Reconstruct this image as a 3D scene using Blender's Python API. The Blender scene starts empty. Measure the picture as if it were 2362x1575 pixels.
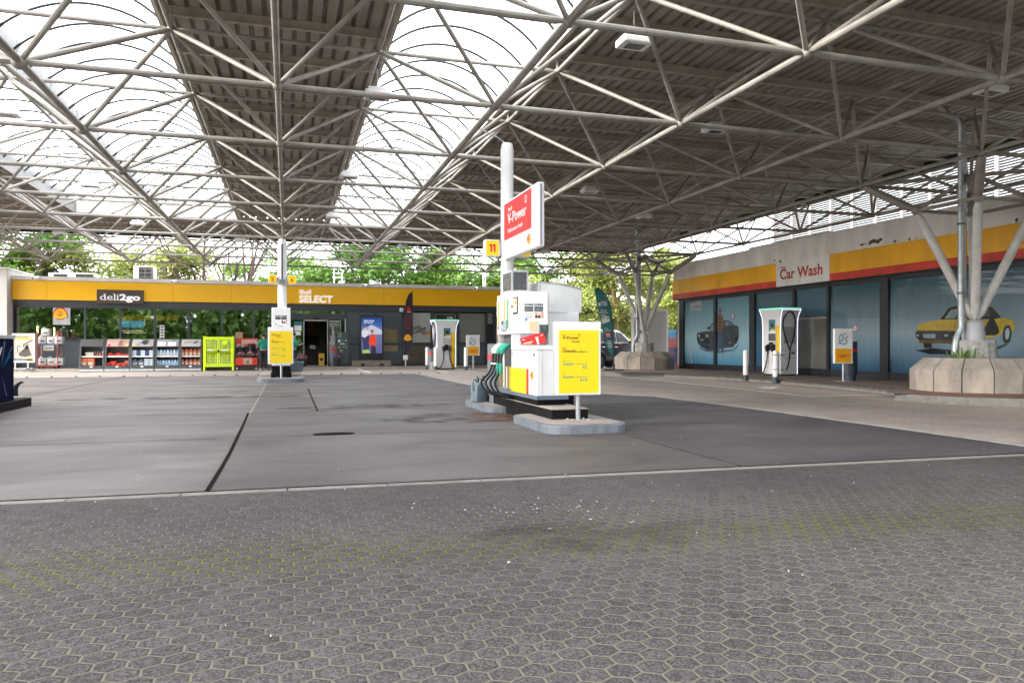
import bpy, bmesh, math, random
from mathutils import Vector, Matrix, Quaternion
R=math.radians
sc=bpy.context.scene
COL=sc.collection
rnd=random.Random(7)
# ---------------------------------------------------------------- survey
# x = east, y = north, z = up; the camera stands at the origin 1.25 units up.
FPX=1739.75; YH=796.7; CX=1181.0; TH=R(16.586); CS=math.cos(TH); SN=math.sin(TH); H=1.25
UNIT=0.84          # the survey unit is 0.84 m; the finished scene is scaled to metres at the end
def G(px,py,z=0.0):
    Z=FPX*(H-z)/(py-YH); X=Z*(px-CX)/FPX
    return (Z*SN+X*CS, Z*CS-X*SN)
def EN(px,n):                      # east coordinate seen at column px on the east-west plane y=n
    u=(px-CX)/FPX; Z=n/(CS-u*SN); return Z*(SN+u*CS)
def NE(px,e):                      # north coordinate seen at column px on the north-south plane x=e
    u=(px-CX)/FPX; Z=e/(SN+u*CS); return Z*(CS-u*SN)
def ZZ(px,py,n):                   # height on the plane y=n
    u=(px-CX)/FPX; Z=n/(CS-u*SN); return H+(YH-py)*Z/FPX
def ZE(px,py,e):
    u=(px-CX)/FPX; Z=e/(SN+u*CS); return H+(YH-py)*Z/FPX
def L(r,g,b):
    f=lambda c:(c/255/12.92) if c<=10.3 else ((c/255+0.055)/1.055)**2.4
    return (f(r),f(g),f(b))
# ---------------------------------------------------------------- materials
MATS={}
def nt(m):
    m.use_nodes=True; return m.node_tree.nodes,m.node_tree.links,m.node_tree.nodes['Principled BSDF']
def M(name,col,rough=.5,metal=0.0,dirt=.12,scale=3.0,bump=0.0,bscale=60.0,spec=.5,emit=None,estr=1.0,streak=0,coat=0):
    if name in MATS: return MATS[name]
    m=bpy.data.materials.new(name); n,l,p=nt(m); MATS[name]=m
    p.inputs['Base Color'].default_value=(*col,1); p.inputs['Roughness'].default_value=rough
    p.inputs['Metallic'].default_value=metal; p.inputs['Specular IOR Level'].default_value=spec
    if coat: p.inputs['Coat Weight'].default_value=coat; p.inputs['Coat Roughness'].default_value=.05
    if emit:
        p.inputs['Emission Color'].default_value=(*emit,1); p.inputs['Emission Strength'].default_value=estr
    if dirt>0 or bump>0:
        tc=n.new('ShaderNodeTexCoord')
    if dirt>0:
        mp=n.new('ShaderNodeMapping'); l.new(tc.outputs['Object'],mp.inputs[0])
        if streak: mp.inputs['Scale'].default_value=(1,1,1/streak)
        nz=n.new('ShaderNodeTexNoise'); nz.inputs['Scale'].default_value=scale; nz.inputs['Detail'].default_value=8; nz.inputs['Roughness'].default_value=.62
        l.new(mp.outputs[0],nz.inputs['Vector'])
        rp=n.new('ShaderNodeValToRGB'); rp.color_ramp.elements[0].position=.32; rp.color_ramp.elements[1].position=.68
        rp.color_ramp.elements[0].color=(*[c*(1-dirt) for c in col],1); rp.color_ramp.elements[1].color=(*[min(1,c*(1+dirt*.45)) for c in col],1)
        l.new(nz.outputs['Fac'],rp.inputs[0]); l.new(rp.outputs[0],p.inputs['Base Color'])
        mr=n.new('ShaderNodeMapRange'); mr.inputs['To Min'].default_value=min(1,rough+.12); mr.inputs['To Max'].default_value=max(.02,rough-.08)
        l.new(nz.outputs['Fac'],mr.inputs[0]); l.new(mr.outputs[0],p.inputs['Roughness'])
    if bump>0:
        nb=n.new('ShaderNodeTexNoise'); nb.inputs['Scale'].default_value=bscale; nb.inputs['Detail'].default_value=4
        l.new(tc.outputs['Object'],nb.inputs['Vector'])
        b=n.new('ShaderNodeBump'); b.inputs['Strength'].default_value=bump; b.inputs['Distance'].default_value=.01
        l.new(nb.outputs['Fac'],b.inputs['Height']); l.new(b.outputs[0],p.inputs['Normal'])
    return m
white=M('white_paint',(.78,.78,.78),.4,dirt=.08)
litw=M('lit_letter',(.82,.82,.84),.4,dirt=0,emit=(.95,.96,1),estr=.07)
white2=M('white_gloss',(.82,.82,.83),.3,dirt=.13,scale=3.2,streak=3)
offw=M('tube_paint',(.32,.295,.26),.5,dirt=.36,scale=2.2,bump=.1)
tubed=M('tube_paint_old',(.36,.32,.27),.5,dirt=.28,scale=5,bump=.1)
def worldnoise(m):
    n=m.node_tree.nodes; l=m.node_tree.links; g=n.new('ShaderNodeNewGeometry')
    for q in n:
        if q.type=='MAPPING': l.new(g.outputs['Position'],q.inputs[0])
for _m in (offw,): worldnoise(_m)
colw=M('column_paint',(.64,.63,.61),.5,dirt=.2,scale=4,bump=.1)
yel=M('yellow_panel',(1.0,.53,.001),.38,dirt=.05,scale=.6)
yel2=M('yellow_sticker',(.88,.62,.003),.35,dirt=.03)
yel3=M('yellow_orange',(.80,.38,.004),.4,dirt=.04)
red=M('red_panel',(.62,.02,.015),.4,dirt=.1)
redw=M('red_weathered',(.64,.04,.022),.45,dirt=.3,scale=2)
blk=M('black_plastic',(.012,.012,.013),.45,dirt=.15)
rub=M('black_rubber',(.008,.008,.009),.6,dirt=.1,spec=.25)
dgr=M('dark_grey_frame',(.045,.05,.062),.42,dirt=.12)
dgr2=M('grey_panel',(.085,.105,.125),.28,dirt=.12,scale=1.2)
mgr=M('mid_grey',(.17,.18,.20),.5,dirt=.15)
lgr=M('light_grey',(.42,.43,.45),.45,dirt=.12)
plas=M('grey_plastic',(.16,.21,.25),.5,dirt=.15,bump=.05)
galv=M('galvanised',(.45,.48,.50),.38,.75,dirt=.22,scale=9)
steel=M('steel',(.55,.55,.55),.3,.9,dirt=.1)
conc=M('concrete_planter',(.36,.315,.27),.85,dirt=.38,scale=2.6,bump=.35,bscale=90,streak=2.2)
concw=M('concrete_wall',(.52,.51,.49),.8,dirt=.15,scale=1.2,bump=.2,bscale=50,streak=5)
conp=M('concrete_parapet',(.80,.775,.73),.85,dirt=.22,scale=1.4,bump=.25,bscale=50,streak=3)
kerbm=M('kerb_stone',(.19,.18,.165),.85,dirt=.3,scale=6,bump=.35,bscale=70)
kerbl=M('kerb_pale',(.30,.28,.255),.85,dirt=.25,scale=5,bump=.3,bscale=70)
kerbb=M('kerb_bluegrey',(.16,.18,.21),.6,dirt=.35,scale=6,bump=.25,bscale=50,streak=3)
plin=M('plinth_black',(.009,.008,.007),.7,dirt=.25,bump=.15,spec=.12)
pltop=M('plinth_top',(.36,.33,.29),.8,dirt=.3,scale=5,bump=.3)
deckm=M('roof_deck',(.31,.272,.222),.62,dirt=.28,scale=1.3,bump=.1)
purl=M('purlin',(.42,.37,.305),.55,dirt=.25,scale=3)
gutt=M('dark_gutter',(.022,.021,.020),.55,dirt=.2)
plate=M('upstand_plate',(.23,.225,.22),.5,.1,dirt=.16,scale=3)
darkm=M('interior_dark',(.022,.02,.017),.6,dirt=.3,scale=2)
brown=M('sign_brown',(.075,.052,.036),.4,dirt=.06)
maroon=M('text_maroon',(.09,.006,.01),.45,dirt=0)
tred=M('text_red',(.62,.012,.02),.45,dirt=0)
tgreen=M('text_green',(.02,.30,.20),.45,dirt=0)
tgrey=M('text_grey',(.12,.12,.13),.5,dirt=0)
tblue=M('text_blue',(.006,.17,.30),.45,dirt=0)
teal=M('flag_teal',(.035,.19,.21),.7,dirt=.1,scale=2)
purp=M('flag_dark',(.035,.026,.034),.7,dirt=.15,scale=2)
grn=M('nozzle_green',(.004,.30,.20),.4,dirt=.06)
lime=M('cage_lime',(.62,.86,.004),.42,dirt=.06)
rust=M('rust_stain',(.20,.075,.03),.85,dirt=.35,scale=5)
mark=M('road_paint',(.80,.80,.79),.7,dirt=.25,scale=8)
bark=M('bark',(.075,.058,.042),.9,dirt=.3,scale=3,bump=.4,bscale=20)
barkl=M('bark_lichen',(.24,.20,.07),.9,dirt=.3,scale=3,bump=.4,bscale=20)
def leafmat(name,c1,c2,tr=.35):
    m=bpy.data.materials.new(name); m.use_nodes=True; n=m.node_tree.nodes; l=m.node_tree.links; p=n['Principled BSDF']; o=n['Material Output']
    tc=n.new('ShaderNodeTexCoord'); nz=n.new('ShaderNodeTexNoise'); nz.inputs['Scale'].default_value=.9; nz.inputs['Detail'].default_value=6
    l.new(tc.outputs['Object'],nz.inputs['Vector'])
    rp=n.new('ShaderNodeValToRGB'); rp.color_ramp.elements[0].position=.35; rp.color_ramp.elements[1].position=.65
    rp.color_ramp.elements[0].color=(*c1,1); rp.color_ramp.elements[1].color=(*c2,1)
    l.new(nz.outputs['Fac'],rp.inputs[0]); l.new(rp.outputs[0],p.inputs['Base Color']); p.inputs['Roughness'].default_value=.5
    t=n.new('ShaderNodeBsdfTranslucent'); l.new(rp.outputs[0],t.inputs[0]); mx=n.new('ShaderNodeMixShader'); mx.inputs[0].default_value=tr
    l.new(p.outputs[0],mx.inputs[1]); l.new(t.outputs[0],mx.inputs[2]); l.new(mx.outputs[0],o.inputs[0])
    return m
leafA=leafmat('leaf_green',(.085,.19,.03),(.22,.35,.06))
leafB=leafmat('leaf_yellowgreen',(.18,.23,.045),(.38,.42,.12))
leafC=leafmat('leaf_deep',(.055,.14,.024),(.15,.27,.045))
def glassmat(name,tint,gl=.3,rough=.02,gcol=(1,1,1)):
    m=bpy.data.materials.new(name); m.use_nodes=True; n=m.node_tree.nodes; l=m.node_tree.links; o=n['Material Output']
    t=n.new('ShaderNodeBsdfTransparent'); t.inputs[0].default_value=(*tint,1)
    g=n.new('ShaderNodeBsdfGlossy'); g.inputs['Roughness'].default_value=rough; g.inputs[0].default_value=(*gcol,1)
    tc=n.new('ShaderNodeTexCoord'); nz=n.new('ShaderNodeTexNoise'); nz.inputs['Scale'].default_value=.35; nz.inputs['Detail'].default_value=1
    l.new(tc.outputs['Object'],nz.inputs['Vector']); b=n.new('ShaderNodeBump'); b.inputs['Strength'].default_value=.05; b.inputs['Distance'].default_value=.12
    l.new(nz.outputs['Fac'],b.inputs['Height']); l.new(b.outputs[0],g.inputs['Normal'])
    fr=n.new('ShaderNodeFresnel'); fr.inputs[0].default_value=1.5; l.new(b.outputs[0],fr.inputs['Normal'])
    ad=n.new('ShaderNodeMath'); ad.operation='ADD'; ad.use_clamp=True; ad.inputs[1].default_value=gl; l.new(fr.outputs[0],ad.inputs[0])
    mx=n.new('ShaderNodeMixShader'); l.new(ad.outputs[0],mx.inputs[0]); l.new(t.outputs[0],mx.inputs[1]); l.new(g.outputs[0],mx.inputs[2]); l.new(mx.outputs[0],o.inputs[0])
    return m
glass=glassmat('window_glass',(.42,.46,.44),.26)
glass2=glassmat('thin_glass',(.72,.76,.76),.10)
# clear ribbed sheet of the barrel skylights: lets the sky through, a little milky
skym=bpy.data.materials.new('skylight_sheet'); skym.use_nodes=True
_n=skym.node_tree.nodes; _l=skym.node_tree.links
_t=_n.new('ShaderNodeBsdfTransparent'); _t.inputs[0].default_value=(.93,.94,.95,1)
_d=_n.new('ShaderNodeBsdfTranslucent'); _d.inputs[0].default_value=(.9,.9,.9,1)
_m=_n.new('ShaderNodeMixShader'); _m.inputs[0].default_value=.15
_l.new(_t.outputs[0],_m.inputs[1]); _l.new(_d.outputs[0],_m.inputs[2]); _l.new(_m.outputs[0],_n['Material Output'].inputs[0])
# ---------------------------------------------------------------- mesh helpers
class MB:
    def __init__(s): s.b=bmesh.new()
    def box(s,x0,x1,y0,y1,z0,z1,bev=0.0,seg=1):
        vs=[s.b.verts.new((x,y,z)) for z in (z0,z1) for (x,y) in ((x0,y0),(x1,y0),(x1,y1),(x0,y1))]
        fs=[(3,2,1,0),(4,5,6,7),(0,1,5,4),(1,2,6,5),(2,3,7,6),(3,0,4,7)]
        F=[s.b.faces.new([vs[i] for i in f]) for f in fs]
        if bev>0:
            ed=list({e for f in F for e in f.edges})
            bmesh.ops.bevel(s.b,geom=ed,offset=bev,segments=seg,affect='EDGES',profile=.5)
        return s
    def prism(s,pts,z0,z1,top=None,bev=0):
        top=top or pts
        a=[s.b.verts.new((p[0],p[1],z0)) for p in pts]; c=[s.b.verts.new((p[0],p[1],z1)) for p in top]
        n=len(pts)
        s.b.faces.new(a[::-1]); t=s.b.faces.new(c)
        for i in range(n): s.b.faces.new((a[i],a[(i+1)%n],c[(i+1)%n],c[i]))
        if bev: bmesh.ops.bevel(s.b,geom=list(t.edges),offset=bev,segments=2,affect='EDGES',profile=.5)
        return s
    def prismY(s,pts,y0,y1):      # polygon in x,z extruded along y
        a=[s.b.verts.new((p[0],y0,p[1])) for p in pts]; c=[s.b.verts.new((p[0],y1,p[1])) for p in pts]; n=len(pts)
        s.b.faces.new(a); s.b.faces.new(c[::-1])
        for i in range(n): s.b.faces.new((a[(i+1)%n],a[i],c[i],c[(i+1)%n]))
        return s
    def prismX(s,pts,x0,x1):      # polygon in y,z extruded along x
        a=[s.b.verts.new((x0,p[0],p[1])) for p in pts]; c=[s.b.verts.new((x1,p[0],p[1])) for p in pts]; n=len(pts)
        s.b.faces.new(a[::-1]); s.b.faces.new(c)
        for i in range(n): s.b.faces.new((a[i],a[(i+1)%n],c[(i+1)%n],c[i]))
        return s
    def poly(s,pts):
        s.b.faces.new([s.b.verts.new(p) for p in pts]); return s
    def ring(s,c,u,v,r,n):
        return [s.b.verts.new(c+u*(r*math.cos(2*math.pi*k/n))+v*(r*math.sin(2*math.pi*k/n))) for k in range(n)]
    def path(s,pts,r,n=8,cap=True):
        pts=[Vector(p) for p in pts]; rr=r if isinstance(r,(list,tuple)) else [r]*len(pts)
        prev=None; up=None
        for i,p in enumerate(pts):
            d=(pts[min(i+1,len(pts)-1)]-pts[max(i-1,0)]).normalized()
            if up is None: up=Vector((0,0,1)) if abs(d.z)<.9 else Vector((1,0,0))
            u=d.cross(up)
            if u.length<1e-4: u=d.cross(Vector((1,.3,0)))
            u.normalize(); v=u.cross(d).normalized(); up=v
            rg=s.ring(p,u,v,rr[i],n)
            if prev:
                for k in range(n): s.b.faces.new((prev[k],prev[(k+1)%n],rg[(k+1)%n],rg[k]))
            elif cap: s.b.faces.new(rg[::-1])
            prev=rg
        if cap: s.b.faces.new(prev)
        for f in s.b.faces: f.smooth=f.smooth
        return s
    def tube(s,a,b,r,n=8,r2=None): return s.path([a,b],[r,r if r2 is None else r2],n)
    def lathe(s,prof,c=(0,0,0),n=20):
        c=Vector(c); prev=None
        for (r,z) in prof:
            rg=[s.b.verts.new(c+Vector((r*math.cos(2*math.pi*k/n),r*math.sin(2*math.pi*k/n),z))) for k in range(n)]
            if prev:
                for k in range(n): s.b.faces.new((prev[k],prev[(k+1)%n],rg[(k+1)%n],rg[k]))
            else: s.b.faces.new(rg[::-1])
            prev=rg
        s.b.faces.new(prev); return s
    def ball(s,c,r,sub=2,sz=(1,1,1)):
        m=Matrix.Translation(c)@Matrix.Diagonal((r*sz[0],r*sz[1],r*sz[2],1))
        bmesh.ops.create_icosphere(s.b,subdivisions=sub,radius=1,matrix=m); return s
    def build(s,name,mat,parent=None,smooth=False,org=None):
        b=s.b; bmesh.ops.recalc_face_normals(b,faces=b.faces)
        if parent is not None: o_=WL(parent)
        elif org is not None: o_=Vector(org)
        else:
            xs=[v.co for v in b.verts]
            o_=Vector(((min(v.x for v in xs)+max(v.x for v in xs))/2,(min(v.y for v in xs)+max(v.y for v in xs))/2,min(v.z for v in xs)))
        for v in b.verts: v.co-=o_
        me=bpy.data.meshes.new(name); b.to_mesh(me); b.free()
        if mat: me.materials.append(mat)
        if smooth:
            for f in me.polygons: f.use_smooth=True
            try: me.set_sharp_from_angle(angle=R(40))
            except Exception: pass
        o=bpy.data.objects.new(name,me); COL.objects.link(o)
        if parent is not None: o.parent=parent
        else: o.location=o_
        return o
def WL(o):
    while o.parent is not None: o=o.parent
    return Vector(o.location)
def tag(o,label=None,cat=None,group=None,kind=None):
    if label: o['label']=label
    if cat: o['category']=cat
    if group: o['group']=group
    if kind: o['kind']=kind
    return o
def thing(name,label,cat,loc,group=None):
    o=bpy.data.objects.new(name,None); COL.objects.link(o); o.location=loc; o.empty_display_size=.2
    return tag(o,label,cat,group)
def copy_tree(o,parent=None):
    c=o.copy(); COL.objects.link(c)
    if parent is not None: c.parent=parent
    for ch in o.children: copy_tree(ch,c)
    return c
def part(name,mat,parent,fn,smooth=False):
    m=MB(); fn(m); return m.build(name,mat,parent,smooth)
def label_shape(p,txt,size,mat,parent,name='lettering',width=None,face='S',ext=.004,bold=.0,align='LEFT',spacing=1.0,maxw=None,flip=False):
    cu=bpy.data.curves.new(name,'FONT'); cu.body=txt; cu.size=size/.727; cu.extrude=ext; cu.align_x=align; cu.resolution_u=3
    cu.offset=bold*size; cu.space_character=spacing
    t=bpy.data.objects.new('tmp',cu); COL.objects.link(t)
    dg=bpy.context.evaluated_depsgraph_get(); me=bpy.data.meshes.new_from_object(t.evaluated_get(dg))
    bpy.data.objects.remove(t); bpy.data.curves.remove(cu)
    xs=[v.co.x for v in me.vertices] or [0,1]; w=max(xs)-min(xs)
    k=1.0
    if width: k=width/max(w,1e-6)
    elif maxw and w>maxw: k=maxw/w
    if flip: k=-k
    rz={'S':0,'W':-90,'E':90,'N':180}[face]
    mt=Matrix.Translation(Vector(p)-(WL(parent) if parent is not None else Vector((0,0,0))))@Matrix.Rotation(R(rz),4,'Z')@Matrix.Rotation(R(90),4,'X')@Matrix.Diagonal((k,1,1,1))
    me.transform(mt)
    if flip: me.flip_normals()
    me.materials.clear(); me.materials.append(mat); me.name=name
    o=bpy.data.objects.new(name,me); COL.objects.link(o)
    if parent is not None: o.parent=parent
    return o
T=label_shape
def facemat(face,p):
    rz={'S':0,'W':-90,'E':90}[face]
    return Matrix.Translation(p)@Matrix.Rotation(R(rz),4,'Z')
def pecten(p,size,parent,face='S',outline=True):
    p=Vector(p); mt=facemat(face,p)
    def outl(k):
        pts=[]
        for i in range(-26,27):
            a=R(i*3.35); rr=.84*k*(1+.035*abs(math.cos(a*7))); pts.append((rr*math.sin(a)*.66,-.34+rr*math.cos(a)))
        pts=[(.23*k,-.5*k),(.27*k,-.36)]+[q for q in pts[::-1]]+[(-.27*k,-.36),(-.23*k,-.5*k)]
        return [(x*size,z*size) for x,z in pts]
    m=MB(); m.prismY(outl(1.0),-.004,.004); m.b.transform(mt); e=m.build('emblem',tred if outline else yel2,parent)
    m=MB(); m.prismY(outl(.86),-.010,-.003); m.b.transform(mt); y=m.build('emblem_fill',yel2,e)
    m=MB()
    for i in range(-3,4):
        a=R(i*19); d=(math.sin(a)*.6,math.cos(a)); b=(math.cos(a)*.014*size,-math.sin(a)*.014*size)
        q0=(d[0]*.14*size,(-.34+d[1]*.14)*size); q1=(d[0]*.66*size,(-.34+d[1]*.66)*size)
        m.prismY([(q0[0]-b[0],q0[1]-b[1]),(q0[0]+b[0],q0[1]+b[1]),(q1[0]+b[0],q1[1]+b[1]),(q1[0]-b[0],q1[1]-b[1])],-.014,-.009)
    m.b.transform(mt); m.build('emblem_rib',tred,e)
    return e
UNITS={}
def unit_tube(n=10):
    if n in UNITS: return UNITS[n]
    m=MB(); m.path([(0,0,-.492),(0,0,-.478),(0,0,-.452),(0,0,.452),(0,0,.478),(0,0,.492)],[.5,.55,1,1,.55,.5],n)
    bmesh.ops.recalc_face_normals(m.b,faces=m.b.faces); me=bpy.data.meshes.new('tube'); m.b.to_mesh(me); m.b.free()
    for f in me.polygons: f.use_smooth=len(f.vertices)==4
    try: me.set_sharp_from_angle(angle=R(35))
    except Exception: pass
    UNITS[n]=me; return me
def tube_obj(name,a,b,r,mat,parent,n=10):
    a=Vector(a)-WL(parent); b=Vector(b)-WL(parent); d=b-a
    key=('t',mat.name,n)
    if key not in UNITS:
        me=unit_tube(n).copy(); me.materials.append(mat); UNITS[key]=me
    o=bpy.data.objects.new(name,UNITS[key]); COL.objects.link(o); o.parent=parent
    o.matrix_local=Matrix.Translation((a+b)/2)@d.to_track_quat('Z','Y').to_matrix().to_4x4()@Matrix.Diagonal((r,r,d.length,1))
    return o
# ---------------------------------------------------------------- ground materials
def hex_pavers():
    m=bpy.data.materials.new('hex_pavers'); n,l,p=nt(m); tc=n.new('ShaderNodeTexCoord')
    W,P=.127,.1025
    def vm(op,a=None,b=None):
        q=n.new('ShaderNodeVectorMath'); q.operation=op
        for i,x in enumerate((a,b)):
            if x is None: continue
            if isinstance(x,tuple): q.inputs[i].default_value=x
            else: l.new(x,q.inputs[i])
        return q
    def mm(op,a,b=None,c=None):
        q=n.new('ShaderNodeMath'); q.operation=op
        for i,x in enumerate((a,b,c)):
            if x is None: continue
            if isinstance(x,(int,float)): q.inputs[i].default_value=x
            else: l.new(x,q.inputs[i])
        return q.outputs[0]
    wn=n.new('ShaderNodeTexNoise'); wn.inputs['Scale'].default_value=5; wn.inputs['Detail'].default_value=2; l.new(tc.outputs['Object'],wn.inputs['Vector'])
    wob=vm('SUBTRACT',wn.outputs['Color'],(.5,.5,.5)); wob=vm('MULTIPLY',wob.outputs[0],(.016,.014,0))
    pos=vm('ADD',tc.outputs['Object'],wob.outputs[0])
    q=vm('MULTIPLY',pos.outputs[0],(1/W,.866/P,0)); q=vm('ADD',q.outputs[0],(500.25,866.1,0))
    S=(1,1.7320508,1); h=(.5,.8660254,0)
    a=vm('SUBTRACT',vm('MODULO',q.outputs[0],S).outputs[0],h)
    b=vm('SUBTRACT',vm('MODULO',vm('SUBTRACT',q.outputs[0],h).outputs[0],S).outputs[0],h)
    flat=(1,1,0); a=vm('MULTIPLY',a.outputs[0],flat); b=vm('MULTIPLY',b.outputs[0],flat)
    la=vm('LENGTH',a.outputs[0]).outputs['Value']; lb=vm('LENGTH',b.outputs[0]).outputs['Value']
    sel=mm('LESS_THAN',lb,la)
    mx=n.new('ShaderNodeMix'); mx.data_type='VECTOR'; l.new(sel,mx.inputs[0]); l.new(a.outputs[0],mx.inputs[4]); l.new(b.outputs[0],mx.inputs[5])
    g=mx.outputs[1]; ab=vm('ABSOLUTE',g); sp=n.new('ShaderNodeSeparateXYZ'); l.new(ab.outputs[0],sp.inputs[0])
    hd=mm('MAXIMUM',sp.outputs[0],mm('ADD',mm('MULTIPLY',sp.outputs[0],.5),mm('MULTIPLY',sp.outputs[1],.8660254)))
    edge=mm('SUBTRACT',.5,hd)
    cid=vm('SUBTRACT',q.outputs[0],g); cid=vm('MULTIPLY',cid.outputs[0],(1,1,0))
    cid=vm('ADD',vm('FLOOR',vm('ADD',vm('MULTIPLY',cid.outputs[0],(2,1.1547005,0)).outputs[0],(.5,.5,0)).outputs[0]).outputs[0],(.1,.1,.1))
    wh=n.new('ShaderNodeTexWhiteNoise'); l.new(cid.outputs[0],wh.inputs[0])
    # joint mask, ragged
    rg=n.new('ShaderNodeTexNoise'); rg.inputs['Scale'].default_value=45; rg.inputs['Detail'].default_value=3; l.new(tc.outputs['Object'],rg.inputs['Vector'])
    ed2=mm('ADD',edge,mm('MULTIPLY',mm('SUBTRACT',rg.outputs['Fac'],.5),.03))
    mr=n.new('ShaderNodeMapRange'); mr.interpolation_type='SMOOTHSTEP'; mr.inputs['From Min'].default_value=.030; mr.inputs['From Max'].default_value=.055; mr.inputs['To Min'].default_value=1; mr.inputs['To Max'].default_value=0
    l.new(ed2,mr.inputs[0]); joint=mr.outputs[0]
    # stone face: grey with light and dark grit
    g1=n.new('ShaderNodeTexNoise'); g1.inputs['Scale'].default_value=110; g1.inputs['Detail'].default_value=6; g1.inputs['Roughness'].default_value=.75; l.new(tc.outputs['Object'],g1.inputs['Vector'])
    r1=n.new('ShaderNodeValToRGB'); e=r1.color_ramp.elements; e[0].position=.36; e[0].color=(.027,.0245,.0247,1); e[1].position=.66; e[1].color=(.104,.094,.095,1)
    l.new(g1.outputs['Fac'],r1.inputs[0])
    v1=n.new('ShaderNodeTexVoronoi'); v1.inputs['Scale'].default_value=75; l.new(tc.outputs['Object'],v1.inputs['Vector'])
    v1.inputs['Scale'].default_value=88; sp1=mm('LESS_THAN',v1.outputs['Distance'],.30); wsel=n.new('ShaderNodeSeparateColor'); l.new(v1.outputs['Color'],wsel.inputs[0]); sp1=mm('MULTIPLY',sp1,mm('GREATER_THAN',wsel.outputs[0],.90))
    big=n.new('ShaderNodeTexNoise'); big.inputs['Scale'].default_value=.55; big.inputs['Detail'].default_value=5; l.new(tc.outputs['Object'],big.inputs['Vector'])
    grit=mm('ADD',mm('MULTIPLY',wsel.outputs[1],1.0),.5)
    val=mm('MULTIPLY',grit,mm('MULTIPLY',mm('ADD',mm('MULTIPLY',wh.outputs['Value'],.24),.88),mm('ADD',mm('MULTIPLY',big.outputs['Fac'],.7),.65)))
    hv=n.new('ShaderNodeMix'); hv.data_type='RGBA'; hv.blend_type='MULTIPLY'; hv.inputs[0].default_value=1; l.new(r1.outputs[0],hv.inputs[6]); l.new(val,hv.inputs[7])
    st=n.new('ShaderNodeMix'); st.data_type='RGBA'; l.new(mm('MULTIPLY',sp1,.75),st.inputs[0]); l.new(hv.outputs[2],st.inputs[6]); st.inputs[7].default_value=(.1920,.1880,.1880,1)
    # joints: sand, with a mossy band across the lane
    sx=n.new('ShaderNodeSeparateXYZ'); l.new(tc.outputs['Object'],sx.inputs[0])
    mn=n.new('ShaderNodeTexNoise'); mn.inputs['Scale'].default_value=1.5; mn.inputs['Detail'].default_value=5; mn.inputs['Roughness'].default_value=.6; l.new(tc.outputs['Object'],mn.inputs['Vector'])
    yb=mm('ADD',sx.outputs[1],mm('MULTIPLY',sx.outputs[0],.075))
    band=mm('SUBTRACT',1.0,mm('DIVIDE',mm('ABSOLUTE',mm('SUBTRACT',yb,4.66)),.62)); band=mm('MAXIMUM',band,-.3)
    mb=n.new('ShaderNodeMapRange'); mb.inputs['From Min'].default_value=.62; mb.inputs['From Max'].default_value=.92; l.new(mm('ADD',mm('MULTIPLY',band,.55),mn.outputs['Fac']),mb.inputs[0]); moss=mb.outputs[0]
    sand=n.new('ShaderNodeMix'); sand.data_type='RGBA'; l.new(mn.outputs['Fac'],sand.inputs[0]); sand.inputs[6].default_value=(.088,.081,.056,1); sand.inputs[7].default_value=(.168,.152,.120,1)
    jc=n.new('ShaderNodeMix'); jc.data_type='RGBA'; l.new(moss,jc.inputs[0]); l.new(sand.outputs[2],jc.inputs[6]); jc.inputs[7].default_value=(.1040,.1240,.0064,1)
    far=n.new('ShaderNodeMapRange'); far.inputs['From Min'].default_value=5.15; far.inputs['From Max'].default_value=6.1; far.inputs['To Min'].default_value=1; far.inputs['To Max'].default_value=.18; l.new(yb,far.inputs[0])
    ns=mm('GREATER_THAN',sp.outputs[0],mm('ADD',mm('MULTIPLY',sp.outputs[0],.5),mm('MULTIPLY',sp.outputs[1],.8660254)))
    ff=mm('MINIMUM',1.0,mm('ADD',far.outputs[0],mm('MULTIPLY',ns,.55)))
    jf=mm('MULTIPLY',joint,ff)
    fin=n.new('ShaderNodeMix'); fin.data_type='RGBA'; l.new(jf,fin.inputs[0]); l.new(st.outputs[2],fin.inputs[6]); l.new(jc.outputs[2],fin.inputs[7])
    joint_shade=n.new('ShaderNodeMix'); joint_shade.data_type='RGBA'; l.new(mm('MULTIPLY',mm('MULTIPLY',joint,mm('SUBTRACT',1.0,ff)),.75),joint_shade.inputs[0]); l.new(fin.outputs[2],joint_shade.inputs[6]); joint_shade.inputs[7].default_value=(.022,.020,.019,1)  # shadow in the far slanting joints, put into the colour
    l.new(joint_shade.outputs[2],p.inputs['Base Color']); p.inputs['Roughness'].default_value=.8; p.inputs['Specular IOR Level'].default_value=.18
    hr=n.new('ShaderNodeMapRange'); hr.interpolation_type='SMOOTHSTEP'; hr.inputs['From Min'].default_value=.0; hr.inputs['From Max'].default_value=.09; l.new(edge,hr.inputs[0])
    hh=mm('ADD',hr.outputs[0],mm('ADD',mm('MULTIPLY',g1.outputs['Fac'],.22),mm('MULTIPLY',wh.outputs['Value'],.25)))
    bp=n.new('ShaderNodeBump'); bp.inputs['Strength'].default_value=.75; bp.inputs['Distance'].default_value=.008; l.new(hh,bp.inputs['Height']); l.new(bp.outputs[0],p.inputs['Normal'])
    return m
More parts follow.
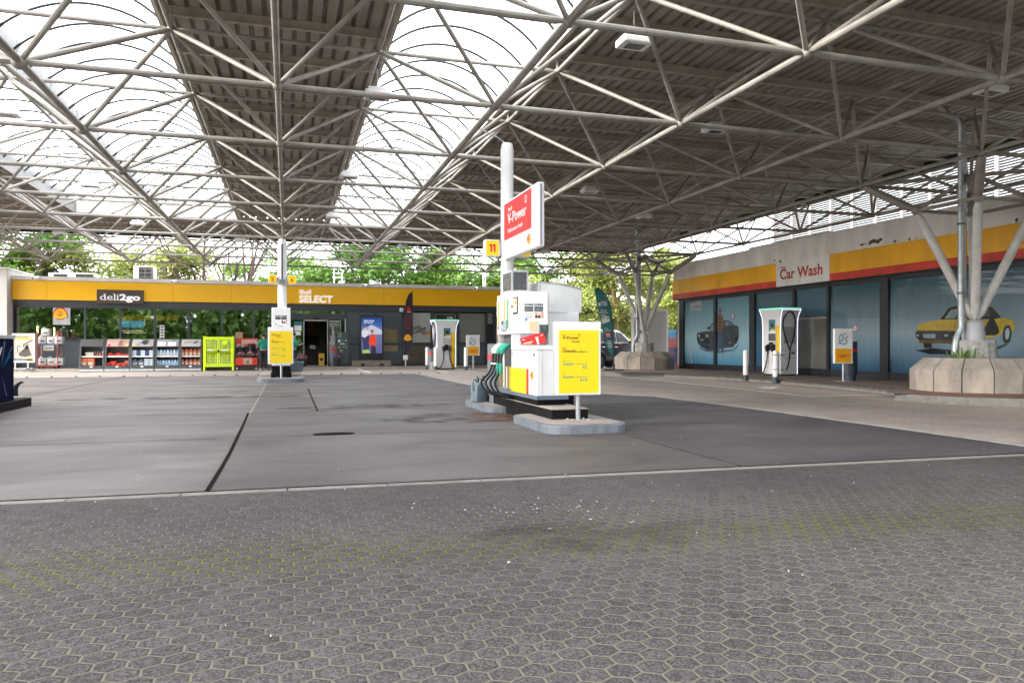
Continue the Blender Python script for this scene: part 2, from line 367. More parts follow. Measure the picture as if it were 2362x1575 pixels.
def concrete_floor(name,c,tint,rough=.42):
    m=bpy.data.materials.new(name); n,l,p=nt(m); tc=n.new('ShaderNodeTexCoord')
    def noise(scale,detail,sxyz=(1,1,1),ro=.6,dist=0):
        mp=n.new('ShaderNodeMapping'); mp.inputs['Scale'].default_value=sxyz; l.new(tc.outputs['Object'],mp.inputs[0])
        q=n.new('ShaderNodeTexNoise'); q.inputs['Scale'].default_value=scale; q.inputs['Detail'].default_value=detail; q.inputs['Roughness'].default_value=ro; q.inputs['Distortion'].default_value=dist
        l.new(mp.outputs[0],q.inputs['Vector']); return q.outputs['Fac']
    big=noise(.5,6,(1,1.6,1),.6,.6); fine=noise(38,5,(1,1,1),.7); br=noise(9,6,(.25,2.2,1),.65,.4); sc2=noise(26,5,(1.6,.22,1),.7,.9)
    tyre=noise(.8,4,(.18,1.5,1),.55,.8)
    def mix(fac,a,b):
        q=n.new('ShaderNodeMix'); q.data_type='RGBA'
        l.new(fac,q.inputs[0])
        for i,x in ((6,a),(7,b)):
            if isinstance(x,tuple): q.inputs[i].default_value=(*x,1)
            else: l.new(x,q.inputs[i])
        return q.outputs[2]
    def ramp(f,a,b,lo=0.0,hi=1.0):
        q=n.new('ShaderNodeMapRange'); q.inputs['From Min'].default_value=a; q.inputs['From Max'].default_value=b; q.inputs['To Min'].default_value=lo; q.inputs['To Max'].default_value=hi; l.new(f,q.inputs[0]); return q.outputs[0]
    base=mix(ramp(big,.34,.66),tuple(x*.76 for x in c),tuple(x*1.16 for x in c))
    base=mix(ramp(br,.52,.75,0,.5),base,tuple(x*1.30 for x in c))
    base=mix(ramp(tyre,.54,.75,0,.50),base,tuple(x*.62 for x in tint))
    base=mix(ramp(sc2,.55,.72,0,.45),base,tuple(x*1.35 for x in c))
    base=mix(ramp(fine,.48,.75,0,.4),base,tuple(x*.55 for x in c))
    v=n.new('ShaderNodeTexVoronoi'); v.inputs['Scale'].default_value=2.3; l.new(tc.outputs['Object'],v.inputs['Vector'])
    q=n.new('ShaderNodeMath'); q.operation='LESS_THAN'; q.inputs[1].default_value=.022; l.new(v.outputs['Distance'],q.inputs[0])
    base=mix(q.outputs[0],base,(.45,.44,.42))
    l.new(base,p.inputs['Base Color']); l.new(ramp(big,.3,.7,rough+.18,rough+.04),p.inputs['Roughness']); p.inputs['Specular IOR Level'].default_value=.22
    b=n.new('ShaderNodeBump'); b.inputs['Strength'].default_value=.12; b.inputs['Distance'].default_value=.006; l.new(fine,b.inputs['Height']); l.new(b.outputs[0],p.inputs['Normal'])
    return m
def brick_paving(name,c1,c2,cm,sx=.2,sy=.1,rot=0):
    m=bpy.data.materials.new(name); n,l,p=nt(m); tc=n.new('ShaderNodeTexCoord')
    mp=n.new('ShaderNodeMapping'); mp.inputs['Rotation'].default_value=(0,0,rot); l.new(tc.outputs['Object'],mp.inputs[0])
    b=n.new('ShaderNodeTexBrick'); l.new(mp.outputs[0],b.inputs[0]); b.inputs['Scale'].default_value=1; b.inputs['Brick Width'].default_value=sx; b.inputs['Row Height'].default_value=sy
    b.inputs['Mortar Size'].default_value=.006; b.inputs['Color1'].default_value=(*c1,1); b.inputs['Color2'].default_value=(*c2,1); b.inputs['Mortar'].default_value=(*cm,1)
    z=n.new('ShaderNodeTexNoise'); z.inputs['Scale'].default_value=.8; z.inputs['Detail'].default_value=7; l.new(tc.outputs['Object'],z.inputs['Vector'])
    r=n.new('ShaderNodeMapRange'); r.inputs['To Min'].default_value=.62; r.inputs['To Max'].default_value=1.38; l.new(z.outputs['Fac'],r.inputs[0])
    x=n.new('ShaderNodeMix'); x.data_type='RGBA'; x.blend_type='MULTIPLY'; x.inputs[0].default_value=1; l.new(b.outputs['Color'],x.inputs[6]); l.new(r.outputs[0],x.inputs[7]); l.new(x.outputs[2],p.inputs['Base Color'])
    p.inputs['Roughness'].default_value=.75
    u=n.new('ShaderNodeBump'); u.inputs['Strength'].default_value=.35; u.inputs['Distance'].default_value=.006; u.invert=True; l.new(b.outputs['Fac'],u.inputs['Height']); l.new(u.outputs[0],p.inputs['Normal'])
    return m
def sheet(name,mat,pts,z,kind='structure'):
    m=MB(); m.poly([(x,y,0) for x,y in pts]); o=m.build(name,mat,None,org=(0,0,0)); o.location.z=z
    if o.data.polygons[0].normal.z<0: o.data.flip_normals()
    return tag(o,kind=kind)
def ribbon(pts,w):
    pts=[Vector((p[0],p[1])) for p in pts]; Lf=[];Rt=[]
    for i,p in enumerate(pts):
        d=(pts[min(i+1,len(pts)-1)]-pts[max(i-1,0)]).normalized(); nrm=Vector((-d.y,d.x))
        Lf.append(p+nrm*w/2); Rt.append(p-nrm*w/2)
    return Lf,Rt
def strip(name,mat,lines,z,kind='structure'):
    m=MB()
    for pts,w in lines:
        a,b=ribbon(pts,w)
        for i in range(len(a)-1): m.poly([(*a[i],z),(*a[i+1],z),(*b[i+1],z),(*b[i],z)])
    o=m.build(name,mat,None,org=(0,0,0))
    for f in o.data.polygons:
        if f.normal.z<0: f.flip()
    return tag(o,kind=kind)
asph=M('asphalt',(.055,.055,.056),.85,dirt=.2,scale=1,bump=.3)
sheet('ground',asph,[(-400,-400),(400,-400),(400,400),(-400,400)],-.03)
brickm=brick_paving('brick_paving',(.31,.265,.235),(.265,.225,.20),(.19,.165,.145))
brickbr=brick_paving('brown_brick',(.17,.12,.10),(.135,.10,.085),(.10,.08,.07))
brickred=brick_paving('red_brick',(.20,.085,.06),(.16,.07,.05),(.10,.07,.06))
sheet('brick_paving',brickm,[(-45,6.9),(45,6.9),(45,60),(-45,60)],-.008)
NE0=lambda e:6.93-.028*e                # northern edge of the pavers, slightly skewed
sheet('hexagonal_paving',hex_pavers(),[(-30,-28),(30,-28),(30,NE0(30)-.17),(-30,NE0(-30)-.17)],0)
east=[(8.75,NE0(8.75)),(8.8,12.3),(8.62,16.7),(7.8,18.1),(6.3,21),(5.5,23.2),(5.42,33.55)]
cfl=concrete_floor('concrete_light',(0.1166,0.1013,0.0972),(0.1002,0.0870,0.0828),.44)
cfm=concrete_floor('concrete_mid',(0.0837,0.0744,0.0744),(0.0744,0.0660,0.0660),.44)
cfd=concrete_floor('concrete_dark',(0.0703,0.0646,0.0703),(0.0636,0.0589,0.0627),.42)
sheet('concrete_apron',cfl,[(-40,NE0(-40)),(-.68,NE0(-.68)),(-.68,33.55),(-40,33.55)],0)
sheet('concrete_apron',cfm,[(-.64,NE0(-.64)),(4.48,NE0(4.48)),(4.48,33.55),(-.64,33.55)],0)
sheet('concrete_apron',cfd,[(4.52,NE0(4.52))]+east+[(4.52,33.55)],0)
strip('apron_joint',M('joint_dark',(.010,.008,.007),.95,dirt=.4,scale=20,spec=.05),
  [([(-40,NE0(-40)-.018),(8.9,NE0(8.9)-.018)],.036),([(-.66,NE0(0)),(-.645,8.2),(-.64,9.5),(-.66,12),(-.69,14.75)],.042),([(-40,10.85),(4.48,10.8)],.022),([(-40,14.78),(4.48,14.75)],.02),([(4.5,10.8),(8.78,10.75)],.012),
   ([(-40,18.7),(8,18.7)],.016),([(-40,22.6),(5.6,22.6)],.02),([(-40,26.5),(5.4,26.5)],.02),([(-40,30.3),(5.4,30.3)],.02),([(-6.0,14.78),(-6.25,33.5)],.03),([(-6.0,7),(-6.0,14.78)],.02)],.004)
strip('apron_joint',M('joint_rusty',(.055,.035,.022),.95,dirt=.4,scale=12,spec=.05),[([(.55,14.75),(.57,22.6)],.045),([(4.5,NE0(4.5)),(4.5,9.9)],.022),([(4.5,14.7),(4.5,33)],.02)],.004)
# pale edging stones
def edging(name,pts,w,step,z,mat):
    m=MB(); pts=[Vector((p[0],p[1])) for p in pts]
    for i in range(len(pts)-1):
        a,b=pts[i],pts[i+1]; ln=(b-a).length; d=(b-a)/ln; nn=Vector((-d.y,d.x)); k=max(1,int(ln/step))
        for j in range(k):
            p=a+d*(ln*j/k+.006); q=a+d*(ln*(j+1)/k-.006)
            m.prism([p-nn*w/2,q-nn*w/2,q+nn*w/2,p+nn*w/2],z-.1,z)
    return tag(m.build(name,mat,None),kind='structure')
edging('edging_stone',[(-30,NE0(-30)-.105),(30,NE0(30)-.105)],.12,.85,.003,M('edge_grey',(.19,.175,.16),.85,dirt=.3,scale=5,bump=.3))
edging('edging_stone',[(x+.13,y) for x,y in east],.24,1.0,.006,kerbl)
# painted lines
kl=[(14.5,27.3),(15.3,24),(15.45,21.5),(15.25,18.5),(14.85,15.65)]
strip('painted_line',mark,[([(-11.4,37.7),(-.8,37.4)],.13),([(.2,37.6),(5,37.6)],.11),([(3.55,41),(3.65,34.7)],.14),([(12.75,30.5),(12.65,23.5),(12.28,15.8)],.12),([(12.28,15.72),(14.95,15.55)],.11),(kl,.1),
   ([(12.7,25.2),(14.9,25.3)],.1),([(7.05,38.2),(7.1,34.4)],.12),([(8.45,38.2),(8.5,34.5)],.12),([(6,38.3),(13,38.3)],.12),([(9.6,34),(9.7,30)],.1)],.006)
m=MB()                                                   # plug-and-leaf symbol sprayed on the bay
cx,cy=13.5,19.05
for s in (-1,1):
    for i in range(10):
        t0=i/10*math.pi;t1=(i+1)/10*math.pi
        f=lambda t,k:(cx+s*(.72-.62*k*.0)-s*.36-.34*math.cos(t)*s, cy+s*.12+(.42-.12*k)*math.sin(t)*s,0)
        m.poly([f(t0,0),f(t1,0),f(t1,1),f(t0,1)])
m.poly([(cx-.1,cy-.3,0),(cx+.2,cy-.25,0),(cx+.12,cy+.3,0),(cx-.2,cy+.25,0)]); m.poly([(cx+.3,cy+.1,0),(cx+.55,cy+.15,0),(cx+.5,cy+.6,0),(cx+.25,cy+.55,0)])
o=m.build('painted_symbol',mark,None,org=(0,0,0)); o.location.z=.006; tag(o,kind='structure')
for f in o.data.polygons:
    if f.normal.z<0: f.flip()
# flat dark oval painted as the shaded drain pit, and oil / rust stains by the island
m=MB(); m.prism([(.63+.29*math.cos(q*.2244),10.95+.15*math.sin(q*.2244)) for q in range(28)],.0,.006); o=m.build('drain_pit',M('pit_dark',(.006,.005,.004),.9,dirt=.4,bump=.3,spec=.05),None)
tag(o,'flat dark oval painted as the shaded drain pit in the grey concrete apron','drain pit')
def blob(name,mat,c,rx,ry,z,seed,rot=0):
    r=random.Random(seed); m=MB(); pts=[]
    ph=[r.random()*6 for _ in range(5)]
    for k in range(40):
        a=k/40*2*math.pi; q=1+sum(.13/(j+1)*math.sin((j+2)*a+ph[j]) for j in range(5))
        x,y=rx*q*math.cos(a),ry*q*math.sin(a); pts.append((c[0]+x*math.cos(rot)-y*math.sin(rot),c[1]+x*math.sin(rot)+y*math.cos(rot),0))
    m.poly(pts); o=m.build(name,mat,None,org=(0,0,0)); o.location.z=z
    if o.data.polygons[0].normal.z<0: o.data.flip_normals()
    return tag(o,kind='structure')
def stainmat(name,col,alpha,scale):
    m=bpy.data.materials.new(name); n,l,p=nt(m); p.inputs['Base Color'].default_value=(*col,1); p.inputs['Roughness'].default_value=.8
    tc=n.new('ShaderNodeTexCoord'); z=n.new('ShaderNodeTexNoise'); z.inputs['Scale'].default_value=scale; z.inputs['Detail'].default_value=6; l.new(tc.outputs['Object'],z.inputs['Vector'])
    r=n.new('ShaderNodeMapRange'); r.inputs['From Min'].default_value=.42; r.inputs['From Max'].default_value=.7; r.inputs['To Max'].default_value=alpha; l.new(z.outputs['Fac'],r.inputs[0]); l.new(r.outputs[0],p.inputs['Alpha'])
    return m
MSTAIN=stainmat('damp_stain',(.022,.02,.02),.5,1.9); st1=stainmat('rust_stain_ground',(.16,.06,.025),.9,4.5); st2=stainmat('oil_stain_ground',(.03,.025,.022),.7,2.2)
blob('ground_stain',st2,(3.0,12.8),1.3,1.0,.008,3); blob('ground_stain',st1,(3.55,12.6),.55,.75,.010,5)
blob('ground_stain',st2,(1.6,15.6),1.5,.5,.008,8); blob('ground_stain',st2,(-2.5,19.5),2.6,.5,.008,11); blob('ground_stain',st2,(-5.5,12.6),1.6,.35,.008,12)
blob('ground_stain',stainmat('oil_stain_paving',(.02,.018,.018),.28,1.6),G(1520,1235),.75,.32,.008,21); blob('ground_stain',MSTAIN,G(1235,1225),.5,.22,.008,22)
# scattered litter: petals and bits of paper (nobody could count them)
m=MB(); r=random.Random(5)
for k in range(150):
    x=r.uniform(-6,9); y=r.uniform(3.2,9 if r.random()<.7 else 20); s=r.uniform(.003,.010)*(1+y*.05); a=r.random()*6
    c,d=math.cos(a)*s,math.sin(a)*s
    m.poly([(x-c,y-d,.004),(x+d*.6,y-c*.6,.007),(x+c,y+d,.005),(x-d*.6,y+c*.6,.012)])
for k in range(60):
    x=r.gauss(1.9,.35); y=r.gauss(5.35,.22); s=r.uniform(.006,.016); a=r.random()*6; c,d=math.cos(a)*s,math.sin(a)*s
    m.poly([(x-c,y-d,.004),(x+d*.6,y-c*.6,.006),(x+c,y+d,.005),(x-d*.6,y+c*.6,.009)])
tag(m.build('litter',M('litter_white',(.5,.49,.46),.8,dirt=.3,scale=30),None,org=(0,0,0)),kind='stuff')
# row of small studs between apron and brick
m=MB()
for k in range(22): m.lathe([(.055,0),(.05,.03),(.0,.04)],(-11.5+k*.86,33.72,0),8)
tag(m.build('floor_studs',blk,None),'line of small dark studs along the far edge of the concrete','studs',kind='stuff')
# raised walks with kerbs
def walk(pts,z,top,kerb,inset=.16):
    c=Vector((sum(p[0] for p in pts)/len(pts),sum(p[1] for p in pts)/len(pts)))
    m=MB(); m.prism(pts,-.05,z,bev=.02); o=tag(m.build('kerb',kerb,None),kind='structure')
    n=len(pts); ins=[]
    for i in range(n):
        p=Vector(pts[i]); a=(Vector(pts[i-1])-p).normalized(); b=(Vector(pts[(i+1)%n])-p).normalized()
        na=Vector((a.y,-a.x)); nb=Vector((-b.y,b.x)); q=na+nb
        q=q.normalized()*inset/max(.4,q.normalized().dot(na)) if q.length>1e-4 else na*inset
        t=p+q
        if (t-c).length>(p-c).length+.02: t=p-q
        ins.append((t.x,t.y))
    s=sheet('pavement',top,ins,z+.004)
    return o
walk([(15.0,15.5),(14.2,15.0),(13.45,14.2),(13.45,13.2),(13.75,12.6),(14.5,11.85),(16,10.9),(18.45,9.5),(18.45,34),(14.2,34),(13.0,30.6),(12.65,29.2),(13.1,28.3),(14.6,27.5),(15.4,24.1),(15.58,21.5),(15.38,18.5)],.15,brickbr,kerbm)
walk([(-13.2,41.0),(-.9,40.95),(4,40.9),(14.3,40.9),(14.3,43.1),(-13.2,43.1)],.12,brickbr,kerbl)
m=MB(); m.prism([(13.8,13.9),(13.8,13.0),(14.9,11.95),(18,10.4),(18,15.5),(15.3,15.4),(14.4,14.8)],.10,.158); tag(m.build('pavement',brickred,None),kind='structure')
# ---------------------------------------------------------------- canopy: double-layer tubular space frame
E0,N0,AE,AN=-.15,5.53,3.621,3.577; ZB=H+4.164; ZT=H+5.58
def bn(i,j): return Vector((E0+AE*i,N0+AN*j,ZB))
def tn(i,j): return Vector((E0+AE*(i+.5),N0+AN*(j+.5),ZT))   # tn(i,j) sits at i+1/2, j+1/2
canopy=thing('canopy','large canopy of beige steel space frame under dark ribbed roof and barrel skylights','canopy',(4,20,ZB))
I0,I1,J0,J1=-5,5,-1,10
members=[]
for i in range(I0,I1+1):
    rb=.06 if i in (-1,1) else .05
    for j in range(J0,J1+1):
        if j<J1: members.append(('bottom_chord',bn(i,j),bn(i,j+1),rb))
        if i<I1: members.append(('bottom_chord',bn(i,j),bn(i+1,j),.05))
        for di in (-1,0):
            for dj in (-1,0):
                ti,tj=i+di,j+dj
                if ti<I0 or tj<J0: continue
                members.append(('diagonal',bn(i,j),tn(ti,tj),.040 if i!=-1 else .048))
        members.append(('node',bn(i,j),None,.085 if i!=-1 else .12))
for i in range(I0,I1+1):
    for j in range(J0,J1+1):
        if j<J1: members.append(('top_chord',tn(i,j),tn(i,j+1),.042))
        if i<I1: members.append(('top_chord',tn(i,j),tn(i+1,j),.042))
        members.append(('node',tn(i,j),None,.075))
def vis(mm):
    p=(mm[1]+mm[2])/2 if mm[2] is not None else mm[1]
    Z=p.y*CS+p.x*SN; X=p.x*CS-p.y*SN
    if Z<2: return 0
    u=FPX*X/Z; v=FPX*(p.z-H)/Z
    if abs(u)>1320 or v>860: return 0
    return mm[3]*((mm[1]-mm[2]).length if mm[2] is not None else 1)/Z/Z
for kind in ('bottom_chord','top_chord','diagonal','node'):
    ms=sorted([q for q in members if q[0]==kind],key=vis,reverse=True)
    for k,q in enumerate(ms[:100]):
        mat=offw
        if kind=='node':
            key='nodeball'
            if key not in UNITS:
                b=bmesh.new(); bmesh.ops.create_icosphere(b,subdivisions=2,radius=1); me=bpy.data.meshes.new('node'); b.to_mesh(me); b.free()
                for f in me.polygons: f.use_smooth=True
                me.materials.append(offw); UNITS[key]=me
            o=bpy.data.objects.new('node',UNITS[key]); COL.objects.link(o); o.parent=canopy; o.location=q[1]-WL(canopy); o.scale=(q[3],)*3
        else: tube_obj(kind,q[1],q[2],q[3],mat,canopy)
    m=MB()
    for q in ms[100:]:
        if kind=='node': m.ball(q[1],q[3],1)
        else: m.tube(q[1],q[2],q[3],6)
    tag(m.build(kind,offw,canopy,True),kind='stuff')
# roof deck of ribbed sheet, ribs running north-south
ZD=ZT+.40
def deck(name,x0,x1,y0,y1,z=ZD):
    m=MB(); p=.26; k=int((x1-x0)/p); prof=[]
    for a in range(k+1):
        x=x0+a*p
        for dx,dz in ((0,0),(.165,0),(.185,.08),(.240,.08)):
            if x+dx<=x1: prof.append((x+dx,z+dz))
    prof.append((x1,z)); 
    lo=[(m.b.verts.new((x,y0,zz)),m.b.verts.new((x,y1,zz))) for x,zz in prof]; hi=[(m.b.verts.new((x,y0,zz+.03)),m.b.verts.new((x,y1,zz+.03))) for x,zz in prof]
    for a in range(len(prof)-1):
        m.b.faces.new((lo[a][0],lo[a+1][0],lo[a+1][1],lo[a][1])); m.b.faces.new((hi[a][0],hi[a][1],hi[a+1][1],hi[a+1][0]))
        m.b.faces.new((lo[a][0],hi[a][0],hi[a+1][0],lo[a+1][0])); m.b.faces.new((lo[a][1],lo[a+1][1],hi[a+1][1],hi[a][1]))
    return m.build(name,deckm,canopy)
EE=E0+AE*5.5+.25; NN=N0+AN*10.5+.1; WW=E0-AE*4.5-.3; SS=N0-AN*.5-5
ea=E0+AE*.5; VE=N0+AN*9-.2
deck('roof_deck',E0-AE*.5-.2,E0+AE*.5+.2,SS,VE); deck('roof_deck',E0+AE*1.5-.2,EE,SS,NN); deck('roof_deck',WW,E0-AE*2.5+.2,SS,NN); deck('roof_deck',E0-AE*2.5+.2,E0+AE*1.5-.2,VE,NN)
for j in range(J0-1,J1+1):           # purlins on stubs over every row of top nodes and between rows
    for f in (.5,1.0):
        y=N0+AN*(j+f)
        if y>NN or y<SS: continue
        for (x0,x1) in (((WW,E0-AE*2.5+.15),(E0-AE*.5-.15,E0+AE*.5+.15),(E0+AE*1.5-.15,EE)) if y<VE else ((WW,EE),)):
            m=MB(); m.box(x0,x1,y-.045,y+.045,ZT+.235,ZT+.25); m.box(x0,x1,y-.008,y+.008,ZT+.25,ZT+.385); m.box(x0,x1,y-.045,y+.045,ZT+.385,ZT+.398); m.build('purlin',purl,canopy)
m=MB()
for i in range(I0,I1+1):
    for j in range(J0,J1+1):
        p=tn(i,j); m.tube(p,(p.x,p.y,ZT+.24),.022,6)
        if i in (-1,0,1): m.tube(p,(p.x,p.y,ZT+.40),.03,6)
tag(m.build('purlin_stub',offw,canopy),kind='stuff')
# edge beams, gutters, upstands
for (x0,x1,y0,y1,z0,z1,mt) in ((EE,EE+.16,SS,NN+.16,ZT+.12,ZT+.62,gutt),(WW-.16,WW,SS,NN+.16,ZT+.12,ZT+.62,gutt),(WW,EE,NN,NN+.16,ZT+.12,ZT+.62,gutt),
    (E0-AE*.5-.27,E0-AE*.5-.2,SS,VE,ZT+.25,ZT+.62,purl),(E0+AE*.5+.2,E0+AE*.5+.27,SS,VE,ZT+.25,ZT+.62,purl),(E0+AE*1.5-.27,E0+AE*1.5-.2,SS,VE,ZT+.25,ZT+.62,purl),
    (E0-AE*2.5+.2,E0-AE*2.5+.26,SS,VE,ZT+.25,ZT+.95,plate),(E0-AE*1.5-.05,E0-AE*1.5+.05,SS,VE,ZT+.18,ZT+.95,plate),(E0-AE*2.5+.27,E0-AE*.5-.28,VE-.12,VE-.02,ZT+.3,ZT+.95,conp),(E0+AE*.5+.28,E0+AE*1.5-.28,VE-.12,VE-.02,ZT+.3,ZT+.95,conp)):
    m=MB(); m.box(x0,x1,y0,y1,z0,z1); m.build('edge_beam' if mt is purl else ('gutter' if mt is gutt else 'upstand'),mt,canopy)
m=MB()                                     # rivets and seams on the riveted upstand
y=SS+.5
while y<VE:
    for k in range(4):
        for dy in (-.07,.1): m.box(E0-AE*1.5+.05,E0-AE*1.5+.06,y+dy,y+dy+.025,ZT+.34+k*.15,ZT+.365+k*.15)
    m.box(E0-AE*1.5+.05,E0-AE*1.5+.056,y-.015,y,ZT+.2,ZT+.94); y+=2.4
m.build('upstand_rivets',M('rivet',(.12,.12,.12),.5,dirt=0),canopy)
def vault(x0,x1,rise,z0):
    w=x1-x0; r_=(w*w/4+rise*rise)/(2*rise); xc=(x0+x1)/2; zc=z0+rise-r_; a0=math.asin(w/2/r_)
    arc=[(xc+r_*math.sin(a0*(2*k/18-1)),zc+r_*math.cos(a0*(2*k/18-1))) for k in range(19)]
    m=MB()
    for k in range(18): m.poly([(arc[k][0],SS,arc[k][1]+.03),(arc[k+1][0],SS,arc[k+1][1]+.03),(arc[k+1][0],VE-.12,arc[k+1][1]+.03),(arc[k][0],VE-.12,arc[k][1]+.03)])
    m.poly([(x,VE-.12,z+.03) for x,z in arc])
    s=m.build('skylight',skym,canopy,True)
    y=N0-AN; rib=None; y-=AN
    while y<VE-.3:
        if rib is None:
            mm_=MB(); mm_.path([(x,y,z) for x,z in arc],.027,6); rib=mm_.build('rib',gutt2,s,True); y00=y
        else:
            o=rib.copy(); COL.objects.link(o); o.location=(0,y-y00,0)
        y+=AN/3.44
gutt2=M('rib_dark',(.02,.024,.024),.4,dirt=.1)
vault(E0-AE*2.5+.24,E0-AE*1.5-.06,.74,ZT+.6); vault(E0-AE*1.5+.06,E0-AE*.5-.24,.74,ZT+.6); vault(E0+AE*.5+.24,E0+AE*1.5-.24,.74,ZT+.6)
# lamps
def lamp_parts(root,x,y,z,ztop):
    part('housing',white2,root,lambda m:m.box(x-.27,x+.27,y-.2,y+.2,z,z+.13,.03,2))
    h=root.children[0]
    part('gear_box',white,root,lambda m:m.box(x-.2,x+.2,y-.16,y+.16,z+.13,z+.2,.015))
    part('diffuser',M('lamp_glass',(.10,.10,.11),.15,dirt=0),root,lambda m:m.box(x-.16,x+.16,y-.11,y+.11,z-.006,z+.004,.002))
    part('rod',offw,root,lambda m:m.tube((x,y,z+.2),(x,y,ztop),.018,6))
lab=['nearest lamp hanging beneath the dark ribbed deck at the top','white box lamp under the edge of the dark centre strip','small white lamp lower down along the dark centre strip','white box lamp under the left skylights near the fascia of the shop','distant lamp hanging above the brown sign','faint lamp at far left in front of the trees','lamp hanging by the round post numbered 5 and 6','lamp left of the yellow number 11 sign','lamp just right of the tall red sign','lamp in the dark deck above the red sign','lamp further right in the dark deck over the red sign','low lamp in the middle of the dark deck on the right','lamp at the far right in front of the drainpipes','small lamp above the raised white lettering','lamp cut by the left edge of the picture']
pxs=[(1463,108),(870,228),(805,411),(208,432),(318,520),(138,541),(556,557),(929,572),(1258,584),(1360,445),(1485,504),(1649,305),(2285,216),(768,503),(14,268)]
lamp0=None
for lb,(px,py) in zip(lab,pxs):
    z=6.32; x,y=G(px,py,z)
    if lamp0 is None:
        lamp0=thing('hanging_lamp',lb,'lamp',(x,y,z),'lamps hanging from the canopy'); lamp_parts(lamp0,x,y,z,ZT+.1); o=lamp0
    else: o=copy_tree(lamp0); o.location=(x,y,z); o['label']=lb
# tree-shaped columns
def column(c,label,plabel):
    t=thing('canopy_column',label,'column',(c[0],c[1],.9)); C0=Vector((c[0],c[1],1.80)); zl=H+.818*4.164; hub=Vector((c[0],c[1],ZB))
    lows=[]
    for sx in (-1,1):
        for sy in (-1,1):
            cor=Vector((c[0]+sx*AE/2,c[1]+sy*AN/2,ZB)); lo=Vector((c[0]+sx*AE/4,c[1]+sy*AN/4,zl)); lows.append(lo)
            d=(lo-C0).normalized()
            part('strut',colw,t,lambda m:m.path([C0+d*.12,C0+d*.25,lo-d*.25,lo-d*.08],[.05,.105,.105,.05],12),True)
            d2=(cor-lo).normalized()
            part('head_strut',offw,t,lambda m:m.path([lo+d2*.06,lo+d2*.18,cor-d2*.2,cor-d2*.1],[.06,.10,.10,.06],12),True)
            part('node',offw,t,lambda m:m.ball(lo,.12,2),True)
            tube_obj('brace',lo,hub,.055,offw,t); tube_obj('brace',cor,hub,.05,offw,t)
    for a,b in ((0,1),(1,3),(3,2),(2,0)): tube_obj('tie',lows[a],lows[b],.045,offw,t)
    part('node',offw,t,lambda m:m.ball(hub,.13,2),True)
    part('socket',lgr,t,lambda m:m.lathe([(.22,1.36),(.22,1.58),(.205,1.6),(.205,1.80),(.12,1.86),(.05,1.9)],(c[0],c[1],0),12),True)
    part('pedestal',M('old_white_paint',(.42,.41,.39),.8,dirt=.4,scale=6,bump=.4),t,lambda m:m.lathe([(.46,.9),(.46,1.30),(.44,1.38),(.1,1.385)],(c[0],c[1],0),14))
    p=thing('planter',plabel,'planter',(c[0],c[1],.14)); n=14
    for k in range(n):
        a0=2*math.pi*(k+.02)/n+.1; a1=2*math.pi*(k+.98)/n+.1; f=lambda r,a,z:(c[0]+r*math.cos(a),c[1]+r*math.sin(a),z)
        def seg(m):
            o=[[f(r,a,z) for r,z in ((1.42,.14),(1.42,.66),(1.10,.95),(.98,.95),(.98,.14))] for a in (a0,a1)]
            V=[[m.b.verts.new(q) for q in s] for s in o]
            for q in range(5): m.b.faces.new((V[0][q],V[0][(q+1)%5],V[1][(q+1)%5],V[1][q]))
            m.b.faces.new(V[0]); m.b.faces.new(V[1][::-1])
        part('concrete_segment',conc,p,seg)
    part('soil',M('soil',(.06,.045,.03),.95,dirt=.3,bump=.5,bscale=15),p,lambda m:m.lathe([(1.0,.3),(1.0,.9),(.5,.915),(.0,.92)],(c[0],c[1],0),18))
    return t
cA=(E0+AE*4.5,N0+AN*2.5); cB=(E0+AE*4.5,N0+AN*7.5)
column(cA,'grey branching steel column of four slanted struts nearest on the right','large octagonal concrete planter holding the nearer branching column')
column(cB,'distant grey branching steel column beside the dark feather flag','stained concrete planter under the distant branching column')
for c,lb in ((cA,'pair of shiny drainpipes running down behind the near branching column'),(cB,'grey drainpipe running down through the distant branching column')):
    t=thing('drainpipe',lb,'drainpipe',(c[0]-.3,c[1]+.1,.95))
    for dx,dy,r in ((-.30,.12,.075),(-.12,.2,.06)):
        x,y=c[0]+dx,c[1]+dy
        part('pipe',galv,t,lambda m:m.path([(c[0]-.52 if dx<-.2 else x,y-.02,.93),(c[0]-.52 if dx<-.2 else x,y-.02,1.2),(x-(.15 if dx<-.2 else 0),y,1.45),(x,y,1.68),(x,y,1.9),(x,y,ZT-.2),(x-.12,y,ZT-.02),(x-.4,y+.05,ZT+.06),(x-.55,y+.1,ZT+.3)],r,10),True)
    for z in (2.5,4.2): part('bracket',mgr,t,lambda m:m.lathe([(.085,z),(.095,z+.01),(.095,z+.05),(.085,z+.06)],(c[0]-.3,c[1]+.12,0),10))
# weeds in the near planter
m=MB(); r=random.Random(3)
for k in range(60):
    a=r.random()*6.28; b=Vector((cA[0]-.78+r.gauss(0,.13),cA[1]-.35+r.gauss(0,.13),.91)); h=r.uniform(.12,.38); d=Vector((math.cos(a),math.sin(a),0))*r.uniform(.03,.16); s=Vector((-d.y,d.x,0)).normalized()*.014
    m.poly([b-s,b+s,b+d*.5+Vector((0,0,h*.7))+s*.8,b+d+Vector((0,0,h*.85)),b+d*.5+Vector((0,0,h*.7))-s*.8])
tag(m.build('weed_plant',leafA,None),'tuft of green weeds growing in the near concrete planter','plant')
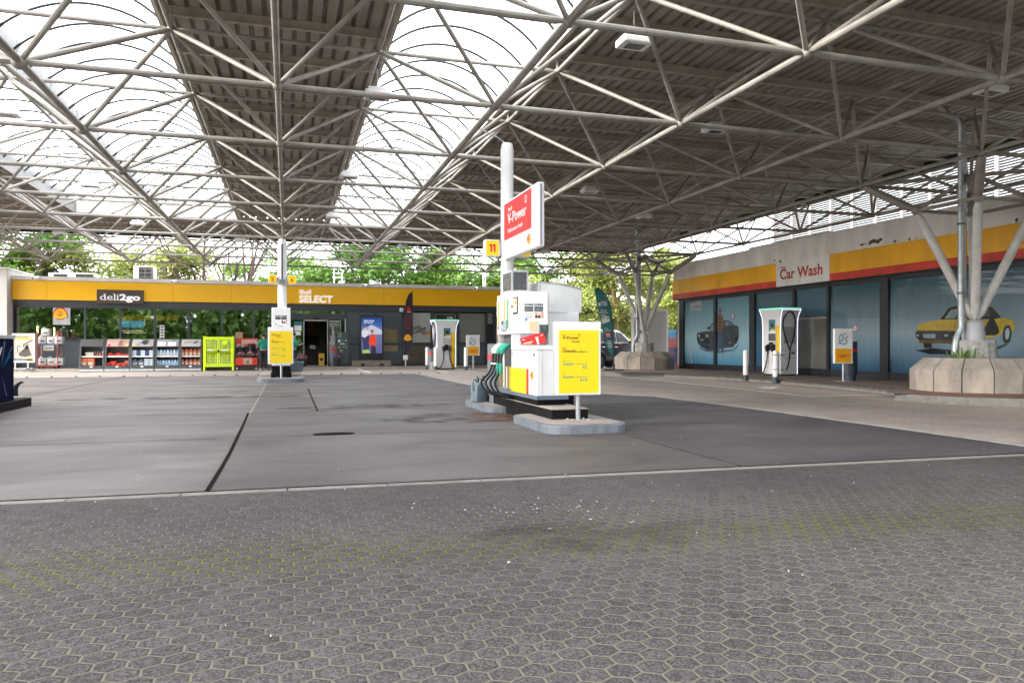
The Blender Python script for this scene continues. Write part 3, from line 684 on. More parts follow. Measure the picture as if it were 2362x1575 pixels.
# ---------------------------------------------------------------- fuel islands
def rrect(x0,x1,y0,y1,r,n=6,front=True):
    pts=[]
    for cx_,cy_,a0 in ((x1-r,y1-r,0),(x0+r,y1-r,90),(x0+r,y0+r,180),(x1-r,y0+r,270)):
        for k in range(n+1):
            a=R(a0+90*k/n); pts.append((cx_+r*math.cos(a),cy_+r*math.sin(a)))
    return pts
def island(pts,label,grp='raised islands under the fuel pumps'):
    t=thing('pump_island',label,'island',(sum(p[0] for p in pts)/len(pts),sum(p[1] for p in pts)/len(pts),0),grp)
    part('kerb',kerbb,t,lambda m:m.prism(pts,-.04,.12,bev=.018))
    c=Vector((sum(p[0] for p in pts)/len(pts),sum(p[1] for p in pts)/len(pts)))
    ins=[]
    for p in pts:
        d=Vector(p)-c; ins.append((c.x+d.x*(1-.10/abs(d.length)),c.y+d.y*(1-.10/abs(d.length))))
    part('paved_top',brickm,t,lambda m:m.poly([(x,y,.124) for x,y in ins]))
    return t
island(rrect(3.5,4.78,9.93,11.95,.33),'blue-grey kerbed island under the near yellow price board')
island(rrect(3.55,4.75,13.35,15.6,.33),'blue-grey kerbed island carrying the grey bin and watering cans')
PL=thing('pump_plinth','long black plinth with worn pale top under the near fuel pump','plinth',(4.15,13,0))
part('base',plin,PL,lambda m:m.box(3.86,4.45,10.82,15.3,.0,.268,.006))
part('top_slab',pltop,PL,lambda m:m.box(3.855,4.455,10.815,15.3,.268,.282,.004))
def dispenser_text(t,lst):
    for p,s,h,mt,kw in lst: T(p,s,h,mt,t,**kw)
XW=3.84; XE=4.38
D=thing('fuel_pump','white fuel pump with four nozzles and yellow panel behind the near price board','fuel pump',(4.1,12.5,.28),'fuel pumps')
part('foot',plin,D,lambda m:m.box(XW+.03,XE-.03,11.56,15.1,.282,.375))
part('skirt',M('skirt_bluegrey',(.13,.17,.24),.45,dirt=.15),D,lambda m:m.box(XW-.002,XE+.002,11.5,15.15,.375,.435))
part('lower_cabinet',white2,D,lambda m:m.box(XW,XE,11.5,12.93,.437,1.17,.006))
part('worktop',white2,D,lambda m:m.box(XW-.01,XE+.01,11.49,12.93,1.172,1.245,.012,2))
part('lower_cabinet',white2,D,lambda m:m.box(XW+.17,XE,12.932,15.15,.437,1.25,.004))
part('yellow_panel',yel2,D,lambda m:m.box(XW-.010,XW+.002,12.02,12.91,.44,.86))
part('red_stripe',red,D,lambda m:m.box(XW-.011,XW+.002,11.93,12.02,.44,.862))
part('yellow_panel',yel2,D,lambda m:m.box(XW+.160,XW+.168,12.96,13.72,.44,.86))
pecten((XW-.004,11.74,.76),.125,D,'W')
part('lock',blk,D,lambda m:(m.tube((XW-.006,12.83,1.10),(XW+.01,12.83,1.10),.022,10),m.tube((XW-.006,11.63,1.10),(XW+.01,11.63,1.10),.03,10)))
part('door_seam',mgr,D,lambda m:(m.box(XW-.0015,XW+.01,11.50,12.92,1.166,1.171),m.box(XW+.1,XW+.104,11.498,11.51,.44,1.16)))
# nozzle bay: four holsters facing west
part('nozzle_bay',M('bay_grey',(.06,.062,.066),.5,dirt=.15),D,lambda m:m.box(XW+.13,XE,12.95,13.84,.86,1.45))
part('bay_side',white2,D,lambda m:m.box(XW,XE,12.88,12.945,1.246,1.44,.004))
NC=[blk,blk,grn,grn]
for k in range(4):
    y=13.66-k*.19; m_=NC[k]
    part('hose_guide',steel,D,lambda m:m.box(XW-.002,XW+.03,y+.085,y+.10,.44,.87))
    def spout(m): m.path([(XW+.16,y,1.42),(XW+.10,y,1.36),(XW+.02,y,1.27),(XW-.05,y,1.19)],[.014,.016,.018,.022],8)
    nz=part('nozzle',M('nozzle_metal',(.35,.35,.34),.35,.6,dirt=.2),D,spout,True)
    part('nozzle_cover',grn if k>=2 else M('nozzle_pale',(.52,.62,.48),.4,dirt=.1),nz,lambda m:m.path([(XW+.03,y,1.265),(XW-.06,y,1.23),(XW-.12,y,1.17),(XW-.135,y,1.10)],[.028,.052,.056,.036],10),True)
    part('nozzle_grip',blk,nz,lambda m:m.path([(XW-.135,y,1.12),(XW-.145,y,1.02),(XW-.15,y,.93)],[.032,.028,.03],10),True)
    if k>=2: part('swivel',grn,nz,lambda m:m.tube((XW-.15,y,.93),(XW-.16,y,.74),.034,10),True)
    else: part('swivel',white,nz,lambda m:m.tube((XW-.15,y,.93),(XW-.15,y,.90),.034,10),True)
    sag=.30-.0*k; dx=.20-k*.035
    pts=[]
    P=[Vector((XW-.15,y,.92)),Vector((XW-.16-dx*.3,y,.74)),Vector((XW-.17-dx,y-.02,.58)),Vector((XW-.13-dx*.9,y-.10,.42)),Vector((XW-.05-dx*.4,y-.22,.325)),Vector((XW+.06,y-.30+.05*k,.315)),Vector((XW+.2,y-.3,.33))]
    for i in range(len(P)-1):
        p0=P[max(i-1,0)];p1=P[i];p2=P[i+1];p3=P[min(i+2,len(P)-1)]
        for s in range(5):
            u=s/5; pts.append(.5*((2*p1)+(p2-p0)*u+(2*p0-5*p1+4*p2-p3)*u*u+(3*p1-p0-3*p2+p3)*u**3))
    pts.append(P[-1])
    part('hose',rub,D,lambda m:m.path(pts,.021,8),True)
# upper cabinet: south face at y=12.46
part('upper_cabinet',white2,D,lambda m:m.box(XW,XE,12.46,13.88,1.452,2.19,.012,2))
part('neck',M('neck_grey',(.45,.45,.48),.4,dirt=.05),D,lambda m:m.box(XW+.03,XE-.03,12.5,12.93,1.246,1.452))
part('door_seam',mgr,D,lambda m:(m.box(XW-.0015,XW+.004,12.90,12.91,1.5,2.17),m.box(XW-.0015,XW+.004,12.47,12.9,1.77,1.776)))
part('screen_frame',blk,D,lambda m:m.box(XW-.014,XW+.004,12.52,12.80,1.80,2.10,.004))
part('screen',M('pump_screen',(.55,.52,.48),.25,dirt=.1,scale=8),D,lambda m:m.box(XW-.016,XW-.012,12.545,12.775,1.83,2.075))
part('screen_icon',M('orange_print',(.55,.22,.02),.4,dirt=0),D,lambda m:(m.box(XW-.018,XW-.015,12.57,12.68,1.97,2.03),m.box(XW-.018,XW-.015,12.6,12.64,1.92,1.95)))
part('lock',blk,D,lambda m:(m.tube((XW-.006,12.6,1.69),(XW+.01,12.6,1.69),.02,10),m.tube((XW-.02,12.87,1.94),(XW+.01,12.87,1.94),.02,8)))
for k,cm in enumerate((yel3,lgr,yel3,M('strip_green',(.03,.30,.08),.4,dirt=.1))):
    y=13.78-k*.21
    part('grade_strip',cm,D,lambda m:m.box(XW-.008,XW+.002,y-.035,y+.035,1.62,2.08))
    part('grade_knob',blk if k<2 else cm,D,lambda m:m.tube((XW-.01,y,1.585),(XW+.002,y,1.585),.03,10))
part('card_reader',M('reader_grey',(.30,.35,.40),.4,dirt=.1),D,lambda m:m.box(XW-.035,XW+.002,13.2,13.55,1.32+.2,1.72,.008))
part('reader_slot',blk,D,lambda m:(m.box(XW-.04,XW-.03,13.34,13.42,1.64,1.69),))
part('reader_sign',white,D,lambda m:m.poly([(XW-.037,13.38,1.545),(XW-.037,13.41,1.575),(XW-.037,13.38,1.605),(XW-.037,13.35,1.575)]))
part('small_print',tgrey,D,lambda m:[m.box(XW-.003,XW+.001,12.98,13.14,z,z+.008) for z in (1.53,1.57,1.6,1.64)])
part('side_poster',white,D,lambda m:m.box(XW+.02,XW+.16,13.9,14.0,1.10,2.10,.02))
part('poster_picture',M('poster_brown',(.20,.12,.07),.4,dirt=.7,scale=9),D,lambda m:m.box(XW+.0185,XW+.022,13.905,13.995,1.3,1.8))
# south face stickers of the upper cabinet
y=12.459
X=lambda px:EN(px,12.46); Zf=lambda px,py:ZZ(px,py,12.46)
def stick(name,mt,x0,y0,x1,y1,d=.003):
    return part(name,mt,D,lambda m:m.box(X(x0),X(x1),12.46-d,12.462,Zf(x0,y1),Zf(x0,y0)))
for a in (1209.8,1232.5):
    stick('rules_panel',M('panel_slate',(.075,.085,.10),.4,dirt=.1),a,700.5,a+20,718.5)
    for k in range(4): part('rule_icon',white,D,lambda m:m.tube((X(a+3.2+k*4.5),12.4565,Zf(a,705.6)),(X(a+3.2+k*4.5),12.455,Zf(a,705.6)),.013,12))
    T((X(a+1.5),12.4560,Zf(a,703)),'SICHERHEIT',.008,white,D,maxw=.10)
    part('rule_text',lgr,D,lambda m:[m.box(X(a+1.5),X(a+18.5),12.455,12.457,Zf(a,712)-k*.014,Zf(a,712)-k*.014+.004) for k in range(3)])
for (px,py,mt,rg) in ((1237,723.5,white,1),(1250.8,723.5,white,1),(1237,730.5,blk,0),(1243.8,730.5,blk,0),(1250.8,730.5,white,1)):
    x=X(px); z=Zf(px,py)
    part('warning_icon',tred if rg else mt,D,lambda m:m.tube((x,12.459,z),(x,12.4565,z),.026,16))
    part('warning_icon',white if rg else M('icon_brown',(.16,.09,.05),.4,dirt=0),D,lambda m:m.tube((x,12.4565,z),(x,12.455,z),.019 if rg else .012,16))
    if rg: part('warning_bar',tred,D,lambda m:m.poly([(x-.017,12.454,z+.011),(x-.011,12.454,z+.017),(x+.017,12.454,z-.011),(x+.011,12.454,z-.017)]))
x=X(1243.8); z=Zf(1243.8,723.5); part('warning_icon',yel2,D,lambda m:m.prismY([(x-.024,z-.02),(x+.024,z-.02),(x,z+.024)],12.455,12.459))
stick('notice',M('notice_grey',(.62,.62,.62),.5,dirt=.05),1210,721.5,1231.5,726); stick('notice',M('notice_pink',(.66,.60,.58),.5,dirt=.05),1211,728,1230,733)
stick('sticker',M('sticker_blue',(.10,.35,.52),.4,dirt=.2,scale=20),1211.2,733.5,1216.2,740)
stick('notice',M('notice_cream',(.68,.58,.38),.5,dirt=.06,scale=20),1223,741.5,1241.5,765); stick('notice',yel2,1221.5,742,1224,760,.002); stick('notice',yel2,1240,741,1243.5,746,.002)
part('door_seam',dgr,D,lambda m:m.box(X(1265)-.012,X(1265)-.004,12.4575,12.47,1.52,2.17))
part('sticker_frame',lgr,D,lambda m:(m.box(X(1242.5),X(1265),12.44,12.455,Zf(1243,749),Zf(1243,747.4)),m.box(X(1242.5),X(1244),12.44,12.455,1.26,Zf(1243,748))))
part('glass_stand',glass2,D,lambda m:m.box(X(1244),X(1265),12.452,12.457,1.27,Zf(1243,749)))
# red leaflet lying against the front of the worktop
RL=thing('leaflet','curled red advertising leaflet leaning on the worktop of the near pump','leaflet',(4.05,12.1,1.25))
def leaf(m):
    P=[(1199,781),(1213,776.5),(1228,772),(1243,768.5),(1254.5,766.5)]; Q=[(1204.8,794.6),(1216,794.8),(1230,794.6),(1247,793),(1260.5,791)]
    n=12.3
    for i in range(4):
        a=[(EN(q[0],n),n,ZZ(q[0],q[1],n)) for q in (P[i],P[i+1],Q[i+1],Q[i])]
        m.poly(a); m.poly([(p[0],p[1]+.006,p[2]) for p in a[::-1]])
leafo=part('sheet',red,RL,leaf,True)
def lf(name,mt,pts): 
    n=12.296; return part(name,mt,RL,lambda m:m.poly([(EN(a,n),n,ZZ(a,b,n)) for a,b in pts]))
lf('print_white',white,[(1234.5,778),(1241,776.2),(1243.5,794),(1240,793.6)]); lf('print_white',white,[(1205,783.5),(1211,781.8),(1210.5,783.6),(1204,785.4)]); lf('print_white',white,[(1207,791.4),(1228.5,786.9),(1229,788.8),(1208,793.2)]); lf('print_yellow',yel3,[(1212,793.6),(1226,790.2),(1226,793.9)]); lf('print_white',white,[(1247,772.6),(1252,771.4),(1251.5,773.8),(1246.5,775)])
# glass lantern box on top, with dry flowers inside
part('top_box_frame',lgr,D,lambda m:(m.box(X(1197),X(1237),12.9,13.5,2.192,2.24),m.box(X(1197),X(1237),12.9,13.5,2.56,2.60),*[m.box(a,a+.03,b,b+.03,2.24,2.56) for a in (X(1197),X(1237)-.03) for b in (12.9,13.47)]))
part('top_box_panel',M('smoked',(.075,.075,.085),.25,dirt=.25,scale=4),D,lambda m:(m.box(X(1197)+.03,X(1237)-.03,12.91,12.93,2.24,2.56),m.box(X(1197)+.005,X(1197)+.02,12.93,13.47,2.24,2.56),m.box(X(1237)-.02,X(1237)-.005,12.93,13.47,2.24,2.56)))
# bowed white hood of the rear unit
HX=EN(1346,13.0); HX2=EN(1337.5,13.0)
def hood(m):
    x0=EN(1241,13.0); K=14
    pts=[(x0+(HX-x0)*k/K, 13.0+.10*(k/K)**2) for k in range(K+1)]
    zt=lambda k:ZZ(1245,651.5,13.0)-.105*(k/K)**2.2
    for k in range(K):
        a,b=pts[k],pts[k+1]; z0=1.86
        m.poly([(a[0],a[1],z0),(b[0],b[1],z0),(b[0],b[1],zt(k+1)),(a[0],a[1],zt(k))]); m.poly([(a[0],a[1],zt(k)),(b[0],b[1],zt(k+1)),(b[0],13.6,zt(k+1)),(a[0],13.6,zt(k))])
        m.poly([(a[0],13.6,z0),(b[0],13.6,z0),(b[0],b[1],z0),(a[0],a[1],z0)]); m.poly([(b[0],13.6,z0),(a[0],13.6,z0),(a[0],13.6,zt(k)),(b[0],13.6,zt(k+1))])
    a,b=pts[0],pts[-1]
    m.poly([(a[0],a[1],1.86),(a[0],a[1],zt(0)),(a[0],13.6,zt(0)),(a[0],13.6,1.86)]); m.poly([(b[0],b[1],1.86),(b[0],13.6,1.86),(b[0],13.6,zt(K)),(b[0],b[1],zt(K))])
D2=thing('fuel_pump','white fuel pump with a bowed hood rising behind the near price board','fuel pump',(4.8,13.3,.28),'fuel pumps')
part('hood',white2,D2,hood,True)
part('hood_trim',lgr,D2,lambda m:m.path([(EN(1241,13)+(HX-EN(1241,13))*u,12.99+.1*u*u,ZZ(1245,651.5,13.0)+.004-.105*u**2.2) for u in [k/12 for k in range(13)]],.010,6))
part('cabinet',white2,D2,lambda m:m.box(4.40,HX2,13.04,13.58,.5,1.858,.01))
part('hood_seam',mgr,D2,lambda m:m.box(4.40,4.408,12.992,13.0,1.87,2.36))
part('foot',plin,D2,lambda m:m.box(4.48,5.1,13.1,13.5,.0,.5))
# number boxes, mast and the red sign
MS=thing('sign_mast','tall round white post rising from the near pump','post',(4.13,14.2,.28))
part('post',white,MS,lambda m:m.lathe([(.125,.28),(.125,5.08),(.102,5.2),(.0,5.203)],(4.13,14.2,0),20),True)
part('cable',lgr,MS,lambda m:m.path([(4.1,14.2,5.2),(3.9,14.1,5.28),(3.5,14.0,5.4)],.014,6))
def numbox(x0,x1,y,z0,z1,num,label):
    t=thing('number_sign',label,'number sign',((x0+x1)/2,y,z0),'yellow pump number signs')
    part('box',white2,t,lambda m:m.box(x0,x1,y,y+.18,z0,z1,.008)); part('face_panel',yel2,t,lambda m:m.box(x0+.016,x1-.016,y-.004,y+.002,z0+.016,z1-.016))
    if num=='11':
        h=(z1-z0)*.46; zb=z0+(z1-z0)*.27; w_=h*.24
        for xx in ((x0+x1)/2-h*.30,(x0+x1)/2+h*.16): part('digit',tred,t,lambda m:m.prismY([(xx,zb),(xx+w_,zb),(xx+w_,zb+h),(xx-.02*h,zb+h),(xx-.17*h,zb+h*.9),(xx-.17*h,zb+h*.74),(xx,zb+h*.78)],y-.009,y-.003))
    else: T(((x0+x1)/2,y-.005,z0+(z1-z0)*.27),num,(z1-z0)*.46,tred,t,bold=.03,align='CENTER')
    return t
n=14.2
numbox(EN(1118,n),EN(1153,n)-.02,n-.05,ZZ(1135,592,n),ZZ(1135,554,n),'11','yellow sign with red number 11 beside the tall red sign')
w=EN(1153,n)-EN(1118,n); numbox(4.26+.04,4.26+.04+w,n-.05,ZZ(1205,594,n),ZZ(1205,556,n),'12','yellow number sign half hidden behind the tall red sign')
MS2=part('sign_arm',white,MS,lambda m:(m.box(4.1,4.3,n+.02,n+.08,ZZ(1135,585,n),ZZ(1135,560,n)),m.box(3.95,4.1,n+.02,n+.08,ZZ(1135,588,n),ZZ(1135,558,n))))
RS=thing('lit_sign','white box sign with red panel hung high on the tall white post','sign',(4.08,13.05,2.9))
part('case',white2,RS,lambda m:m.box(4.02,4.15,12.0,14.10,2.905,4.0,.03,2))
part('end_strip',M('end_strip',(.28,.29,.33),.4,.3,dirt=.2),RS,lambda m:m.box(4.065,4.105,11.994,12.01,2.94,3.97))
part('red_panel',M('sign_red',(.72,.03,.03),.32,dirt=.02),RS,lambda m:m.box(4.012,4.022,12.33,14.0,3.27,3.955))
T((4.010,13.72,3.78),'Shell',.075,white2,RS,face='W',bold=.01,width=.24)
T((4.010,13.74,3.545),'V-Power',.20,white2,RS,face='W',bold=.018,width=1.16)
T((4.010,13.74,3.375),'Performance Fuels',.085,white2,RS,face='W',bold=.008,width=.92)
part('ring_mark',white2,RS,lambda m:[m.poly([(4.009,12.62+rr*.75*math.cos(a)*k1,3.82+rr*math.sin(a)*k1) for (k1,a) in ((1,t),(1,t+.32),(.5,t+.32),(.5,t))]) for rr in (.075,) for t in [q*.3142 for q in range(20)]])
pecten((4.016,12.47,3.10),.17,RS,'W')
# the price boards
def price_board(x0,x1,yf,z0,z1,label,ybase,zb):
    w=x1-x0; xc=(x0+x1)/2
    t=thing('price_board',label,'price board',(xc,yf+.07,zb),'yellow price boards on the pump islands')
    part('frame',white2,t,lambda m:m.box(x0,x1,yf,yf+.14,z0,z1,.01)); part('side_trim',lgr,t,lambda m:m.box(x0-.003,x0+.01,yf+.02,yf+.12,z0+.01,z1-.01))
    fx0,fx1=x0+.05*w/.72,x1-.035*w/.72; fz0,fz1=z0+.03*w/.72,z1-.12*w/.72
    part('panel',yel2,t,lambda m:m.box(fx0,fx1,yf-.004,yf+.002,fz0,fz1))
    part('post',galv,t,lambda m:m.tube((xc+.02,yf+.07,zb),(xc+.02,yf+.07,z0+.02),.036,14),True)
    part('foot_plate',kerbl,t,lambda m:m.box(xc-.15,xc+.2,yf-.06,yf+.22,zb-.005,zb+.012,.004))
    part('bolt',galv,t,lambda m:[m.lathe([(.016,zb+.012),(.014,zb+.03),(0,zb+.036)],(xc+dx,yf+dy,0),8) for dx in (-.11,.15) for dy in (-.02,.17)])
    s=(fz1-fz0); W=fx1-fx0; ty=yf-.005
    P=lambda u,v:(fx0+W*u,ty,fz1-s*v)
    def tx(u,v,st,h,mt,wid,b=.02,al='LEFT'): T(P(u,v),st,h*s,mt,t,width=wid*W,bold=b,align=al,ext=.002)
    tx(.09,.085,'Shell',.016,maroon,.07,.01); tx(.09,.143,'V-Power',.048,maroon,.41); tx(.31,.195,'Diesel',.030,maroon,.195,.015)
    part('ring_mark',maroon,t,lambda m:[m.poly([(P(.505,.078)[0]+.021*W*1.0*math.cos(a)*k1,ty-.001,P(.505,.078)[2]+.021*W*math.sin(a)*k1) for (k1,a) in ((1,q),(1,q+.42),(.55,q+.42),(.55,q))]) for q in [z*.4189 for z in range(15)]])
    tx(.09,.288,'Shell',.016,maroon,.07,.01); tx(.085,.352,'Diesel',.050,maroon,.295); tx(.40,.352,'FuelSave',.026,maroon,.29,.015)
    tx(.09,.490,'Shell',.014,tgreen,.08,.0); tx(.09,.552,'Super',.046,tgreen,.285); tx(.405,.548,'FuelSave',.024,tgreen,.29,.008); tx(.58,.615,'95',.048,tgreen,.12)
    tx(.09,.692,'Shell',.014,tgreen,.08,.0); tx(.09,.756,'Super',.046,tgreen,.285); tx(.405,.752,'FuelSave',.024,tgreen,.29,.008); tx(.525,.815,'E10',.048,tgreen,.175)
    return t
price_board(3.80,4.525,10.5,.51,1.60,'large bright yellow price board on a post in front of the near pump',10.57,.124)
# bin with red band, watering cans
def bin_(x,y,z,label,s=1.0,col=None):
    t=thing('litter_bin',label,'bin',(x,y,z),'tall round litter bins with a red band')
    mt=col or M('bin_grey',(.135,.15,.18),.42,dirt=.12)
    part('body',mt,t,lambda m:m.lathe([(.17*s,z),(.17*s,z+.16*s),(.2*s,z+.18*s),(.2*s,z+.80*s),(.0,z+.80*s)],(x,y,0),22),True)
    part('red_band',M('band_red',(.60,.015,.012),.4,dirt=.05),t,lambda m:m.lathe([(.203*s,z+.80*s),(.203*s,z+.90*s),(0,z+.90*s)],(x,y,0),22),True)
    part('lid',mt,t,lambda m:m.lathe([(.2*s,z+.9*s),(.2*s,z+1.08*s),(.19*s,z+1.09*s),(.17*s,z+1.0*s),(0,z+1.0*s)],(x,y,0),22),True)
    return t
bin_(3.99,14.35,.124,'grey litter bin with a red band behind the hoses of the near pump',1.06)
def can(x,y,z,label,rz):
    t=thing('watering_can',label,'watering can',(x,y,z),'grey watering cans by the pump')
    def body(m):
        pr=[(-.15,.0),(.14,0),(.15,.10),(.11,.22),(.03,.30),(-.02,.38),(-.07,.40),(-.15,.33)]
        m.prismY([(x+a,z+b) for a,b in pr],y-.10,y+.10)
        bmesh.ops.bevel(m.b,geom=list(m.b.edges),offset=.025,segments=2,affect='EDGES',profile=.5)
    part('body',plas,t,body,True)
    part('handle',plas,t,lambda m:m.path([(x-.05,y,z+.37),(x-.10,y,z+.46),(x-.16,y,z+.44),(x-.19,y,z+.33),(x-.16,y,z+.22)],.022,8),True)
    part('spout',plas,t,lambda m:m.path([(x+.1,y,z+.1),(x+.2,y,z+.26),(x+.27,y,z+.38)],[.04,.026,.022],8),True)
    part('cap',blk,t,lambda m:m.path([(x-.02,y,z+.38),(x-.03,y,z+.47),(x-.06,y,z+.5)],.016,6),True)
    t.rotation_euler.z=rz; return t
a=G(1105.5,926.5,.124); can(a[0],a[1],.124,'front grey watering can on the kerb beside the litter bin',.5)
a=G(1119,924,.124); can(a[0]+.03,a[1]+.12,.124,'darker grey watering can tucked between the other can and the bin',.2)
# island 5 / 6
NI=27.1
island([(EN(594,26.6)+dx,y) for dx,y in ()] or rrect(-1.0,.56,26.75,32.5,.35),'kerbed island under the far pump numbered 5 and 6')
PL2=thing('pump_plinth','black stepped plinth under the far fuel pump','plinth',(-.22,29,0))
part('base',plin,PL2,lambda m:m.box(-.55,.14,27.6,32.2,.124,.31,.006)); part('base',plin,PL2,lambda m:m.box(-.52,.11,27.9,32.1,.312,.52,.006)); part('step',pltop,PL2,lambda m:m.box(-.95,.46,28.6,32.2,.124,.2,.006))
D3=thing('fuel_pump','distant white fuel pump behind the yellow board of island 5 and 6','fuel pump',(-.22,29,.5),'fuel pumps')
n=28.4; E_=lambda px:EN(px,n); Z_=lambda px,py:ZZ(px,py,n)
part('lower_cabinet',white2,D3,lambda m:m.box(E_(627),E_(670),n,n+3.2,.52,1.3,.01)); part('upper_cabinet',white2,D3,lambda m:m.box(E_(626.5),E_(670),n,n+3,Z_(640,760),Z_(640,709.5),.012))
for a in (635,648.8): part('rules_panel',MATS['panel_slate'],D3,lambda m:m.box(E_(a),E_(a+12.6),n-.004,n+.001,Z_(640,737),Z_(640,727)))
part('rule_icon',white,D3,lambda m:[m.box(E_(636+k*3)+.0,E_(638+k*3),n-.006,n,Z_(640,730.4),Z_(640,728.8)) for k in range(8)])
part('warning_icon',blk,D3,lambda m:[m.tube((E_(px),n-.004,Z_(640,743.5)),(E_(px),n+.001,Z_(640,743.5)),.035,12) for px in (651.4,656)])
part('warning_icon',tred,D3,lambda m:[m.tube((E_(px),n-.004,Z_(640,py)),(E_(px),n+.001,Z_(640,py)),.025,12) for px,py in ((651,739.5),(660.5,739.5),(660.5,744.5))])
part('sticker',MATS['sticker_blue'],D3,lambda m:m.box(E_(635.2),E_(637.6),n-.004,n+.001,Z_(640,750),Z_(640,746))); part('notice',MATS['notice_cream'],D3,lambda m:m.box(E_(641.5),E_(655),n-.004,n+.001,Z_(640,753.8),Z_(640,750.6)))
MS3=thing('sign_mast','white square post with the number signs 5 and 6','post',(-.2,30,.3))
n=29.6
part('post',white,MS3,lambda m:m.lathe([(.165,.3),(.165,5.05),(.13,5.25),(0,5.256)],(EN(651,n),n+.17,0),20),True)
part('slot',dgr,MS3,lambda m:m.box(EN(649,n)-.0,EN(652.6,n),n-.02,n+.02,ZZ(651,645,n),ZZ(651,563.5,n)))
part('clamp',M('clamp_grey',(.22,.22,.22),.5,.3,dirt=.2),MS3,lambda m:m.box(EN(643.5,n),EN(657.5,n),n-.12,n+.1,ZZ(651,655,n),ZZ(651,644.5,n),.01))
part('sign_arm',lgr,MS3,lambda m:m.box(EN(637,n),EN(664,n),n+.1,n+.18,ZZ(651,650,n),ZZ(651,640,n)))
numbox(EN(619,n),EN(638.5,n),n,ZZ(628,654.5,n),ZZ(628,633.5,n),'5','yellow sign with red number 5 left of the far white post')
numbox(EN(663.5,n),EN(683.5,n),n,ZZ(673,656,n),ZZ(673,635,n),'6','yellow sign with red number 6 right of the far white post')
n=27.0
price_board(EN(618,n),EN(676.4,n),n,ZZ(648,839.5,n),ZZ(648,754.6,n),'distant deep yellow price board in front of the pump numbered 5 and 6',n+.07,.124)
# west pump cabinet with the printed side, cut by the left edge
WP=thing('fuel_pump','dark low pump cabinet with a blue light-ray print at the left edge','fuel pump',(-5.6,15.5,0),'fuel pumps')
XF=-5.16
part('base',plin,WP,lambda m:m.box(-6.0,XF+.06,9.5,17.9,.0,.17,.01)); part('cabinet',M('cab_navy',(.006,.007,.02),.8,dirt=.1,spec=.04),WP,lambda m:m.box(-5.95,XF-.006,10.5,17.05,.172,1.38,.006)); part('cap',lgr,WP,lambda m:m.box(-5.97,XF+.01,10.45,17.1,1.382,1.45,.006))
part('print',M('print_navy',(.006,.008,.028),.8,dirt=.3,scale=2,spec=.03),WP,lambda m:m.box(XF-.006,XF,10.6,17.0,.19,1.38))
fc=(XF+.002,16.32,.75); r=random.Random(9)
for k in range(70):
    a=r.uniform(0,6.28); l0=r.uniform(.05,.2); l1=r.uniform(.5,1.6); w_=r.uniform(.004,.018); mt=[M('ray_blue',(.02,.20,.50),.8,dirt=0,spec=.05),M('ray_pale',(.40,.55,.72),.8,dirt=0,spec=.05),M('ray_violet',(.16,.12,.50),.8,dirt=0,spec=.05)][k%3]
    d=(math.cos(a),math.sin(a)); pts=[(fc[1]+d[0]*l0,fc[2]+d[1]*l0),(fc[1]+d[0]*l1-d[1]*w_,fc[2]+d[1]*l1+d[0]*w_),(fc[1]+d[0]*l1+d[1]*w_,fc[2]+d[1]*l1-d[0]*w_)]
    if all(10.7<p[0]<16.98 and .2<p[1]<1.37 for p in pts): part('print_ray',mt,WP,lambda m:m.poly([(XF+.002,*p) for p in pts]))
T((XF+.003,14.6,1.06),'FÜR PKW',.17,white,WP,face='E',width=1.75,bold=.0)
SQ=thing('squeegee','dark curved squeegee handle sticking out beyond the left cabinet','squeegee',(-5.05,17.4,.17))
part('handle',M('squeegee_dark',(.008,.014,.016),.6,dirt=.2,spec=.2),SQ,lambda m:m.path([(EN(a,17.4),17.4,ZZ(a,b,17.4)) for a,b in ((30,912),(31.5,902),(36,892),(43,885),(50,881),(54.5,882.5))],[.10,.08,.05,.03,.022,.012],8),True)
# ---------------------------------------------------------------- shop
NF=43.0
fx=lambda px,n=NF:EN(px,n)
fz=lambda px,py,n=NF:ZZ(px,py,n)
SW,SE=fx(31),14.3
S=thing('shop_building','long low shop with yellow fascia and dark glass front behind the pumps','shop',(0,NF,0))
part('wall',M('shop_wall',(.30,.30,.31),.7,dirt=.15),S,lambda m:(m.box(SW-.2,SW,NF,51,.1,4.5),m.box(SE,SE+.2,NF,51,.1,4.5),m.box(SW-.2,SE+.2,51,51.2,.1,4.5)))
part('roof',M('roof_grey',(.3,.3,.3),.8,dirt=.2),S,lambda m:m.box(SW-.2,SE+.2,NF-.1,51.2,4.42,4.56))
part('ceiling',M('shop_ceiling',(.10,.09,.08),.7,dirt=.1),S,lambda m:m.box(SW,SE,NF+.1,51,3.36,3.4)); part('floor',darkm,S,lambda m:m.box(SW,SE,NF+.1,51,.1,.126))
part('parapet',M('parapet_white',(.82,.80,.77),.55,dirt=.12,scale=1.5),S,lambda m:(m.box(SW-.05,SE+.3,NF-.22,NF,4.50,4.70,.01),))
part('parapet_seam',mgr,S,lambda m:[m.box(x,x+.02,NF-.224,NF-.2,4.5,4.7) for x in (-5.6,1.8,8.6)]+[m.box(SW-.04,SE+.28,NF-.23,NF-.2,4.485,4.5)])
xs=[SW]+[fx(p) for p in (111,400,534,720,884,1010)]+[SE+.25]
for a,b in zip(xs,xs[1:]): part('fascia_panel',yel,S,lambda m:m.box(a+.004,b-.004,NF-.20,NF-.02,3.53,4.485,.004))
part('head_rail',dgr,S,lambda m:m.box(SW,SE,NF-.06,NF+.1,3.20,3.53))
part('plinth_panel',dgr2,S,lambda m:m.box(SW+.02,fx(671),NF,NF+.08,.12,1.46))
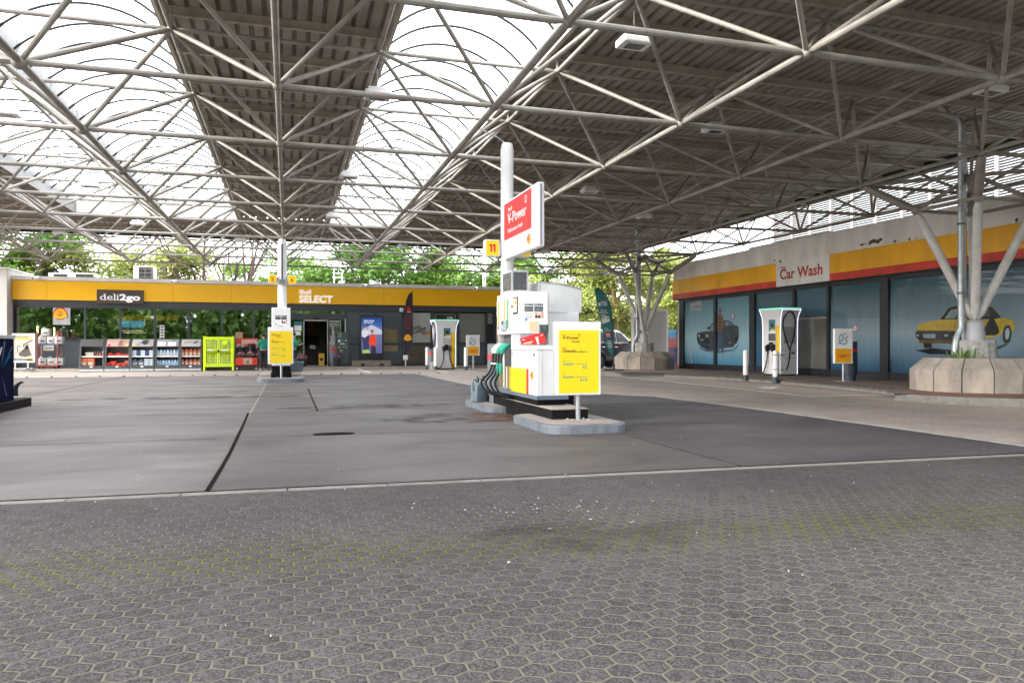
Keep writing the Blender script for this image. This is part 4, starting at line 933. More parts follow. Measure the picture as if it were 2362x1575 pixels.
part('plinth_seam',dgr,S,lambda m:[m.box(fx(p)-.02,fx(p)+.02,NF-.012,NF+.01,.12,1.46) for p in (196,277.6,357.8,435.4,511,585)]+[m.box(SW,fx(671),NF-.02,NF+.09,1.46,1.52)])
part('mullion',dgr,S,lambda m:m.box(SW,SW+.14,NF-.03,NF+.1,.12,3.2))
wpx=[34,196,277.6,357.8,435.4,511,585,671]
def window(x0,x1,z0,z1,gm=glass,par=S,n=NF,w=.05):
    f=part('window',dgr,par,lambda m:(m.box(x0,x0+w,n-.03,n+.07,z0,z1),m.box(x1-w,x1,n-.03,n+.07,z0,z1),m.box(x0+w,x1-w,n-.03,n+.07,z0,z0+w),m.box(x0+w,x1-w,n-.03,n+.07,z1-w,z1)))
    part('pane',gm,f,lambda m:m.box(x0+w,x1-w,n+.02,n+.028,z0+w,z1-w)); return f
for a,b in zip(wpx,wpx[1:]): window(fx(a),fx(b),1.5,3.2)
# inside: shelves, counters, lit menu screens
IN=thing('shop_interior','dim shop interior with counters, shelves and menu screens behind the glass','shop interior',(-3,47,.13))
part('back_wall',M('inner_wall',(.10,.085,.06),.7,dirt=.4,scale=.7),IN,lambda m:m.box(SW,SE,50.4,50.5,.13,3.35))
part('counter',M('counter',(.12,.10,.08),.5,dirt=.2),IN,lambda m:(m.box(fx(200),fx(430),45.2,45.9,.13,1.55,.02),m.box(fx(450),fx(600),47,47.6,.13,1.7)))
part('canopy_panel',M('inner_yellow',(.55,.33,.02),.5,dirt=.2,emit=(.55,.33,.02),estr=.25),IN,lambda m:m.box(EN(265,46),EN(412,46),46,46.1,ZZ(330,739,46),ZZ(330,727,46)))
scr=M('menu_screen',(.02,.05,.09),.3,dirt=.3,emit=(.10,.32,.55),estr=.8)
for a,b in ((274,300),(302,331)): part('menu_screen',scr,IN,lambda m:m.box(EN(a,46.2),EN(b,46.2),46.2,46.25,ZZ(300,755,46.2),ZZ(300,740,46.2)))
part('light_tube',M('tube_light',(.8,.7,.4),.4,dirt=0,emit=(1,.75,.35),estr=5),IN,lambda m:[m.box(EN(px,44.2)-.03,EN(px,44.2)+.03,44.2,44.26,ZZ(px,b,44.2),ZZ(px,a,44.2)) for px,a,b in ((86,752,768),(124.6,755,783))])
part('strip_light',M('warm_light',(.7,.6,.4),.4,dirt=0,emit=(1,.8,.5),estr=1.6),IN,lambda m:[m.box(EN(a,46.5),EN(b,46.5),46.5,46.54,ZZ(a,y+.8,46.5),ZZ(a,y,46.5)) for a,b,y in ((280,330,762),(284,336,766.5))])
r=random.Random(21)
cols=[(.30,.30,.28),(.28,.05,.03),(.04,.16,.28),(.35,.25,.04),(.07,.16,.07),(.35,.33,.30),(.05,.05,.06)]
pm=[M('goods_%d'%k,c,.45,dirt=.25,scale=14) for k,c in enumerate(cols)]
for k in range(26):
    px=r.uniform(60,660); n=r.choice((44.6,45.4,48)); x=EN(px,n); w=r.uniform(.12,.4); zz_=1.5 if n<45 else 1.56
    part('shelf_goods',pm[k%7],IN,lambda m:m.box(x,x+w,n,n+.2,zz_ if n<46 else 1.0,zz_+r.uniform(.15,.55),.01))
for k in range(6): part('shelf_rack',M('rack_dark',(.035,.033,.03),.5,dirt=.2),IN,lambda m:[m.box(-11+k*3.6,-8.6+k*3.6,48.6,49.2,z,z+.05) for z in (.5,1.1,1.7,2.3)]+[m.box(-11+k*3.6,-8.6+k*3.6,49.2,49.25,.13,2.6)])
# hanging white banner with emblem in the first window, white sticker strip
BN=thing('banner','white banner with yellow scallop emblem hanging in the left window','banner',(fx(140),NF+.3,2.2))
part('cloth',M('banner_white',(.55,.55,.55),.6,dirt=.1),BN,lambda m:m.box(fx(122),fx(162),NF+.0,NF+.012,fz(140,749),3.15))
pecten((fx(139),NF-.012,fz(138,723)),.62,BN,'S')
part('fold',lgr,BN,lambda m:m.box(fx(155),fx(158),NF-.006,NF+.0,fz(140,749),3.15))
WS=thing('window_sticker','white strip of pictograms stuck on the shop window','sticker',(fx(373),NF,1.6))
part('sheet',white,WS,lambda m:m.box(fx(368.5),fx(379),NF+.012,NF+.018,fz(373,781),fz(373,750)))
part('print',dgr,WS,lambda m:[m.box(fx(370),fx(377.5),NF+.009,NF+.013,fz(373,756+k*6.3),fz(373,752.5+k*6.3)) for k in range(5)])
for px in (52,55): pass
# door group
DR=part('door',dgr,S,lambda m:(m.box(fx(671),fx(797),NF-.16,NF+.1,2.66,2.94,.01),m.box(fx(794),fx(797.5),NF-.06,NF+.06,.12,2.66),m.box(fx(699),fx(701),NF-.05,NF+.05,.12,2.66),m.box(fx(756),fx(758.5),NF-.05,NF+.05,.12,2.66),m.box(fx(671),fx(672.5),NF-.05,NF+.05,.12,2.66)))
part('door_frame',steel,DR,lambda m:(m.box(fx(700.3),fx(701.6),NF-.07,NF-.04,.14,2.64),m.box(fx(754.6),fx(756.2),NF-.07,NF-.04,.14,2.64),m.box(fx(700),fx(756),NF-.07,NF-.04,2.6,2.66),m.box(fx(700),fx(756),NF-.1,NF+.1,.121,.15)))
part('sensor',blk,DR,lambda m:m.box(fx(721.5),fx(736),NF-.26,NF-.16,2.68,2.78,.02))
for a,b in ((672.5,699),(758.5,794)):
    part('pane',glass2,DR,lambda m:m.box(fx(a),fx(b),NF,NF+.012,.16,2.64))
part('pane_edge',steel,DR,lambda m:(m.box(fx(784.5),fx(785.8),NF-.02,NF+.0,.16,2.6),m.box(fx(759),fx(785),NF-.02,NF,2.57,2.62)))
window(fx(671),fx(796),2.95,3.2)
part('downpipe',lgr,S,lambda m:m.box(fx(795),fx(797.5),NF-.2,NF-.1,1.9,2.75))
part('paper_notice',white,DR,lambda m:(m.box(fx(679),fx(695.3),NF-.012,NF-.006,fz(687,763),fz(687,751)),m.box(fx(680),fx(693.5),NF-.012,NF-.006,fz(687,773),fz(687,764.5))))
part('paper_notice',M('notice_teal',(.04,.16,.20),.5,dirt=.3,scale=8),DR,lambda m:m.box(fx(678),fx(697),NF-.009,NF-.004,fz(687,751),fz(687,742)))
part('paper_notice',M('notice_picture',(.40,.36,.30),.5,dirt=.6,scale=6),DR,lambda m:m.box(fx(759.5),fx(784),NF+.013,NF+.02,fz(770,800),fz(770,745)))
# inside the open door
part('shop_display',M('inner_orange',(.22,.11,.012),.5,dirt=.4,scale=2),IN,lambda m:m.box(EN(709,48),EN(735,48),48,48.1,ZZ(720,774,48),ZZ(720,738,48)))
part('shelf_rack',M('rack_brown',(.08,.06,.045),.5,dirt=.4,scale=3),IN,lambda m:(m.box(EN(700,46.5),EN(750,46.5),46.5,46.9,.13,1.2),m.box(EN(737,47),EN(757,47),47,47.4,.13,2.9)))
part('hanging_notice',white,IN,lambda m:m.poly([(EN(716,45.5),45.5,ZZ(716,795,45.5)),(EN(728,45.5),45.5,ZZ(728,797,45.5)),(EN(726.5,45.5),45.5,ZZ(726,806,45.5)),(EN(713,45.5),45.5,ZZ(713,803,45.5))]))
WF=thing('wet_floor_sign','yellow folding wet-floor board standing inside the open shop door','floor sign',(fx(741),43.7,.13))
part('board',M('wet_yellow',(.75,.42,.01),.45,dirt=.1),WF,lambda m:m.prismX([(43.55,.13),(43.6,.13),(43.72,fz(740,815,43.7)),(43.68,fz(740,815,43.7))],fx(735,43.7),fx(748,43.7)))
part('print',blk,WF,lambda m:m.box(fx(738,43.7),fx(745,43.7),43.60,43.605,.35,.55))
# right half: grey panels, poster windows
def panel(a,b,z0,z1,mt,name='grey_panel',d=.0): return part(name,mt,S,lambda m:m.box(fx(a),fx(b),NF-.01-d,NF+.05,z0,z1))
for p in (797.5,864.5,929.5,936.5,994.5,1057,1119.5,1141,1158,1175): part('mullion',dgr,S,lambda m:m.box(fx(p)-.045,fx(p)+.045,NF-.05,NF+.06,.12,3.2))
def rail(a,b,z): part('rail',dgr,S,lambda m:m.box(fx(a),fx(b),NF-.04,NF+.05,z,z+.09))
for a,b in ((799,863.5),(865.5,928.5)):
    panel(a,b,1.36,3.1,dgr2); panel(a,b,.2,1.3,dgr2); rail(a,b,1.28); rail(a,b,3.1)
rail(797,1180,.12); rail(937,1180,1.33)
panel(886.5,917,1.42,2.18,M('poster_tan',(.27,.20,.10),.25,dirt=.2,scale=1.5),'reflecting_poster',.004); panel(886.5,917,.92,1.25,M('poster_tan2',(.33,.24,.12),.3,dirt=.3,scale=4),'reflecting_poster',.004)
panel(937.5,993.5,1.42,3.12,M('poster_white',(.42,.44,.42),.25,dirt=.12,scale=1.5),'poster_panel'); panel(937.5,993.5,.2,1.3,M('poster_brown2',(.10,.075,.055),.25,dirt=.25,scale=1.5),'poster_panel')
ch=M('chocolate',(.075,.025,.008),.4,dirt=.2); r=random.Random(4)
for k in range(7):
    px=941+k*7; P=[(px+4*math.sin(t*1.9+k)+t*2.4-6,753+t*3.2+3*math.cos(t*2.1+k*2)) for t in [q*.45 for q in range(12)]]
    P=[p for p in P if 939<p[0]<992 and 745<p[1]<772]
    if len(P)>2: part('poster_print',ch,S,lambda m:m.path([(fx(a),NF-.014,fz(a,b)) for a,b in P],.022,5))
part('poster_print',yel3,S,lambda m:m.box(fx(984),fx(993),NF-.016,NF-.01,fz(988,776),fz(988,769)))
panel(996,1056,1.42,3.12,M('poster_green_grey',(.13,.14,.13),.2,dirt=.15),'poster_panel'); panel(996,1056,.2,1.3,dgr2)
part('sign_board',M('chalkboard',(.02,.021,.02),.5,dirt=.3),S,lambda m:m.box(fx(1000.5),fx(1056),NF-.07,NF-.012,fz(1028,742),fz(1028,720.5)))
part('sign_line',lgr,S,lambda m:(m.box(fx(1003.5),fx(1050),NF-.076,NF-.07,fz(1028,725.8),fz(1028,725.0)),m.box(fx(1049),fx(1050),NF-.076,NF-.07,fz(1028,738),fz(1028,725)),m.box(fx(1003.5),fx(1004.5),NF-.076,NF-.07,fz(1028,742),fz(1028,725))))
T((fx(1030.5),NF-.076,fz(1035,735.8)),'DER.',.14,white,S,bold=.03)
panel(1059,1118,1.42,3.12,M('film_grey',(.19,.195,.19),.22,dirt=.1),'poster_panel'); panel(1059,1118,.2,1.3,dgr2); panel(1121,1172,.2,1.3,dgr2); panel(1121,1172,1.42,3.12,M('film_dark',(.02,.021,.022),.15,dirt=.2),'poster_panel')
part('poster_print',lgr,S,lambda m:[m.box(fx(1124.5),fx(1138-((k*3)%5)),NF-.014,NF-.01,fz(1130,724+k*3.2),fz(1130,722.6+k*3.2)) for k in range(8)])
panel(1174,1182,.12,3.2,dgr2); part('grey_panel',dgr2,S,lambda m:m.box(fx(1182),SE,NF-.01,NF+.05,.12,3.2)); part('mullion',dgr,S,lambda m:m.box(SE-.12,SE+.1,NF-.05,NF+.06,.12,3.2))
part('red_poster',M('poster_red',(.45,.02,.012),.4,dirt=.15),S,lambda m:m.box(fx(1134),fx(1166),NF-.02,NF-.012,fz(1148,818),fz(1148,789.5)))
part('wall_box',white,S,lambda m:m.box(fx(921),fx(928.6),NF-.3,NF-.05,fz(925,719.5),fz(925,710.5),.02))
# raised letters
DS=thing('shop_sign','dark brown sign board with pale two-weight lettering on the fascia','sign',(fx(277),NF-.26,3.3))
n=NF-.26
part('board',brown,DS,lambda m:m.box(EN(223,n),EN(331.5,n),n,n+.06,ZZ(277,701,n),ZZ(277,668.8,n),.01))
b0=ZZ(277,692.3,n)
T((EN(229.2,n),n-.012,b0),'deli',.335,litw,DS,width=EN(271.5,n)-EN(229.2,n),bold=-.012,ext=.02)
T((EN(275.5,n),n-.012,b0),'2go',.315,litw,DS,width=EN(323.5,n)-EN(275.5,n),bold=.045,ext=.02)
part('letter_serif',litw,DS,lambda m:[m.box(EN(a,n),EN(b,n),n-.032,n+.0,ZZ(a,c+1.0,n),ZZ(a,c,n)) for a,b,c in ((238.2,241.2,677.6),(242.8,245.8,690.9),(260.6,263.6,677.9),(260.6,267.6,691.2),(267.9,270.6,682.6),(267.9,273.6,691.2))])
SS_=thing('shop_sign','raised white two-line lettering on the yellow shop fascia','sign',(fx(726),NF-.21,3.7))
n=NF-.21
T((EN(690,n),n-.03,ZZ(690,677.5,n)),'Shell',.225,litw,SS_,width=EN(717.5,n)-EN(690,n),bold=.035,ext=.03)
T((EN(690,n),n-.03,ZZ(690,697,n)),'SELECT',.385,litw,SS_,width=EN(767.5,n)-EN(690,n),bold=.05,ext=.03)
# roof things
def ac(px0,px1,py0,n,label,fan=True):
    x0,x1=EN(px0,n),EN(px1,n); z1=ZZ(px0,py0,n); t=thing('roof_unit',label,'roof unit',((x0+x1)/2,n,4.56),'white units on the shop roof')
    part('casing',M('casing',(.62,.60,.55),.5,dirt=.15),t,lambda m:m.box(x0,x1,n,n+.9,4.56,z1,.015)); w=x1-x0
    part('grille',M('grille_dark',(.045,.035,.03),.6,dirt=.4,scale=4),t,lambda m:m.box(x0+w*.26,x1-w*.08,n-.012,n+.01,4.6,z1-.06)); return t
t=ac(307.5,355.5,613,45,'taller white roof unit with a square dark grille behind the brown sign')
part('grille_bars',lgr,t,lambda m:[m.box(EN(320+k*3.6,45)-.0,EN(320.6+k*3.6,45),44.975,44.99,4.6,ZZ(320,615,45)) for k in (0,4,8)]+[m.box(EN(320,45),EN(351,45),44.975,44.99,4.75+k*.22,4.765+k*.22) for k in range(4)])
ac(111.6,158,629,45.5,'low white roof unit farthest left on the shop roof'); ac(158.5,220,629,45.5,'low white roof unit second from left on the shop roof')
n=47
t=thing('roof_vent','small grey domed vent on the shop roof edge','vent',(fx(865,n),n,4.56)); part('dome',mgr,t,lambda m:m.lathe([(.36,4.56),(.36,ZZ(865,655,n)),(.3,ZZ(865,651.5,n)),(0,ZZ(865,650,n))],(fx(865,n),n,0),14),True)
AN_=thing('roof_mast','thin white antenna mast with brackets on the shop roof','antenna',(fx(774,n),n,4.56)); xx=fx(771,n)
part('pole',white,AN_,lambda m:(m.tube((xx,n,4.56),(xx,n,ZZ(771,604,n)),.03,6),m.tube((xx+.45,n,4.56),(xx+.45,n,ZZ(771,628,n)),.03,6)))
part('bracket',white,AN_,lambda m:(m.tube((xx-.1,n,ZZ(771,640,n)),(xx+.5,n,ZZ(771,640,n)),.025,6),m.tube((xx-.1,n,ZZ(771,630,n)),(xx+.5,n,ZZ(771,630,n)),.025,6),m.box(xx+.25,xx+.6,n-.06,n+.06,4.8,5.15,.02),m.box(xx-.08,xx+.12,n-.05,n+.05,ZZ(771,618,n),ZZ(771,606,n),.02)))
AP=thing('roof_mast','two thin white poles with a cross tie at the right end of the shop roof','antenna',(fx(1118,n),n,4.56))
part('pole',white,AP,lambda m:(m.tube((fx(1115,n),n,4.56),(fx(1115,n),n,6.8),.035,6),m.tube((fx(1119.5,n),n,4.56),(fx(1119.5,n),n,6.8),.035,6)))
cam0=None
for px,py,lb in ((81.6,641.6,'security camera nearest the left end of the fascia'),(400,650.6,'security camera right of the brown sign on the parapet'),(840,659.6,'security camera above the digital screen on the parapet'),(1096.6,665.6,'security camera above the charger at the right end of the parapet')):
    n=NF-.3; x,z=EN(px,n),ZZ(px,py,n)
    if cam0 is None:
        cam0=thing('security_camera',lb,'camera',(x,n,z),'security cameras along the shop parapet'); x0_,z0_=x,z
        part('housing',white2,cam0,lambda m:m.path([(x+.12,n+.08,z+.04),(x-.06,n-.22,z-.03)],[.085,.09],12),True); part('lens',blk,cam0,lambda m:m.path([(x-.055,n-.21,z-.028),(x-.065,n-.228,z-.033)],[.06,.055],12)); part('bracket',white,cam0,lambda m:m.box(x+.06,x+.18,n+.04,n+.12,z-.1,z+.06,.01))
    else: o=copy_tree(cam0); o.location=(x,n,z); o['label']=lb
m=MB(); m.box(-18,SW-.02,42.2,46,.0,ZZ(15,619.5,42.2),.02); o=m.build('concrete_wall',concw,None); tag(o,'tall pale concrete wall end at the left of the shop','wall')
part('coping',conp,o,lambda m:m.box(-18.05,SW+.02,42.15,46.05,ZZ(15,619.5,42.2)+.002,ZZ(15,617,42.2)),False)
# digital screen totem on a stone block
DT=thing('screen_totem','tall black advertising screen with two smiling people on a concrete block','screen',(fx(857),42.1,.12))
n=42.1
part('casing',blk,DT,lambda m:m.box(EN(831,n),EN(884.8,n),n,n+.22,ZZ(857,830,n),ZZ(857,728,n),.015))
def scrmat():
    m=bpy.data.materials.new('screen_picture'); nn,l,p=nt(m); tc=nn.new('ShaderNodeTexCoord'); sp=nn.new('ShaderNodeSeparateXYZ'); l.new(tc.outputs['Generated'],sp.inputs[0])
    rp=nn.new('ShaderNodeValToRGB'); e=rp.color_ramp.elements; e[0].position=0; e[0].color=(.10,.11,.30,1); e[1].position=1; e[1].color=(.008,.035,.16,1)
    for q,c in ((.45,(.16,.17,.32)),(.62,(.25,.25,.36)),(.75,(.06,.14,.42))): x=e.new(q); x.color=(*c,1)
    l.new(sp.outputs[2],rp.inputs[0]); l.new(rp.outputs[0],p.inputs['Emission Color']); p.inputs['Emission Strength'].default_value=.17; p.inputs['Base Color'].default_value=(.01,.01,.012,1); p.inputs['Roughness'].default_value=.12; return m
part('display',scrmat(),DT,lambda m:m.box(EN(834,n),EN(881,n),n-.006,n+.001,ZZ(857,814.5,n),ZZ(857,731.5,n)))
def em(name,c,s=.19): return M('scr_'+name,tuple(x*.1 for x in c),.3,dirt=0,emit=c,estr=s)
def flat(name,mt,pts,d,root=DT,n=n): return part(name,mt,root,lambda m:m.poly([(EN(a,n),n-.006-d,ZZ(a,b,n)) for a,b in pts]))
flat('picture_snow',em('snow',(.45,.44,.55)),[(834,764),(840,757),(850,752),(857,749.5),(866,753),(874,758),(881,762),(881,771),(834,772)],.001)
flat('picture_person',em('navy',(.035,.03,.10)),[(834,776),(843,764),(851,768),(852,790),(851,807),(838,808),(837,790)],.002)
flat('picture_person',em('white',(.55,.55,.66)),[(834.5,766),(838,762),(848,762),(853,767),(851,772),(846,775),(842,779),(834.5,776)],.003)
flat('picture_person',em('skin',(.42,.27,.22)),[(843.5,753),(845,751.2),(848.5,751),(850,753.5),(849.5,759),(847,761.8),(844.5,760)],.004); flat('picture_person',em('hair',(.03,.02,.03)),[(843.2,754),(844,750.8),(848,749.8),(850.4,752),(850,754),(847,752.5)],.005)
flat('picture_person',em('red',(.62,.05,.02)),[(850,794),(853,776),(857,770.5),(863,771.5),(867,777),(868,790),(866,798),(856,797)],.004); flat('picture_person',em('skin2',(.40,.24,.18)),[(855.5,764),(857,761.8),(860.5,762),(862,765),(860.5,770.5),(858,771.8),(856,769)],.005)
flat('picture_person',em('hair2',(.03,.02,.03)),[(855,766),(856,761),(861,760.8),(862.6,765),(861,763)],.006); flat('picture_person',em('legs',(.02,.015,.05)),[(856,797),(866,798),(868,814),(856,814.4)],.003); flat('picture_person',em('lime',(.30,.45,.10)),[(837,807),(851,806),(854,814.4),(836,814.4)],.003)
T((EN(839.5,n),n-.012,ZZ(840,741,n)),'JEDEN TAG FÜR',.075,em('txt',(.75,.8,.9)),DT,bold=.02,width=.56); T((EN(839.5,n),n-.012,ZZ(840,745.5,n)),'SIE VOR ORT',.075,MATS['scr_txt'],DT,bold=.02,width=.5)
CB=thing('concrete_block','long low concrete ballast block under the black screen','block',(fx(857),41.9,.12)); n=41.75
part('block',M('ballast',(.22,.19,.16),.85,dirt=.25,scale=4,bump=.3),CB,lambda m:m.box(EN(812,n),EN(902.5,n),n,n+.75,.124,ZZ(857,831,n),.02)); part('fork_slot',blk,CB,lambda m:(m.box(EN(832.5,n),EN(841.5,n),n-.003,n+.02,.124,.27),m.box(EN(876,n),EN(885,n),n-.003,n+.02,.124,.27)))
# self-service kiosk
n=42.3; KS=thing('kiosk','dark green notice pillar with small pictures right of the shop door','kiosk',(fx(791),n,.12))
part('casing',M('kiosk_green',(.045,.075,.075),.35,dirt=.15),KS,lambda m:m.box(EN(778,n),EN(805,n),n,n+.5,.124,ZZ(791,766,n),.01)); part('side',dgr,KS,lambda m:m.box(EN(802.3,n),EN(805.4,n),n-.004,n+.1,.124,ZZ(791,766,n)))
r=random.Random(2)
for k in range(14):
    px=780.5+(k%4)*5.3; py=784+(k//4)*7.6; part('print',[em('snow',(.4,.4,.5)),yel2,lgr,teal,tblue][(k*7)%5],KS,lambda m:m.box(EN(px,n),EN(px+r.uniform(2,4.4),n),n-.004,n+.001,ZZ(px,py+r.uniform(2,4.5),n),ZZ(px,py,n)))
part('print',lgr,KS,lambda m:[m.box(EN(780,n),EN(780+w_,n),n-.004,n+.001,ZZ(780,y_+.8,n),ZZ(780,y_,n)) for y_,w_ in ((768.5,9),(770.5,7),(774,8),(776,6),(806,12),(809,9),(812,12))])
bin_(fx(768,42.1),42.1,.124,'grey litter bin with a red band between the shop door and the kiosk',1.08)
# feather flags
def feather(name,label,outline,pole,base,clothm,org,scale_):
    t=thing(name,label,'flag',org)
    f=lambda p,d=0:(org[0]+(p[0]-base[0])*scale_,org[1]+d,org[2]+(base[1]-p[1])*scale_)
    def cloth(m):
        n_=len(outline); cx_=sum(p[0] for p in outline)/n_
        m.b.faces.new([m.b.verts.new(f(p,.02)) for p in outline]); m.b.faces.new([m.b.verts.new(f(p,.032)) for p in outline[::-1]])
    part('cloth',clothm,t,cloth); part('pole',blk,t,lambda m:m.path([f(p,.025) for p in pole],.026,6),True)
    part('foot',blk,t,lambda m:(m.tube((org[0]-.5,org[1]-.1,org[2]+.03),(org[0]+.5,org[1]+.1,org[2]+.03),.03,6),m.tube((org[0]-.2,org[1]+.5,org[2]+.03),(org[0]+.2,org[1]-.5,org[2]+.03),.03,6),m.lathe([(.06,org[2]),(.05,org[2]+.3),(0,org[2]+.3)],(org[0],org[1],0),8)))
    return t,f
c0=(EN(1416,30.2),30.2,.155)
TF,f1=feather('feather_flag','teal feather flag with white print beside the distant branching column',[(35,580),(60,690),(95,850),(130,1010),(165,1140),(205,1240),(247,1292),(252,1200),(250,1100),(245,990),(228,850),(207,740),(172,660),(120,600),(75,576)],[(258,1440),(258,1300),(256,1150),(251,990),(234,850),(213,735),(178,652),(125,592),(75,570),(35,570)],(258,1440),teal,c0,32.8/FPX/4.614)
def ft(st,u,v,h,w,mt=white,fl=True,b=.01): T(f1((u,v),-.002),st,h,mt,TF,width=w,bold=b,flip=fl,ext=.002)
sf=32.8/FPX/4.614
ft('CAMPER',178,718,.075,.30); ft('RENT',180,752,.14,.27,b=.02); ft('KLASSE',172,808,.07,.26); ft('WOHNMOBILE',192,832,.07,.40); ft('MIETEN',170,862,.07,.24); ft('JETZT',190,1000,.055,.2); ft('BUCHEN',222,1020,.055,.28)
part('print_box',white,TF,lambda m:m.poly([f1(p,-.004) for p in ((78,722),(100,715),(108,752),(84,758))]))
part('print_van',white2,TF,lambda m:m.poly([f1(p,.0) for p in ((115,890),(122,872),(160,866),(202,862),(210,900),(206,920),(150,936),(124,940))]))
part('print_window',dgr,TF,lambda m:(m.poly([f1(p,-.004) for p in ((120,884),(140,876),(150,884),(128,894))]),m.poly([f1(p,-.004) for p in ((170,880),(182,878),(184,890),(172,892))]),m.poly([f1(p,-.004) for p in ((190,876),(198,874),(200,886),(192,888))])))
part('print_red',M('flag_red',(.50,.02,.04),.6,dirt=.1),TF,lambda m:m.poly([f1(p,.0) for p in ((156,1036),(222,1026),(226,1084),(214,1088),(210,1104),(200,1090),(166,1096))]))
part('print_text',white,TF,lambda m:[m.poly([f1(p,-.004) for p in ((u,v),(u+w_,v-3),(u+w_,v+4),(u,v+7))]) for u,v,w_ in ((166,1046,48),(170,1060,40),(176,1074,40),(184,1126,44),(176,1142,54),(190,1158,48),(186,1176,52),(198,1192,40))])
n=41.9; c1=(EN(931.5,n),n,.124)
BF,f2=feather('feather_flag','dark purple feather flag with a small emblem before the shop front',[(1435,577),(1418,588),(1403,605),(1386,650),(1375,720),(1365,850),(1360,1075),(1395,1066),(1420,1040),(1432,1000),(1436,900),(1436,700)],[(1362,1180),(1360,1075),(1364,850),(1374,720),(1385,648),(1402,602),(1420,585),(1435,577)],(1362,1180),purp,c1,(n/.962)/FPX/3.675)
e=pecten(Vector(f2((1394,950),-.02)),.40,BF,'S')
part('print_mark',tred,BF,lambda m:m.poly([f2(p,-.003) for p in ((1385,725),(1398,690),(1405,700),(1418,725),(1412,735),(1392,735))])); part('print_mark',white,BF,lambda m:m.poly([f2(p,-.003) for p in ((1386,738),(1418,738),(1418,746),(1386,744))]))
part('print_text',M('flag_redtext',(.20,.03,.05),.6,dirt=0),BF,lambda m:[m.poly([f2(p,-.003) for p in ((1376,v),(1424,v),(1424,v+8),(1376,v+8))]) for v in (770,790,812,832,852,872)])
part('socket_lamp',white,BF,lambda m:(m.tube((c1[0]+.05,n-.3,.124),(c1[0]+.05,n-.3,.45),.03,8),m.box(c1[0]-.08,c1[0]+.18,n-.36,n-.24,.45,.72,.03)))
# flower pots
def flower(m,x,y,z,rr,n_,seed):
    r=random.Random(seed)
    for k in range(n_):
        a=r.random()*6.28; q=rr*math.sqrt(r.random()); c=Vector((x+q*math.cos(a),y+q*math.sin(a),z+rr*.5*(1-(q/rr)**2)+r.gauss(0,.02))); s=rr*.2; u=Vector((r.gauss(0,1),r.gauss(0,1),r.gauss(0,.6))).normalized()*s; v=u.cross(Vector((r.gauss(0,1),r.gauss(0,1),r.gauss(0,1)))).normalized()*s
        m.poly([c-u,c-v,c+u,c+v])
pinkm=M('petal_pink',(.55,.20,.33),.6,dirt=.5,scale=25); purpm=M('petal_purple',(.34,.10,.36),.6,dirt=.5,scale=25); whm=M('petal_white',(.55,.52,.42),.6,dirt=.3,scale=25)
def pot(x,y,z,r_,h,mt,fl,label,seed,grp=None):
    t=thing('flower_pot',label,'flower pot',(x,y,z),grp)
    part('pot',mt,t,lambda m:m.lathe([(r_*.75,z),(r_*.95,z+h*.9),(r_,z+h*.9),(r_,z+h),(0,z+h*.95)],(x,y,0),16),True)
    part('leaves',leafA,t,lambda m:flower(m,x,y,z+h,r_*1.1,50,seed)); part('petals',fl,t,lambda m:flower(m,x,y,z+h+.07,r_*1.15,70,seed+1)); return t
a=G(778,846.5,.124); pot(fx(778,41.6),41.6,.124,.2,.42,blk,purpm,'black pot of purple flowers beside the grey bin at the shop door',3)
# bucket and pot by the far pump
n=31.5; BK=thing('bucket','square dark grey bucket on the far pump island','bucket',(EN(684,n),n,.2)); x=EN(684,n)
part('bucket',plas,BK,lambda m:m.prism([(x-.21,n-.2),(x+.21,n-.2),(x+.21,n+.2),(x-.21,n+.2)],.2,.56,[(x-.27,n-.24),(x+.27,n-.24),(x+.27,n+.24),(x-.27,n+.24)])); part('rim',plas,BK,lambda m:m.box(x-.29,x+.29,n-.26,n+.26,.56,.6,.01)); part('squeegee',mgr,BK,lambda m:m.tube((x-.1,n,.6),(x+.14,n+.05,.95),.02,6))
pot(EN(697,41.3),41.3,.124,.24,.42,blk,pinkm,'black pot of pink flowers left of the open shop door',7)
pot(EN(686,41.8),41.8,.124,.22,.62,plas,leafC,'grey planter of greenery against the left door pane',17)
